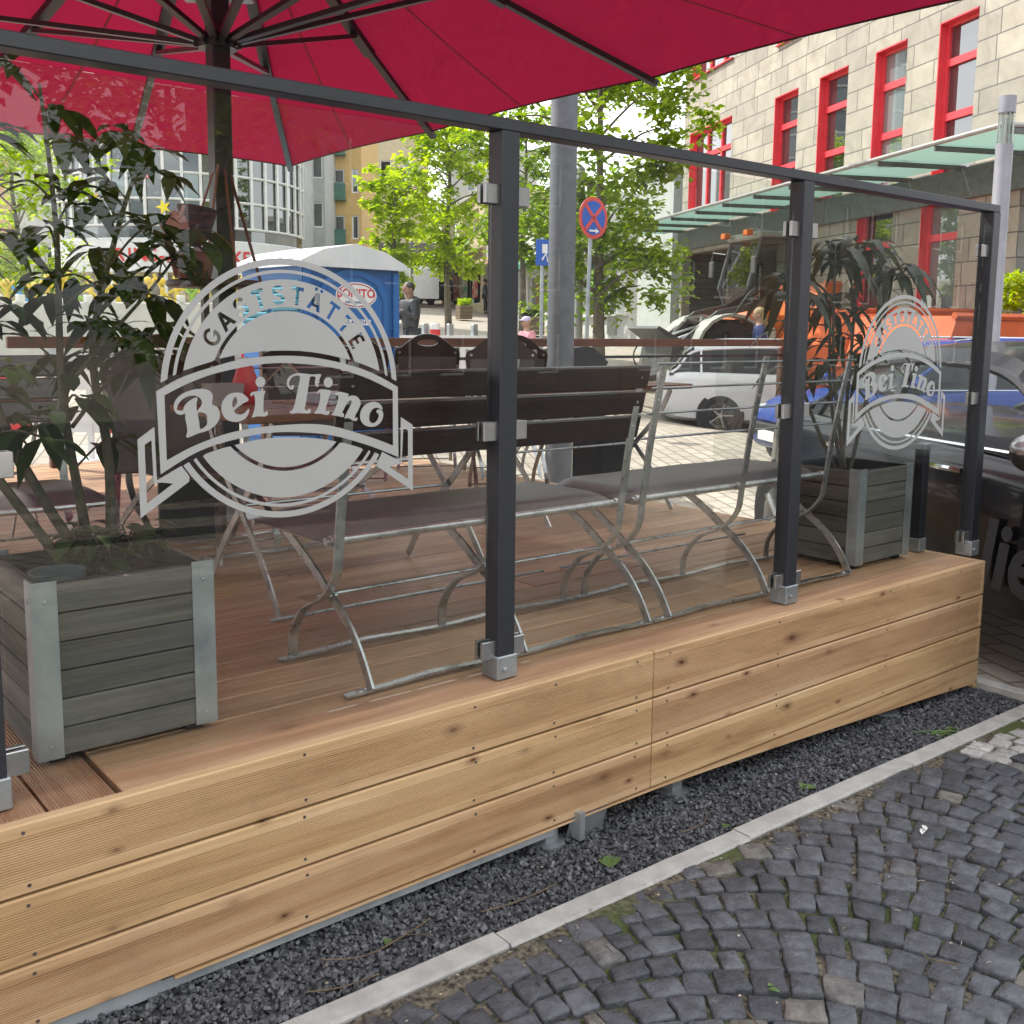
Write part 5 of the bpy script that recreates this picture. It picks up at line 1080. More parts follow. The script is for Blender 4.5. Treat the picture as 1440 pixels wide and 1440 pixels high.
wf = pm('white_window_frame', (.62, .62, .60), None, 5, .5)
def ex1(t, L_):
    g = MB(); g.box((L_ * .30, .03, .55), (.9, .05, .5))
    for k in range(5): g.box((L_ * .30, .06, .38 + k * .09), (.8, .02, .035))
    g.build('wall_vent', pm('vent_grey', (.3, .3, .28), None, 5, .6), t); MB().box((L_ / 2, .09, .95), (L_ * .94, .18, .10)).build('window_sill', wf, t)
    MB().box((L_ * .78, -.10, 2.1), (.5, .02, .9)).build('green_sticker', pm('green_sticker', (.20, .42, .05), (.25, .5, .08), 6, .5), t)
    for q in (.42, .60): MB().box((L_ * q, -.10, 1.9), (.22, .02, 1.4)).build('window_lettering', pm('white_lettering', (.05, .05, .05), (.7, .7, .7), 5, .5, st=(8, 8, 14), lo=.49, hi=.51), t)
shop('white low shop with a lettered window and wall vent behind the tree trunk', 893, 818, 3.9, wht, ((.25, .92, 1.0, 3.1),), wf, ex1)
def ex2(t, L_):
    q = MB(); q.add([(0, .1, 3.2), (L_, .1, 3.2), (L_, 1.1, 2.75), (0, 1.1, 2.75), (0, 1.1, 2.55), (L_, 1.1, 2.55)], [(0, 1, 2, 3), (3, 2, 5, 4)]); q.build('awning', pm('green_awning', (.05, .20, .15), (.07, .25, .19), 4, .7), t)
shop('white shop under a dark green awning between the grey pole and second post', 816, 742, 5.2, wht, ((.08, .36, .8, 2.4), (.5, .9, .8, 2.4)), wf, ex2)
def ex3(t, L_):
    q = MB(); q.add([(0, .1, 3.3), (L_, .1, 3.3), (L_, 1.3, 2.8), (0, 1.3, 2.8), (0, 1.3, 2.6), (L_, 1.3, 2.6)], [(0, 1, 2, 3), (3, 2, 5, 4)]); q.build('awning', pm('rose_awning', (.42, .24, .20), (.5, .3, .25), 4, .7), t)
shop('pale shop with a rose awning left of the second post', 740, 690, 5.0, grn, ((.05, .45, .5, 2.5), (.55, .95, .5, 2.5)), wf, ex3)
def ex4(t, L_):
    for k, (a, c) in enumerate(((.2, (.5, .06, .05)), (.42, (.06, .3, .18)), (.65, (.5, .08, .1)))): MB().box((L_ * a, -.08, 1.6), (1.4, .03, 1.5)).build('window_poster', pm('poster_%d' % k, c, (.6, .5, .4), 3, .5, lo=.5, hi=.55), t)
    q = MB(); q.add([(0, .1, 3.6), (L_, .1, 3.6), (L_, 1.5, 3.1), (0, 1.5, 3.1), (0, 1.5, 2.85), (L_, 1.5, 2.85)], [(0, 1, 2, 3), (3, 2, 5, 4)]); q.build('awning', pm('ochre_awning', (.45, .33, .18), (.52, .4, .24), 4, .7), t)
shop('cream corner shop with colourful windows far down the square', 688, 628, 6.5, crm, ((.06, .48, .5, 2.7), (.54, .96, .5, 2.7), (.1, .4, 4.2, 5.6), (.6, .9, 4.2, 5.6)), wf, ex4)
def block(name, label, p0, p1, d, h, wallm, wins, framem=None, roofm=None, cat='building', yaw=None, depth=9, extra=None):
    """a building facing the viewer: wins in fractions of width and metres of height"""
    A = at(p1, d); B = at(p0, d); L_ = math.hypot(B[0] - A[0], B[1] - A[1]); rz = radians(51 + 90); zb = min(A[2], B[2])
    t = thing(name, label, cat, (A[0], A[1], zb), rz); hs = [(a * L_, b_ * L_, c, dd) for a, b_, c, dd in wins]
    w = MB(); holed_wall(w, 0, L_, -3, h, hs, .15); w.quad((0, 0, -3), (0, -depth, -3), (0, -depth, h), (0, 0, h)); w.quad((L_, -depth, -3), (L_, 0, -3), (L_, 0, h), (L_, -depth, h)); w.quad((0, 0, h), (0, -depth, h), (L_, -depth, h), (L_, 0, h)); w.build('wall', wallm, t)
    for a, b_, c, dd in hs: window(t, a, b_, c, dd, framem or wf, M['pane'], y=-.1, fw=.09, mull=((a + b_) / 2,) if b_ - a > 1.1 else ())
    if roofm:
        r = MB(); r.add([(-.3, .4, h), (L_ + .3, .4, h), (L_ + .3, -depth, h), (-.3, -depth, h), (-.3, -depth / 2, h + 2.2), (L_ + .3, -depth / 2, h + 2.2)], [(0, 1, 5, 4), (2, 3, 4, 5), (1, 2, 5), (3, 0, 4), (3, 2, 1, 0)]); r.build('roof', roofm, t)
    if extra: extra(t, L_)
    return t
def balconies(t, L_, spots, m):
    for a, b_, z in spots:
        q = MB(); q.box(((a + b_) / 2 * L_, .55, z + .5), ((b_ - a) * L_, .06, .95)); q.box(((a + b_) / 2 * L_, .28, z - .06), ((b_ - a) * L_, .56, .12)); q.build('balcony', m, t)
grnb = pm('green_balcony', (.05, .13, .11), (.07, .17, .14), 5, .6); slate = pm('slate_roof', (.09, .08, .078), (.14, .12, .115), 5, .8)
yel = pm('ochre_render', (.50, .33, .13), (.57, .39, .17), 2, .85)
block('apartment_house', 'ochre apartment house with dark green balconies behind the toilet', 472, 520, 68, 12.6, yel, [(.08, .28, z, z + 1.5) for z in (1, 3.9, 6.8, 9.6)] + [(.48, .92, z, z + 1.7) for z in (3.7, 6.6, 9.4)], extra=lambda t, L_: balconies(t, L_, [(.42, .96, z) for z in (3.5, 6.4, 9.2)], grnb))
block('apartment_house', 'grey apartment house with white windows and green balcony panels left of the ochre one', 418, 470, 64, 15.5, grn, [(.05, .35, z, z + 1.5) for z in (1.5, 4.4, 7.3, 10.2)] + [(.45, .95, z, z + 1.5) for z in (1.5, 4.4, 7.3, 10.2)], extra=lambda t, L_: balconies(t, L_, [(.42, .98, z) for z in (2.9, 5.9, 8.8)], grnb))
block('apartment_house', 'plain grey corner house with a box bay beside the curved glass front', 366, 417, 56, 14.5, pm('old_grey_render', (.36, .365, .36), (.45, .45, .44), 1.5, .9), [(.08, .3, 7, 8.5), (.08, .3, 3.8, 5.3)], extra=lambda t, L_: MB().box((L_ * .68, .5, 7.2), (L_ * .42, 1.0, 5.8)).build('bay', pm('bay_render', (.40, .40, .39), (.48, .48, .47), 2, .85), t))
block('distant_house', 'distant house with a dark red roof above the bright trees', 522, 600, 84, 14.2, crm, [(.1, .3, 9, 10.6), (.5, .7, 9, 10.6)], roofm=pm('dark_tile', (.16, .075, .06), (.22, .10, .08), 6, .8))
block('distant_house', 'pale house behind the trees above the shop row', 640, 760, 90, 12.5, wht, [(.1, .2, 9, 10.5), (.4, .5, 9, 10.5), (.7, .8, 9, 10.5)])
block('orange_house', 'pale orange house glimpsed between the leaves at the left picture edge', -120, 40, 50, 12, pm('apricot_render', (.55, .34, .20), (.62, .40, .25), 2, .85), [(.2, .3, z, z + 1.5) for z in (2, 5, 8)] + [(.6, .7, z, z + 1.5) for z in (2, 5, 8)])
block('white_house', 'white house behind the near plant left of the curved glass front', 44, 176, 46, 8.8, wht, [(.1, .25, z, z + 1.4) for z in (1.2, 4.3, 6.8)] + [(.5, .7, z, z + 1.4) for z in (1.2, 4.3, 6.8)])
# pharmacy with the curved glazed front
ph = thing('pharmacy', 'pharmacy with a curved grid of grey windows and white sign with red letters', 'building', at(275, 41))
ph.location.z -= .6; R0 = 4.6; a_c = radians(51 + 17.1 + 180); zb = 0; HZ = 11.5
def cyl(a, r, z): return (r * cos(a), r * sin(a), z)
na = 20; aa = [a_c - 1.35 + 2.7 * i / na for i in range(na + 1)]
g = MB(); g.add([cyl(a, R0 - .06, z) for z in (3.1, HZ) for a in aa], [(i, i + 1, na + 2 + i, na + 1 + i) for i in range(na)]); g.build('glazing', M['pane'], ph, fix=True)
g = MB()
for a in aa: g.box(Vector(cyl(a, R0, (3.6 + HZ) / 2)), (.08, .10, HZ - 3.6), rotz(a))
for z in (3.12, 3.6, 4.5, 5.4, 6.3, 7.2, 8.1, 9.0, 9.9, 10.8): g.tube([cyl(a, R0 + .004, z) for a in aa], .045, 4)
g.build('window_grid', wf, ph)
g = MB()
for k, i in enumerate((4, 5, 6, 7, 10, 11, 12)):
    for z in (4.95, 7.65): g.box(Vector(cyl((aa[i] + aa[i + 1]) / 2, R0 - .02, z)), (.02, .46, .8), rotz((aa[i] + aa[i + 1]) / 2))
tag(g.build('pale_blinds', M['pane_pale'], ph), kind='stuff')
g = MB(); g.add([cyl(a, R0 + .15, z) for z in (2.0, 3.1) for a in aa], [(i, i + 1, na + 2 + i, na + 1 + i) for i in range(na)]); g.build('sign_band', pm('white_sign', (.62, .62, .61), (.68, .68, .67), 3, .5), ph, fix=True)
tx = MB()
for k, chh in enumerate('RING-APOTHEKE'):
    a = a_c - .50 + 1.0 * (k + .5) / 13; v, f = text_geo(chh, .62, .012); o_ = Vector(cyl(a, R0 + .175, 2.55)); rt_ = Vector((-sin(a), cos(a), 0)); tx.add([o_ + rt_ * q[0] + Vector((0, 0, q[1])) for q in v], f)
tx.build('sign_letters', M['red'], ph)
g = MB(); g.add([cyl(a, R0 - .2, z) for z in (-.5, 2.0) for a in aa], [(i, i + 1, na + 2 + i, na + 1 + i) for i in range(na)]); g.build('shop_window', pm('bright_shopfront', (.18, .16, .12), (.55, .46, .25), 1.2, .3, lo=.45, hi=.6), ph, fix=True)
g = MB()
for a in aa[::3]: g.tube([cyl(a, R0 + .05, -.5), cyl(a, R0 + .05, 2.45)], .07, 8)
g.build('columns', wf, ph)
g = MB(); g.add([cyl(a, R0, z) for z in (HZ, HZ + .6) for a in aa] + [(-R0 * .8 * cos(a_c) * 2, -R0 * .8 * sin(a_c) * 2, HZ + .6)], [(i, i + 1, na + 2 + i, na + 1 + i) for i in range(na)] + [(na + 1 + i, na + 2 + i, 2 * na + 2) for i in range(na)]); g.build('parapet', wf, ph, fix=True)
for k, (i, z, c, nm) in enumerate(((8, 5.3, (.75, .25, .25), 'hand_sticker'), (5, 4.5, (.75, .38, .08), 'flower_sticker'), (9, 4.2, (.75, .6, .05), 'star_sticker'))):
    a = aa[i]; g = MB(); pl_ = []
    for q in range(10): rr_ = .27 if q % 2 else .11; pl_.append((rr_ * cos(q * pi / 5), rr_ * sin(q * pi / 5)))
    g.prism(pl_, lambda u, v, w: Vector(cyl(a, R0 + .07 + w, z + v)) + Vector((-sin(a), cos(a), 0)) * u, 0, .01); g.build(nm, pm(nm, c, None, 4, .6), ph)
# concrete wall with a fence of painted figures
A, B = at(-60, 20), at(384, 19)
cw = thing('concrete_wall', 'low concrete wall with white post caps along the far side of the street', 'wall', A); dv = Vector(B) - Vector(A); L_ = dv.length; a_ = atan2(dv.y, dv.x); cw.rotation_euler = (0, 0, a_)
MB().box((L_ / 2, 0, .45), (L_, .2, 1.3), ch=.02).build('wall_slab', pm('pale_concrete', (.40, .40, .36), (.50, .49, .44), 2, .9, 0, .2, 12), cw)
for k in range(14): MB().box((L_ * (k + .5) / 14, 0, 1.16), (.07, .22, .14), ch=.01).build('post_cap', wf, cw)
ff = thing('figure_fence', 'bright fence of yellow and blue painted figures behind the concrete wall', 'fence', A); ff.rotation_euler = (0, 0, a_)
rnd = random.Random(9); cols = [pm('yellow_figure', (.62, .44, .04), (.7, .52, .08), 5, .6), pm('blue_figure', (.06, .26, .5), (.1, .32, .58), 5, .6), pm('green_figure', (.25, .45, .05), (.3, .52, .08), 5, .6)]
for k in range(22):
    x = L_ * (k + .5) / 22; f = MB(); y = .45; s_ = rnd.uniform(.85, 1.1); z0 = .55
    f.ball((x, y, z0 + .95 * s_), .075 * s_, 8, 6); f.tube([(x, y, z0 + .85 * s_), (x + rnd.uniform(-.05, .05), y, z0 + .45 * s_)], .045, 6)
    for q in (-1, 1): f.tube([(x, y, z0 + .45 * s_), (x + q * rnd.uniform(.08, .17), y, z0)], .035, 5); f.tube([(x, y, z0 + .78 * s_), (x + q * .17, y, z0 + rnd.uniform(.6, 1.1) * s_)], .03, 5)
    f.build('painted_figure', cols[0 if k % 4 else (1 if k % 8 else 2)], ff, smooth=True)
f = MB(); f.tube([(0, .5, 1.05), (L_, .5, 1.05)], .03, 6); f.tube([(0, .5, .7), (L_, .5, .7)], .03, 6); f.build('fence_rail', wf, ff)
# the restaurant's own house behind the viewer (mirrored in the glass)
def restaurant():
    t = thing('restaurant_house', 'pale house front mirrored in the near glass pane', 'building', (-6.5, -7.2, hg(-3, -7)), pi * 0); 
    hs = [(a, a + 1.1, z, z + 1.6) for a in (.8, 2.8, 4.6) for z in (1.0, 4.2, 7.4)]
    w = MB(); holed_wall(w, 0, 6.2, -1, 10.6, hs); w.quad((6.2, -6, -1), (6.2, 0, -1), (6.2, 0, 10.6), (6.2, -6, 10.6)); w.quad((0, 0, -1), (0, -6, -1), (0, -6, 10.6), (0, 0, 10.6)); w.quad((0, 0, 10.6), (0, -6, 10.6), (6.2, -6, 10.6), (6.2, 0, 10.6)); w.build('wall', pm('rose_render', (.50, .40, .37), (.56, .46, .43), 2, .85), t)
    for h_ in hs: window(t, *h_, wf, M['pane'], mull=((h_[0] + h_[1]) / 2,))
restaurant()
def mirrored_row(label, x, w, h, c):  # dark row added behind the viewer so the panes mirror less bright sky
    t = thing('unseen_house', label, 'building', (x, -24, hg(x, -24)), 0, 'unseen houses added for the glass reflections'); hs = [(a, a + 1.1, z, z + 1.6) for a in [1 + 2.2 * k for k in range(int((w - 1.5) / 2.2))] for z in (1.0, 4.0, 7.0)]
    q = MB(); holed_wall(q, 0, w, -1, h, hs); q.quad((w, -8, -1), (w, 0, -1), (w, 0, h), (w, -8, h)); q.quad((0, 0, -1), (0, -8, -1), (0, -8, h), (0, 0, h)); q.quad((0, 0, h), (0, -8, h), (w, -8, h), (w, 0, h)); q.build('wall', pm(c[0], c[1], c[2], 2, .85), t)
    for h_ in hs: window(t, *h_, wf, M['pane'])
    r = MB(); r.add([(0, .3, h), (w, .3, h), (w, -8, h), (0, -8, h), (0, -4, h + 3), (w, -4, h + 3)], [(0, 1, 5, 4), (2, 3, 4, 5), (1, 2, 5), (3, 0, 4)]); r.build('roof', slate, t)
mirrored_row('unseen dark grey house added to darken the middle pane reflection', 15, 14, 11, ('mirror_grey', (.10, .10, .10), (.14, .14, .135)))
mirrored_row('unseen brown house added to darken reflections between the second and third posts', 29.1, 13, 12, ('mirror_brown', (.12, .09, .07), (.16, .12, .10)))
mirrored_row('unseen slate coloured house added to darken the far right pane reflection', 42.2, 26, 11, ('mirror_slate', (.09, .095, .10), (.12, .125, .13)))
# ================================================================== CARS
def carpaint(name, c, metal=0): return pm(name, c, tuple(x * 1.06 for x in c), 2, .3, metal, coat=.7, spec=.3)
M['carglass'] = pm('car_glass', (.010, .011, .013), (.014, .015, .017), 3, .06, 0, spec=.35); M['chrome'] = pm('chrome', (.62, .63, .64), (.7, .7, .7), 4, .12, 1)
M['tyre'] = pm('tyre', (.014, .014, .015), (.022, .022, .022), 30, .85); M['alloy'] = pm('alloy_rim', (.42, .43, .44), (.52, .52, .53), 6, .3, .9)
M['lamp'] = winglass('headlamp_glass', (.38, .40, .42), .08)
def make_car(name, label, paint, loc, rz, L_=4.4, W=1.8, H=1.46, wagon=True, seg=1.0, trim=None, cglass=None):
    """x forward, built as lofted lower body and glasshouse"""
    t = thing(name, label, 'car', loc, rz); hw = W / 2
    st = [(-L_ / 2, .46, .86, .74), (-L_ / 2 + .04, .34, .95, .86), (-L_ / 2 + .25, .24, 1.0, .95), (-1.3, .2, .99, 1), (0, .19, .96, 1), (.75, .19, .93, 1), (1.1, .2, .90, .99), (1.6, .21, .82, .965), (L_ / 2 - .22, .23, .73, .89), (L_ / 2 - .05, .30, .64, .78), (L_ / 2, .38, .56, .66)]
    ss_ = smooth_pts([(a, b, c) for a, b, c, d in st], 3, False); ws = smooth_pts([(a, d, 0) for a, b, c, d in st], 3, False); rows = []
    for (x, zb, zt), (_, w, _2) in zip(ss_, ws):
        w *= hw; zm = zb + (zt - zb) * .55; half = [(0, zb), (w * .80, zb), (w * .955, zb + .06), (w * .985, zb + .20), (w, zm), (w * .985, zt - .12), (w * .955, zt - .035), (w * .90, zt), (w * .5, zt + .025), (0, zt + .03)]
        rows.append([(x, y, z) for y, z in half] + [(x, -y, z) for y, z in half[-2:0:-1]])
    k = len(rows[0]); b = MB(); b.add([p for r in rows for p in r], [(i * k + j, i * k + (j + 1) % k, (i + 1) * k + (j + 1) % k, (i + 1) * k + j) for i in range(len(rows) - 1) for j in range(k)] + [list(range(k))[::-1], [(len(rows) - 1) * k + j for j in range(k)]])
    body = b.build('body', paint, t, smooth=True, ang=50, fix=True)
    # glasshouse
    if wagon: prof = [(-L_ / 2 + .12, .98), (-L_ / 2 + .30, 1.20), (-L_ / 2 + .52, H - .07), (-1.1, H - .01), (-.3, H), (.25, H - .03), (.60, H - .17), (1.18, .93)]
    else: prof = [(-L_ / 2 + .30, 1.0), (-L_ / 2 + .72, 1.22), (-1.0, H - .08), (-.5, H - .01), (-.1, H), (.3, H - .04), (.62, H - .18), (1.2, .93)]
    P = smooth_pts([(a, c, 0) for a, c in prof], 4, False); rw = []
    for x, z, _ in P:
        f = max(0, min(1, (z - .95) / (H - .95))); wb = hw * .90; wt = hw * (.90 - .22 * f); r_ = min(.09, .5 * max(.005, z - .95)); rw.append([(x, wb, .945), (x, wt + .012, max(.95, z - r_)), (x, wt - .05, z - r_ * .2), (x, wt * .55, z + .015), (x, 0, z + .02), (x, -wt * .55, z + .015), (x, -wt + .05, z - r_ * .2), (x, -wt - .012, max(.95, z - r_)), (x, -wb, .945)])
    m = len(rw); g = MB(); rf_ = MB(); vs = [p for r in rw for p in r]
    sf, tf = [], []
    for i in range(m - 1):
        xm = (P[i][0] + P[i + 1][0]) / 2; zm = (P[i][1] + P[i + 1][1]) / 2
        for j in range(8):
            f = (i * 9 + j, (i + 1) * 9 + j, (i + 1) * 9 + j + 1, i * 9 + j + 1)
            if j in (0, 7) or ((zm < H - .075) and 1 <= j <= 6): sf.append(f)
            else: tf.append(f)
    g.add(vs, sf); g.build('windows', cglass or M['carglass'], t, smooth=True, ang=35, fix=True); rf_.add(vs, tf); ro = rf_.build('roof', trim or paint, t, smooth=True, ang=40, fix=True)
    def side(x, s_):
        z = None
        for a, c in zip(P[:-1], P[1:]):
            if a[0] <= x <= c[0]: z = a[1] + (c[1] - a[1]) * (x - a[0]) / max(1e-6, c[0] - a[0])
        f = (z - .95) / (H - .95); r_ = min(.09, .5 * max(.005, z - .95)); return (x, s_ * (hw * (.90 - .22 * f) + .014), max(.95, z - r_)), (x, s_ * (hw * .90 + .004), .95)
    for s_ in (-1, 1):
        p = MB(); xs_ = [q[0] for q in P[1:-1]]; p.tube([side(x, s_)[0] for x in xs_], .022, 6)
        for x, wd in ((-L_ / 2 + .62, .05), (-.42, .035)):
            a, c = side(x, s_); p.tube([c, a], .03, flat=(wd * 1.6, .03))
        p.build('pillars', trim or paint, t, smooth=True)
        q = MB(); q.tube([(x, s_ * (hw * .90 + .012), .953) for x in (-L_ / 2 + .35, 0, 1.15)], .011, 6); q.build('chrome_trim', M['chrome'], t, smooth=True)
        for x in (-.75, .25):
            q = MB(); q.tube([(x - .10, s_ * (hw * .985), .845), (x - .07, s_ * (hw * .985 + .03), .85), (x + .07, s_ * (hw * .985 + .03), .85), (x + .10, s_ * (hw * .985), .845)], .014, 6); q.build('door_handle', M['chrome'] if not wagon else paint, t, smooth=True)
        q = MB(); q.ball((.98, s_ * (hw + .10), 1.0), (.085, .13, .082), 14, 10); q.tube([(1.0, s_ * (hw - .05), .95), (.98, s_ * (hw + .04), .97)], .022, 6); mo = q.build('side_mirror', trim or M['black'], t, smooth=True)
        q = MB(); q.ball((.985, s_ * (hw + .10), 1.022), (.087, .133, .066), 14, 10); q.build('mirror_cap', M['alloy'] if not wagon else paint, mo, smooth=True)
        q = MB(); q.ball((L_ / 2 - .25, s_ * (hw * .74), .66), (.21, .13, .075), 14, 8); q.build('headlight', M['lamp'], t, smooth=True)
        q = MB(); q.box((-L_ / 2 + .07, s_ * hw * .72, .84), (.10, .22, .16), ch=.03); q.build('tail_light', pm('tail_light', (.28, .01, .012), (.36, .015, .02), 6, .2, coat=1), t)
        for x in (-1.32, 1.38):
            ar = MB(); ar.prism([(.375 * cos(a * pi / 14), .375 * sin(a * pi / 14) - .0) for a in range(-3, 18)], lambda u, v, w: (x + u, s_ * (hw * .965 + w), .325 + v), -.10, .020); ar.build('wheel_arch', M['black'], t, fix=True)
            wo = MB(); RX = Matrix.Rotation(pi / 2, 3, 'X'); wo.lathe([(.20, -.10), (.29, -.105), (.318, -.08), (.325, -.03), (.325, .03), (.318, .08), (.29, .105), (.20, .10)], 28, (x, s_ * (hw * .985 - .075), .325), RX); wh = wo.build('wheel', M['tyre'], t, smooth=True)
            ri = MB()
            for q in range(5):
                a = q * 2 * pi / 5; ri.tube([(x, s_ * (hw * .985 + .02), .325), (x + .20 * cos(a), s_ * (hw * .985 + .012), .325 + .20 * sin(a))], .02, flat=(.05, .02))
            ri.lathe([(.195, -.02), (.215, -.02), (.215, .02), (.195, .02)], 28, (x, s_ * (hw * .985 + .005), .325), RX); ri.lathe([(.0001, -.015), (.05, -.015), (.04, .02), (.0001, .02)], 12, (x, s_ * (hw * .985 + .01), .325), RX); ri.build('rim', M['alloy'], wh, smooth=True)
    q = MB(); q.box((L_ / 2 - .01, 0, .48), (.06, .95, .14), ch=.02); q.build('grille', M['black'], t); MB().box((L_ / 2 + .03, 0, .42), (.02, .52, .11), ch=.003).build('number_plate', M['white'], t)
    MB().box((-L_ / 2 - .012, 0, .70), (.02, .52, .11), ch=.003).build('number_plate', M['white'], t)
    if wagon:
        for s_ in (-1, 1): MB().tube([(-L_ / 2 + .6, s_ * hw * .60, H + .0), (-1.0, s_ * hw * .62, H + .035), (.0, s_ * hw * .62, H + .035), (.3, s_ * hw * .60, H)], .014, 6).build('roof_rail', M['chrome'], t, smooth=True)
    return t
x, y, z = at(1128, 17); wcar = make_car('reflection_car', 'silver white estate car standing in for a car mirrored in the middle pane', carpaint('silver_white_paint', (.60, .61, .62)), (x, y, hg(x, y) - .03), radians(-44), 4.5, 1.8, 1.48)  # solid car set where the pane shows a mirrored one
x, y, z = at(1345, 11.3); make_car('blue_car', 'bright blue hatchback parked behind the far right planter and second emblem', pm('blue_paint', (.008, .042, .24), (.009, .046, .26), 2, .4, coat=.25, spec=.3), (x, y, hg(x, y) - .03), radians(150), 4.1, 1.75, 1.45)
bcl = Vector((5.5, 3.29)); hd = radians(244); nrm_ = Vector((cos(hd - pi / 2), sin(hd - pi / 2))); c0 = bcl - nrm_ * .93 + Vector((cos(hd), sin(hd))) * .42
bk = make_car('black_car', 'black car with a silver topped mirror and pale lettering parked at the right deck end', pm('black_paint', (.006, .006, .008), (.008, .008, .010), 2, .22, coat=.35, spec=.3), (c0.x, c0.y, hg(c0.x, c0.y) + .06), hd, 3.5, 1.82, 1.42, wagon=False, cglass=glassy('black_car_glass', (.84, .87, .88), 1.45, .5)); bk.scale = (1.1, 1.1, 1.1)
v, f = text_geo('lie', .42, .012, shear=.18); lt = MB(); lt.add([(.74 + q[0], -.925 - .004, .50 + q[1]) for q in v], f); lt.build('door_lettering', pm('grey_lettering', (.032, .031, .036), (.038, .037, .042), 5, .6), bk)
# far street vehicles
vn = thing('white_van', 'white delivery van parked far up the street right of the toilet', 'van', at(582, 62), radians(80)); q = MB(); q.prism([(-2.4, .35), (2.5, .35), (2.55, 1.0), (1.9, 1.25), (1.35, 2.1), (-2.3, 2.2), (-2.4, 2.0)], lambda u, v_, w: (u, w, v_), -.95, .95); q.build('body', M['white'], vn, fix=True)
for s_ in (-1, 1):
    q = MB(); q.prism([(.9, 1.25), (1.85, 1.27), (1.35, 1.98), (.9, 2.0)], lambda u, v_, w: (u, s_ * (.952 + w), v_), 0, .01); q.build('window', M['carglass'], vn, fix=True)
    for x in (-1.5, 1.6): MB().lathe([(.0001, -.1), (.34, -.1), (.34, .1), (.0001, .1)], 16, (x, s_ * .86, .34), Matrix.Rotation(pi / 2, 3, 'X')).build('wheel', M['tyre'], vn)
c = make_car('distant_car', 'small dark car parked far up the street right of the white van', carpaint('dark_grey_paint', (.05, .055, .06)), at(606, 66), radians(100))
gb = thing('garage_portal', 'dark concrete underpass portal at the far end of the street', 'portal', at(600, 80), radians(141)); MB().box((0, 0, 3.4), (12, 3, 1.2)).build('beam', pm('dark_concrete', (.12, .115, .11), (.18, .175, .165), 2, .9), gb); MB().box((0, -1.2, 1.4), (12, .2, 2.9)).build('portal_wall', pm('dark_wall', (.05, .048, .045), None, 2, .9), gb)  # near-black wall closes the back of the portal

# ================================================================== TOILET CABIN
wcx = at(462, 11.6); wc = thing('toilet_cabin', 'blue plastic portable toilet cabin with white roof and oval sign', 'portable toilet', wcx, radians(274 - 90))
# local: +y out of the door, x to the side
wc.scale = (1.12, 1.12, 1.10); wc.location.z += .0
blue = pm('blue_plastic', (.012, .11, .34), (.016, .135, .40), 3, .42); blue2 = pm('blue_plastic_dark', (.010, .09, .29), (.013, .10, .32), 3, .42); teal = pm('teal_louvre', (.06, .26, .36), (.09, .32, .42), 4, .4)
a = .55
w = MB(); w.prism([(-a, .05), (a, .05), (a, 1.92), (0, 2.08), (-a, 1.92)], lambda u, v_, q: (u, q, v_), -a, a); w.build('cabin', blue2, wc, fix=True)
d = MB(); pl_ = [(-.40, .12), (.40, .12), (.40, 1.66), (.30, 1.82), (.10, 1.90), (-.10, 1.90), (-.30, 1.82), (-.40, 1.66)]; d.prism(pl_, lambda u, v_, q: (u, a + q, v_), 0, .022); do = d.build('door', blue, wc, fix=True)
d = MB(); d.tube([(-.34, a + .024, .2)] + [(x * .85, a + .024, z * .97) for x, z in pl_[2:][::-1]] + [(.34, a + .024, .2)], .012, 5); d.build('door_rib', blue2, do)
for s_ in (-1, 1): MB().box((s_ * (a - .045), a + .012, .98), (.075, .03, 1.82), ch=.008).build('corner_post', blue, wc)
MB().box((.415, a + .028, 1.62), (.05, .02, .13), ch=.003).build('hinge', M['galv'], do)
ov = MB(); ov.add([(-.03 + .235 * cos(k * pi / 16), a + .0245, 1.66 + .125 * sin(k * pi / 16)) for k in range(32)], [list(range(32))]); oo = ov.build('oval_sign', M['white'], do, fix=True)
rg = MB(); rg.tube([(-.03 + .215 * cos(k * pi / 20), a + .0255, 1.66 + .108 * sin(k * pi / 20)) for k in range(41)], .005, 4); rg.build('red_ring', pm('dark_red_print', (.35, .02, .05), None, 3, .4), oo)
v, f = text_geo('SONITO', .115, .003); q = MB(); q.add([(-.03 - p[0], a + .0262, 1.675 + p[1]) for p in v], f); q.build('sign_letters', pm('red_print', (.5, .02, .05), None, 3, .4), oo)
v, f = text_geo('www.sonito.de', .042, .001); q = MB(); q.add([(-.03 - p[0], a + .0262, 1.595 + p[1]) for p in v], f); q.build('small_letters', pm('blue_print', (.04, .05, .2), None, 3, .4), oo)
q = MB(); q.box((-.02, a + .024, 1.40), (.34, .004, .055)); lo_ = q.build('phone_label', M['white'], do); v, f = text_geo('02-4917754', .05, .001); q = MB(); q.add([(-.02 - p[0], a + .0268, 1.40 + p[1]) for p in v], f); q.build('phone_number', blue2, lo_)
for k in range(9):
    z = 1.30 + k * .058
    for y in (-.27, .27): MB().box((a + .008, y, z), (.05, .46, .045), Matrix.Rotation(.5, 3, 'Y'), ch=.006).build('louvre', teal, wc)
MB().box((a + .006, 0, .7), (.02, 1.0, .9), ch=.01).build('side_panel', blue, wc)
r = MB(); pr = [(-a - .06, 1.915), (-a - .05, 1.965), (-.35, 2.08), (0, 2.145), (.35, 2.08), (a + .05, 1.965), (a + .06, 1.915)]; r.prism(pr[::-1], lambda u, v_, q: (u, q, v_), -a - .07, a + .07)
for y in (-.4, -.13, .13, .4): r.box((a * .62, y, 2.035), (.5, .04, .05), Matrix.Rotation(.28, 3, 'Y')); r.box((-a * .62, y, 2.035), (.5, .04, .05), Matrix.Rotation(-.28, 3, 'Y'))
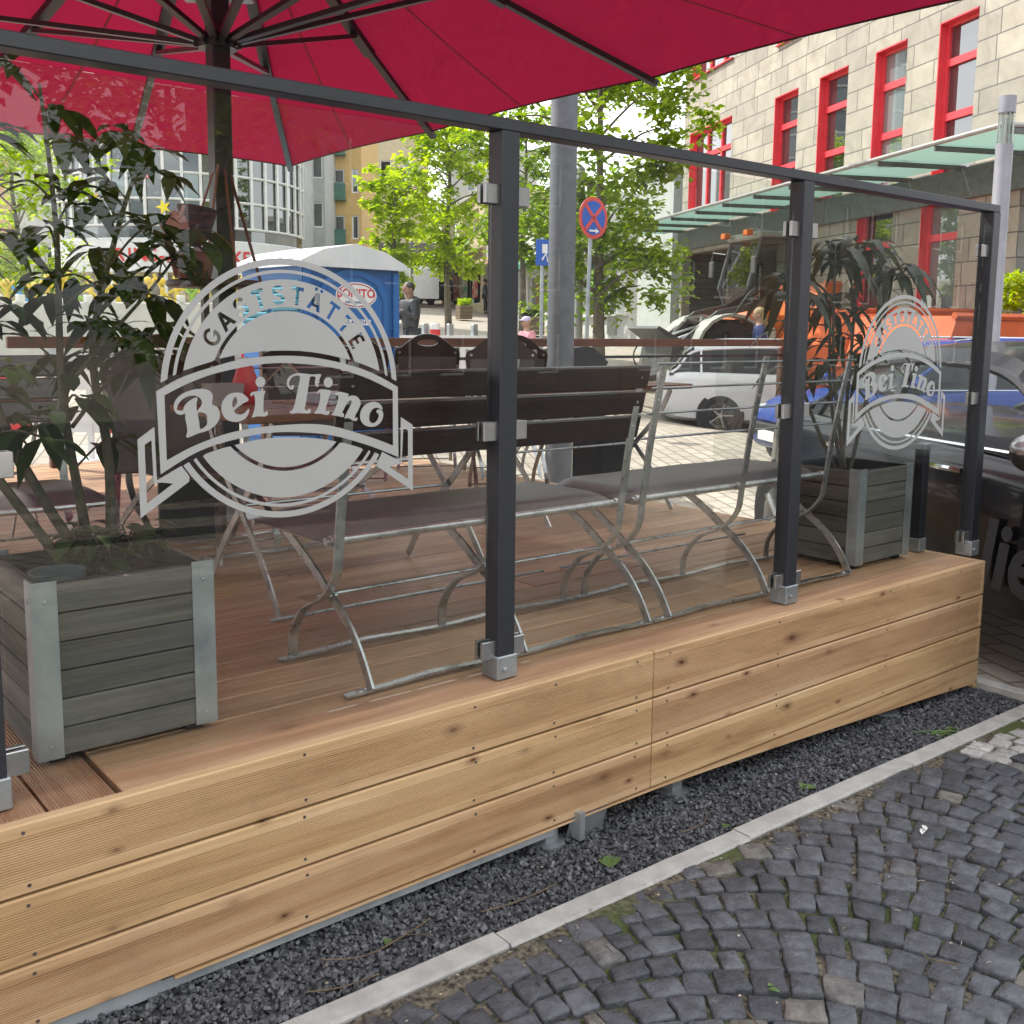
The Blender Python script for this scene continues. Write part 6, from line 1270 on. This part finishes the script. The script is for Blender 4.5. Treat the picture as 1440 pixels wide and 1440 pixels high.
r.build('roof', pm('white_translucent_roof', (.62, .65, .66), (.70, .72, .73), 3, .5), wc, fix=True)

# ================================================================== STREET FURNITURE
lp = thing('lamp_mast', 'thick grey steel mast standing between the second post and the no stopping sign', 'mast', at(796, 9.6)); MB().lathe([(.20, 0), (.20, .03), (.128, .05), (.122, 3.0), (.115, 8.0)], 24).build('shaft', pm('grey_mast_paint', (.10, .112, .128), (.14, .15, .165), 8, .5, .1, .1, 40), lp, smooth=True); MB().box((0, -.125, .9), (.11, .02, .4), rotz(.6), ch=.004).build('service_door', stl, lp)
lp = thing('slim_mast', 'slim pale grey post between the thick mast and the tree', 'post', at(820, 19)); MB().lathe([(.085, 0), (.08, 3.95), (.07, 4.0), (.0001, 4.02)], 16).build('shaft', pm('pale_mast', (.30, .31, .31), (.36, .37, .37), 5, .5), lp, smooth=True)
sg = thing('no_stopping_sign', 'round blue no stopping sign with red border and cross on a thin leaning post', 'sign', at(829, 11.5)); z = 1.58 - sg.location.z + (463 - 309) / 1450 * 11.5
MB().tube([(0, 0, 0), (.075, 0, z + .2)], .022, 8).build('sign_post', M['galv'], sg, smooth=True)
RS = rotz(radians(51 + 4 - 90 + 38)) ; c = Vector((.075, 0, z)) + RS @ Vector((0, -.03, 0))
def disc(r, off, n=36): return [c + RS @ Vector((r * cos(k * 2 * pi / n), off, r * sin(k * 2 * pi / n))) for k in range(n)]
q = MB(); q.add(disc(.225, 0) + disc(.225, .006), [list(range(36))[::-1], [36 + k for k in range(36)]] + [(k, (k + 1) % 36, 36 + (k + 1) % 36, 36 + k) for k in range(36)]); so = q.build('sign_disc', pm('sign_red', (.55, .06, .05), None, 3, .5), sg, fix=True)
q = MB(); q.add(disc(.182, -.003), [list(range(36))[::-1]]); q.build('blue_field', pm('sign_blue', (.02, .09, .40), None, 3, .5), so)
q = MB()
for s_ in (-1, 1): q.box(c + RS @ Vector((0, -.005, 0)), (.36, .002, .042), RS @ Matrix.Rotation(s_ * pi / 4, 3, 'Y'))
q.build('red_cross', pm('sign_red2', (.55, .06, .05), None, 3, .5), so)
q = MB(); q.add([c + RS @ Vector((u, -.0075, v_)) for u, v_ in ((-.07, -.148), (.03, -.148), (.03, -.168), (.085, -.138), (.03, -.108), (.03, -.128), (-.07, -.128))], [list(range(7))]); q.build('white_arrow', M['white'], so)
sg = thing('blue_sign', 'small blue rectangular sign with a white figure beside the thick mast', 'sign', at(769, 14)); z = 1.58 - sg.location.z + (464 - 358) / 1450 * 14; MB().tube([(0, 0, 0), (0, 0, z + .2)], .025, 8).build('sign_post', M['galv'], sg); q = MB(); R2 = rotz(radians(-10)); q.box((0, -.04, z), (.26, .012, .34), R2, ch=.003); q = q.build('sign_plate', pm('sign_blue2', (.02, .10, .42), None, 3, .5), sg); r = MB(); r.box((0, -.048, z + .05), (.08, .006, .12), R2); r.tube([(-.05, -.052, z - .1), (.02, -.052, z - .01), (.05, -.052, z - .12)], .012, 5); r.build('white_figure', M['white'], q)
cl = thing('column_lamp', 'grey column street lamp with a clear glass head at the right picture edge', 'street lamp', at(1398, 10.6)); hz = 1.58 - cl.location.z + (456 - 198) / 1450 * 10.6
MB().lathe([(.12, 0), (.118, .8), (.085, .85), (.083, hz), (.0001, hz)], 20).build('column', pm('lamp_grey', (.24, .24, .27), (.29, .29, .32), 5, .45, .3), cl, smooth=True)
MB().lathe([(.078, hz), (.078, hz + .30), (.07, hz + .30), (.07, hz)], 20).build('glass_head', glassy('lamp_glass', (.82, .84, .82), 1.5, 1.6), cl, smooth=True); q = MB()
for k in range(6): q.tube([(.06 * cos(k * pi / 3), .06 * sin(k * pi / 3), hz), (.06 * cos(k * pi / 3), .06 * sin(k * pi / 3), hz + .30)], .006, 5)
q.tube([(0, 0, hz), (0, 0, hz + .25)], .02, 8); q.build('inner_rods', M['steel'], cl); MB().lathe([(.0001, hz + .30), (.083, hz + .30), (.083, hz + .46), (.0001, hz + .47)], 20).build('cap', pm('lamp_grey2', (.24, .24, .27), (.29, .29, .32), 5, .45, .3), cl, smooth=True)
lt = thing('lantern', 'grey lantern street lamp in front of the yellow green trees', 'street lamp', at(589, 34)); MB().lathe([(.06, 0), (.04, 2.9), (.03, 3.0)], 10).build('pole', stl, lt); MB().lathe([(.06, 3.0), (.20, 3.35), (.22, 3.4), (.05, 3.5), (.0001, 3.55)], 12).build('lantern_head', pm('lantern_glass', (.5, .5, .48), None, 5, .4), lt); MB().lathe([(.23, 3.4), (.23, 3.44), (.06, 3.56), (.0001, 3.6)], 12).build('lantern_cap', stl, lt)
# flower tubs
for p, d_, lab, gm_ in ((661, 46, 'wooden flower trough with yellow green plants before the corner shop', 'leaf_lime'), (757, 36, 'dark wooden flower trough with sparse plants right of the second post', 'leaf_dark')):
    t = thing('flower_trough', lab, 'planter', at(p, d_), radians(64)); q = MB()
    for k in range(4): q.box((0, 0, .1 + k * .15), (1.1, .55, .14), ch=.01)
    q.build('trough', pm('brown_trough', (.12, .085, .05), (.18, .13, .08), 8, .8, st=(1, 1, 8)), t); q = MB(); rnd = random.Random(int(p))
    for k in range(320): leaf_mesh(q, (rnd.uniform(-.5, .5), rnd.uniform(-.25, .25), .62 + rnd.random() * .25), (rnd.uniform(-1, 1), rnd.uniform(-1, 1), rnd.uniform(.2, 1.6)), (0, 0, 1), .22, .05, .5, n=2)
    q.build('plants', M[gm_], t)
# barriers
rwm = pm('red_white_boards', (.55, .03, .035), (.70, .70, .68), .5, .5, lo=.495, hi=.505)
def barrier(label, p0, p1, d0, d1, h, group='road barriers round the works'):
    A, B = Vector(at(p0, d0)), Vector(at(p1, d1)); dv = B - A; L_ = dv.length; t = thing('road_barrier', label, 'barrier', A, atan2(dv.y, dv.x), group); n = max(2, int(L_ / .5))
    for z in (h - .10, h - .52):
        a_, b_ = MB(), MB()
        for k in range(n): (a_ if k % 2 else b_).box((L_ * (k + .5) / n, 0, z), (L_ / n, .03, .2))
        a_.build('white_board_fields', M['white'], t); b_.build('red_board_fields', M['red'], t)
    for x in (.1, L_ - .1):
        q = MB(); q.box((x, 0, h / 2), (.05, .045, h)); q.box((x, 0, .06), (.4, .75, .12), ch=.03); q.build('foot_post', M['white'], t)
barrier('red and white road barrier beyond the left deck edge behind the near plant', -40, 150, 10.2, 10.2, 1.0)
barrier('red and white road barrier between the left chair and the mast', 158, 330, 10.6, 10.8, 1.0)
barrier('red and white road barrier below the blue toilet', 350, 560, 13.4, 14.5, .98)
pb2 = thing('white_barrier', 'long white plastic road barrier with short pegs standing before the man in the jacket', 'barrier', at(552, 16.2)); dv = Vector(at(692, 17.5)) - Vector(at(552, 16.2)); pb2.rotation_euler = (0, 0, atan2(dv.y, dv.x)); q = MB(); q.prism([(-.25, 0), (.25, 0), (.2, .25), (.08, .4), (.07, .95), (-.07, .95), (-.08, .4), (-.2, .25)], lambda u, v_, w: (w, u, v_), 0, dv.length); q.build('barrier_body', M['white'], pb2, fix=True)
for k in range(4): MB().box((dv.length * (k + .5) / 4, 0, 1.04), (.10, .08, .20), ch=.01).build('peg', M['galv'], pb2)
wl2 = thing('warning_light', 'small red and white warning lamp on the white barrier right of the man', 'lamp', tuple(Vector(at(621, 16.8)) + Vector((0, 0, .95)))); MB().lathe([(.075, 0), (.085, .02), (.085, .10), (.075, .10)], 16).build('red_base', M['red'], wl2); MB().lathe([(.078, .10), (.078, .19), (.07, .20), (.0001, .20)], 16).build('white_top', M['white'], wl2)

# ================================================================== WHEEL LOADER AND SKIPS
org = pm('orange_paint', (.62, .13, .018), (.70, .16, .025), 3, .4, coat=.3); dkg = pm('dark_machine_grey', (.05, .052, .055), (.08, .08, .082), 6, .5); lgr = pm('pale_machine_grey', (.30, .30, .27), (.36, .36, .33), 4, .5)
ld = thing('wheel_loader', 'orange wheel loader with a grey glazed cab and amber beacon before the stone building', 'loader', at(1098, 21.6), radians(155))
# local x forward (photo left), z up
b = MB(); b.prism([(-2.6, .8), (-.4, .8), (-.4, 1.8), (-.7, 2.1), (-2.3, 2.0), (-2.65, 1.6)], lambda u, v_, w: (u, w, v_), -.75, .75); b.build('engine_hood', org, ld, fix=True)
b = MB(); b.prism([(-.55, .7), (1.1, .7), (1.25, 1.1), (.9, 1.55), (-.5, 1.55)], lambda u, v_, w: (u, w, v_), -.70, .70); b.build('cab_base', org, ld, fix=True)
c0_ = [(-.5, 1.55), (.85, 1.55), (1.02, 2.0), (.78, 2.95), (-.5, 2.95)]
b = MB()
for s_ in (-1, 1): b.prism(c0_, lambda u, v_, w: (u, s_ * (.64 + w), v_), 0, .012)
b.quad((.86, -.62, 1.56), (.86, .62, 1.56), (1.02, .62, 2.0), (1.02, -.62, 2.0)); b.quad((1.02, -.62, 2.0), (1.02, .62, 2.0), (.78, .62, 2.95), (.78, -.62, 2.95)); b.quad((-.5, .62, 1.56), (-.5, -.62, 1.56), (-.5, -.62, 2.95), (-.5, .62, 2.95)); b.build('cab_glass', glassy('cab_glass', (.70, .75, .73), 1.5, 2), ld, fix=True)
b = MB()
for s_ in (-1, 1):
    pts = [(u, s_ * .66, v_) for u, v_ in c0_]; b.tube(pts + [pts[0]], .05, 6); b.tube([(.2, s_ * .66, 1.55), (.2, s_ * .66, 2.95)], .045, 6)
b.build('cab_frame', dkg, ld); b = MB(); b.box((.12, 0, 3.02), (1.5, 1.45, .14), ch=.04); b.build('cab_roof', lgr, ld)
b = MB(); b.box((-.1, 0, 1.95), (.5, .5, .7), ch=.1); b.build('seat', M['black'], ld)
b = MB(); b.lathe([(.03, 3.09), (.03, 3.22), (.10, 3.24), (.11, 3.28)], 12, (-.1, .5, 0)); b.build('beacon_stand', dkg, ld); b = MB(); b.lathe([(.11, 3.28), (.115, 3.42), (.09, 3.5), (.0001, 3.52)], 14, (-.1, .5, 0)); b.build('beacon', pm('amber_lens', (.75, .20, .03), (.8, .28, .06), 8, .2, coat=1), ld)
for y in (-.72, .72):
    for x in (-1.75, 1.45):
        w = MB(); RX = Matrix.Rotation(pi / 2, 3, 'X'); w.lathe([(.32, -.2), (.60, -.2), (.66, -.12), (.66, .12), (.60, .2), (.32, .2)], 24, (x, y, .66), RX)
        for k in range(18): a = k * pi / 9; w.box((x + .66 * cos(a), y, .66 + .66 * sin(a)), (.06, .38, .07), Matrix.Rotation(-a, 3, 'Y'))
        wh = w.build('wheel', M['tyre'], ld); MB().lathe([(.0001, -.12), (.32, -.16), (.32, .16), (.0001, .12)], 18, (x, y, .66), RX).build('rim', lgr, wh)
for y in (-.55, .55):
    b = MB(); b.tube([(.7, y, 1.65), (1.6, y, 1.45), (2.5, y, .75), (2.7, y, .5)], .1, flat=(.08, .14)); b.build('lift_arm', dkg, ld)
    b = MB(); b.tube([(.8, y * .7, 1.1), (1.9, y * .7, 1.35)], .06, 8); b.tube([(1.5, y * .7, 1.25), (2.4, y * .7, .95)], .035, 8); b.build('ram', M['steel'], ld, smooth=True)
b = MB(); b.prism([(2.5, .15), (3.5, .12), (3.5, .18), (2.75, .30), (2.65, .9), (3.0, 1.15), (2.95, 1.2), (2.5, .95)], lambda u, v_, w: (u, w, v_), -.8, .8); b.build('bucket', dkg, ld, fix=True)
for y in (-.72, .72):
    b = MB(); b.prism([(1.45 + .80 * cos(k * pi / 10), .66 + .80 * sin(k * pi / 10)) for k in range(1, 10)] + [(1.45 + .74 * cos(k * pi / 10), .66 + .74 * sin(k * pi / 10)) for k in range(9, 0, -1)], lambda u, v_, w: (u, y + w, v_), -.24, .24); b.build('mudguard', lgr, ld, fix=True)
for y in (-.95, .95): b = MB(); b.tube([(.9, y * .7, 2.7), (1.05, y, 2.75), (1.08, y, 2.55)], .02, 6); b.box((1.08, y, 2.4), (.05, .2, .34), ch=.02); b.build('wing_mirror', dkg, ld)
b = MB(); b.box((1.0, .5, 3.06), (.14, .2, .12), ch=.02); b.box((1.0, -.5, 3.06), (.14, .2, .12), ch=.02); b.build('work_lamps', org, ld)
v, f = text_geo('2085', .30, .008); q = MB(); q.add([(.45 - p[0] * .8, .706, 1.12 + p[1] + p[0] * -.45) for p in v], f); q.build('model_number', M['white'], ld)
q = MB(); q.prism([(1.0, .80), (1.05, 1.1), (.2, 1.52), (-.1, 1.2)], lambda u, v_, w: (u, .701 + w, v_), 0, .003); q.build('black_panel', M['black'], ld, fix=True)
def skip(label, p, d_, rz, L_, W, h, mats):
    t = thing('skip_container', label, 'skip', at(p, d_), rz, 'orange skips'); o_ = MB(); s1 = [(-L_ / 2 + .55, .15), (L_ / 2 - .55, .15), (L_ / 2, h * .72), (L_ / 2 - .15, h), (-L_ / 2 + .15, h), (-L_ / 2, h * .72)]
    o_.prism(s1, lambda u, v_, w: (u, w, v_), -W / 2, W / 2); o_.build('body', mats, t, fix=True); q = MB()
    for y in (-W / 2, W / 2):
        for x in (-L_ * .28, 0, L_ * .28): q.box((x, y, h * .55), (.10, .09, h * .75), ch=.01)
        q.tube([(-L_ / 2 + .1, y, h), (L_ / 2 - .1, y, h)], .045, 6)
    q.build('ribs', mats, t); q = MB()
    for x in (-L_ * .38, L_ * .38):
        for y in (-W / 2 - .05, W / 2 + .05): q.add([(x - .12, y, h * .62), (x + .12, y, h * .62), (x, y, h * .95), (x - .12, y * 1.08, h * .62), (x + .12, y * 1.08, h * .62)], [(0, 1, 2), (0, 2, 3), (1, 4, 2), (3, 4, 1, 0), (3, 2, 4)])
    q.build('lugs', mats, t, fix=True); q = MB(); q.box((-L_ * .22, W / 2 + .012, h * .42), (.45, .02, .22)); q.build('number_label', M['white'], t)
org2 = pm('orange_skip_paint', (.52, .085, .014), (.62, .12, .02), 2, .55)
skip('red orange skip container at the right picture edge between the last post and the tree', 1392, 13.2, radians(165), 3.1, 1.6, 1.62, org2)
skip('orange skip container behind the second emblem and rubber plant', 1262, 16.0, radians(160), 3.0, 1.6, 1.85, org2)
skip('orange skip container right behind the wheel loader', 1190, 20.6, radians(165), 2.6, 1.6, 2.1, org)
br_ = thing('parked_bicycle', 'bicycle leaning by the wall left of the wheel loader', 'bicycle', at(948, 24), radians(150)); RX = Matrix.Rotation(pi / 2, 3, 'X')
for x in (-.52, .52):
    q = MB(); q.tube([(x + .33 * cos(k * pi / 12), 0, .34 + .33 * sin(k * pi / 12)) for k in range(25)], .018, 5); q.build('wheel', M['tyre'], br_)
q = MB(); q.tube([(-.52, 0, .34), (-.12, 0, .34), (.42, 0, .78), (-.18, 0, .80), (-.12, 0, .34)], .016, 6); q.tube([(-.52, 0, .34), (-.18, 0, .80)], .012, 6); q.tube([(.52, 0, .34), (.40, 0, .95)], .016, 6); q.build('frame', dkg, br_); q = MB(); q.tube([(.38, -.25, .98), (.42, 0, .97), (.38, .25, .98)], .014, 6); q.build('handlebar', M['steel'], br_); q = MB(); q.ball((-.2, 0, .92), (.13, .07, .035), 10, 6); q.build('saddle', M['black'], br_)

# ================================================================== PEOPLE
def skinned(name, verts, edges, radii, mat, parent, sub=2):
    me = bpy.data.meshes.new(name); me.from_pydata(verts, edges, []); o = bpy.data.objects.new(name, me); COL.objects.link(o)
    sk = o.modifiers.new('skin', 'SKIN'); sk.use_smooth_shade = True
    for i, r in enumerate(radii): me.skin_vertices[0].data[i].radius = r if isinstance(r, tuple) else (r, r)
    me.skin_vertices[0].data[0].use_root = True; sb_ = o.modifiers.new('sub', 'SUBSURF'); sb_.levels = sub; sb_.render_levels = sub
    dg = bpy.context.evaluated_depsgraph_get(); m2 = bpy.data.meshes.new_from_object(o.evaluated_get(dg)); m2.name = name
    bpy.data.objects.remove(o); bpy.data.meshes.remove(me); m2.materials.clear(); m2.materials.append(mat)
    o = bpy.data.objects.new(name, m2); COL.objects.link(o); o.parent = parent; m2.polygons.foreach_set('use_smooth', [True] * len(m2.polygons)); return o
skin = pm('skin', (.40, .23, .16), (.46, .27, .19), 8, .5); skin2 = pm('skin_olive', (.24, .13, .085), (.29, .16, .11), 8, .5)
def person(label, loc, rz, h, top, legs, hairm, sk_=skin, arms='down', hair='short', cap=None, extra=None):
    """x right, +y the way they look; proportions in heads"""
    t = thing('person', label, 'person', loc, rz); k = h / 1.75; S3 = lambda p: (p[0] * k, p[1] * k, p[2] * k)
    if arms == 'phone': el = [(-.20, .02, 1.42), (-.27, .05, 1.17), (-.10, .27, 1.30), (-.04, .26, 1.46)]; er = [(.20, .02, 1.42), (.27, .06, 1.17), (.10, .28, 1.24), (.02, .30, 1.36)]
    else: el = [(-.20, 0, 1.42), (-.26, -.02, 1.14), (-.26, .06, .90), (-.25, .08, .80)]; er = [(.20, 0, 1.42), (.26, .0, 1.14), (.27, .10, .91), (.26, .13, .81)]
    hip = (0, 0, .95); V = [hip, (0, -.01, 1.15), (0, -.005, 1.36), (0, .0, 1.48), (0, .015, 1.56), (0, .03, 1.66)]; Rr = [(.13, .10), (.125, .095), (.15, .10), (.06, .06), (.055, .058), (.075, .09)]
    E = [(0, 1), (1, 2), (2, 3), (3, 4), (4, 5)]
    for a_ in (el, er):
        n = len(V); V += a_; Rr += [.055, .043, .034, .028]; E += [(2, n), (n, n + 1), (n + 1, n + 2), (n + 2, n + 3)]
    L1 = [(-.09, 0, .90), (-.10, .02, .50), (-.10, -.02, .09), (-.10, .12, .04)]; L2 = [(.09, 0, .90), (.10, .06, .50), (.11, .06, .09), (.11, .19, .04)]
    for a_ in (L1, L2):
        n = len(V); V += a_; Rr += [.085, .058, .04, .036]; E += [(0, n), (n, n + 1), (n + 1, n + 2), (n + 2, n + 3)]
    sc = lambda R_, f=1: [tuple(q * k * f for q in r) if isinstance(r, tuple) else r * k * f for r in R_]
    body = skinned('body', [S3(p) for p in V], E, sc(Rr), sk_, t)
    hd_ = MB(); hd_.ball(S3((0, .03, 1.665)), (.078 * k, .098 * k, .118 * k), 16, 12); hd_.ball(S3((0, .128, 1.645)), (.014 * k, .022 * k, .022 * k), 8, 6)
    for s_ in (-1, 1): hd_.ball(S3((s_ * .078, .02, 1.655)), (.012 * k, .024 * k, .032 * k), 8, 6)
    hd_.build('head', sk_, t, smooth=True)
    f_ = MB()
    for s_ in (-1, 1): f_.ball(S3((s_ * .03, .113, 1.675)), .012 * k, 8, 6)
    f_.build('eyes', M['black'], t); f_ = MB(); f_.ball(S3((0, .118, 1.61)), (.026 * k, .010 * k, .007 * k), 8, 6); f_.build('mouth', pm('lips', (.30, .11, .09), None, 3, .5), t)
    hv = MB(); hv.ball(S3((0, .012, 1.695)), (.088 * k, .102 * k, .102 * k), 16, 10)
    if hair == 'long': hv.ball(S3((0, -.06, 1.60)), (.09 * k, .06 * k, .15 * k), 14, 10); hv.ball(S3((.02, -.09, 1.46)), (.07 * k, .045 * k, .12 * k), 12, 8)
    hv.build('hair', hairm, t, smooth=True)
    for s_, a_ in ((-1, el), (1, er)):
        ha = MB(); w = Vector(S3(a_[3])); d = (Vector(S3(a_[3])) - Vector(S3(a_[2]))).normalized(); sx = d.cross(Vector((0, 1, 0))); sx = sx.normalized() if sx.length > .1 else Vector((1, 0, 0))
        ha.ball(tuple(w + d * .03 * k), .036 * k, 8, 6)
        for q in range(4): b0 = w + d * .05 * k + sx * (q - 1.5) * .017 * k; ha.tube([b0, b0 + d * .035 * k + Vector((0, .006, 0)), b0 + d * (.055 + .008 * (1 - abs(q - 1.5))) * k + Vector((0, .02 * k, 0))], .0085 * k, 5)
        ha.tube([w + d * .02 * k - sx * .03 * k, w + d * .05 * k - sx * .05 * k], .010 * k, 5); ha.build('hand', sk_, t, smooth=True)
    T = [(0, 0, .90), (0, -.01, 1.12), (0, -.005, 1.36), (0, 0, 1.46)]; TR = [(.185, .145), (.18, .145), (.205, .15), (.11, .10)]; TE = [(0, 1), (1, 2), (2, 3)]
    for a_ in (el, er):
        n = len(T); w3 = Vector(a_[2]).lerp(Vector(a_[1]), .08); T += [a_[0], a_[1], tuple(w3)]; TR += [.095, .078, .062]; TE += [(2, n), (n, n + 1), (n + 1, n + 2)]
    skinned('jacket', [S3(p) for p in T], TE, sc(TR), top, t)
    T = [(0, 0, .93)]; TR = [(.15, .115)]; TE = []
    for a_ in (L1, L2):
        n = len(T); T += [a_[0], a_[1], (a_[2][0], a_[2][1], .11)]; TR += [.10, .076, .062]; TE += [(0, n), (n, n + 1), (n + 1, n + 2)]
    skinned('trousers', [S3(p) for p in T], TE, sc(TR), legs, t)
    for a_ in (L1, L2):
        s_ = MB(); s_.ball(S3((a_[3][0], a_[3][1] - .04, .045)), (.05 * k, .135 * k, .05 * k), 10, 8); s_.build('shoe', M['black'], t, smooth=True)
    if cap: c_ = MB(); c_.ball(S3((0, .02, 1.725)), (.094 * k, .108 * k, .075 * k), 14, 8); c_.ball(S3((0, .13, 1.715)), (.07 * k, .07 * k, .012 * k), 12, 6); c_.build('cap', cap, t, smooth=True)
    if extra: extra(t, S3, k)
    return t
navy = pm('dark_navy_jacket', (.010, .011, .016), (.026, .028, .038), 9, .5, 0, .4, 18); jean = pm('dark_trousers', (.02, .022, .03), (.035, .037, .05), 10, .8)
hairk = pm('black_hair', (.012, .010, .009), (.03, .024, .02), 30, .5, st=(1, 1, .2)); hairb = pm('blond_hair', (.30, .20, .09), (.45, .32, .16), 30, .5, 0, .9, 120, st=(1, 1, .12))
def hood(t, S3, k): q = MB(); q.ball(S3((0, -.09, 1.47)), (.13 * k, .08 * k, .08 * k), 14, 8); q.build('hood', navy, t, smooth=True); q = MB(); q.box(S3((-.03, .27, 1.50)), (.07 * k, .012 * k, .14 * k), ch=.004); q.build('phone', M['black'], t)
x, y, z = at(586, 18.2); person('man in a dark hooded jacket holding a phone to his face beside the toilet', (x, y, z), radians(84), 1.76, navy, jean, hairk, skin2, 'phone', extra=hood)
person('distant person in dark clothes walking past the flower trough', at(690, 54), radians(235), 1.72, pm('blue_grey_jacket', (.05, .065, .09), (.07, .09, .12), 5, .7), jean, hairk)
pink = pm('pink_top', (.62, .24, .30), (.70, .32, .38), 5, .7); person('child in a pink top and lilac cap just right of the second post', at(749, 16.5), radians(80), 1.32, pink, pm('pink_trousers', (.5, .2, .26), None, 5, .7), hairb, skin, cap=pm('lilac_cap', (.50, .40, .62), (.58, .48, .7), 5, .7))
def pack(t, S3, k): q = MB(); q.box(S3((0, -.19, 1.25)), (.30 * k, .15 * k, .42 * k), ch=.05); q.build('backpack', pm('pale_backpack', (.42, .36, .28), (.5, .44, .35), 6, .7), t)
person('blond woman with a blue top and pale backpack before the orange loader', at(1074, 18.7), radians(35), 1.84, pm('blue_top', (.05, .07, .20), (.07, .095, .26), 5, .7), jean, hairb, skin, hair='long', extra=pack)
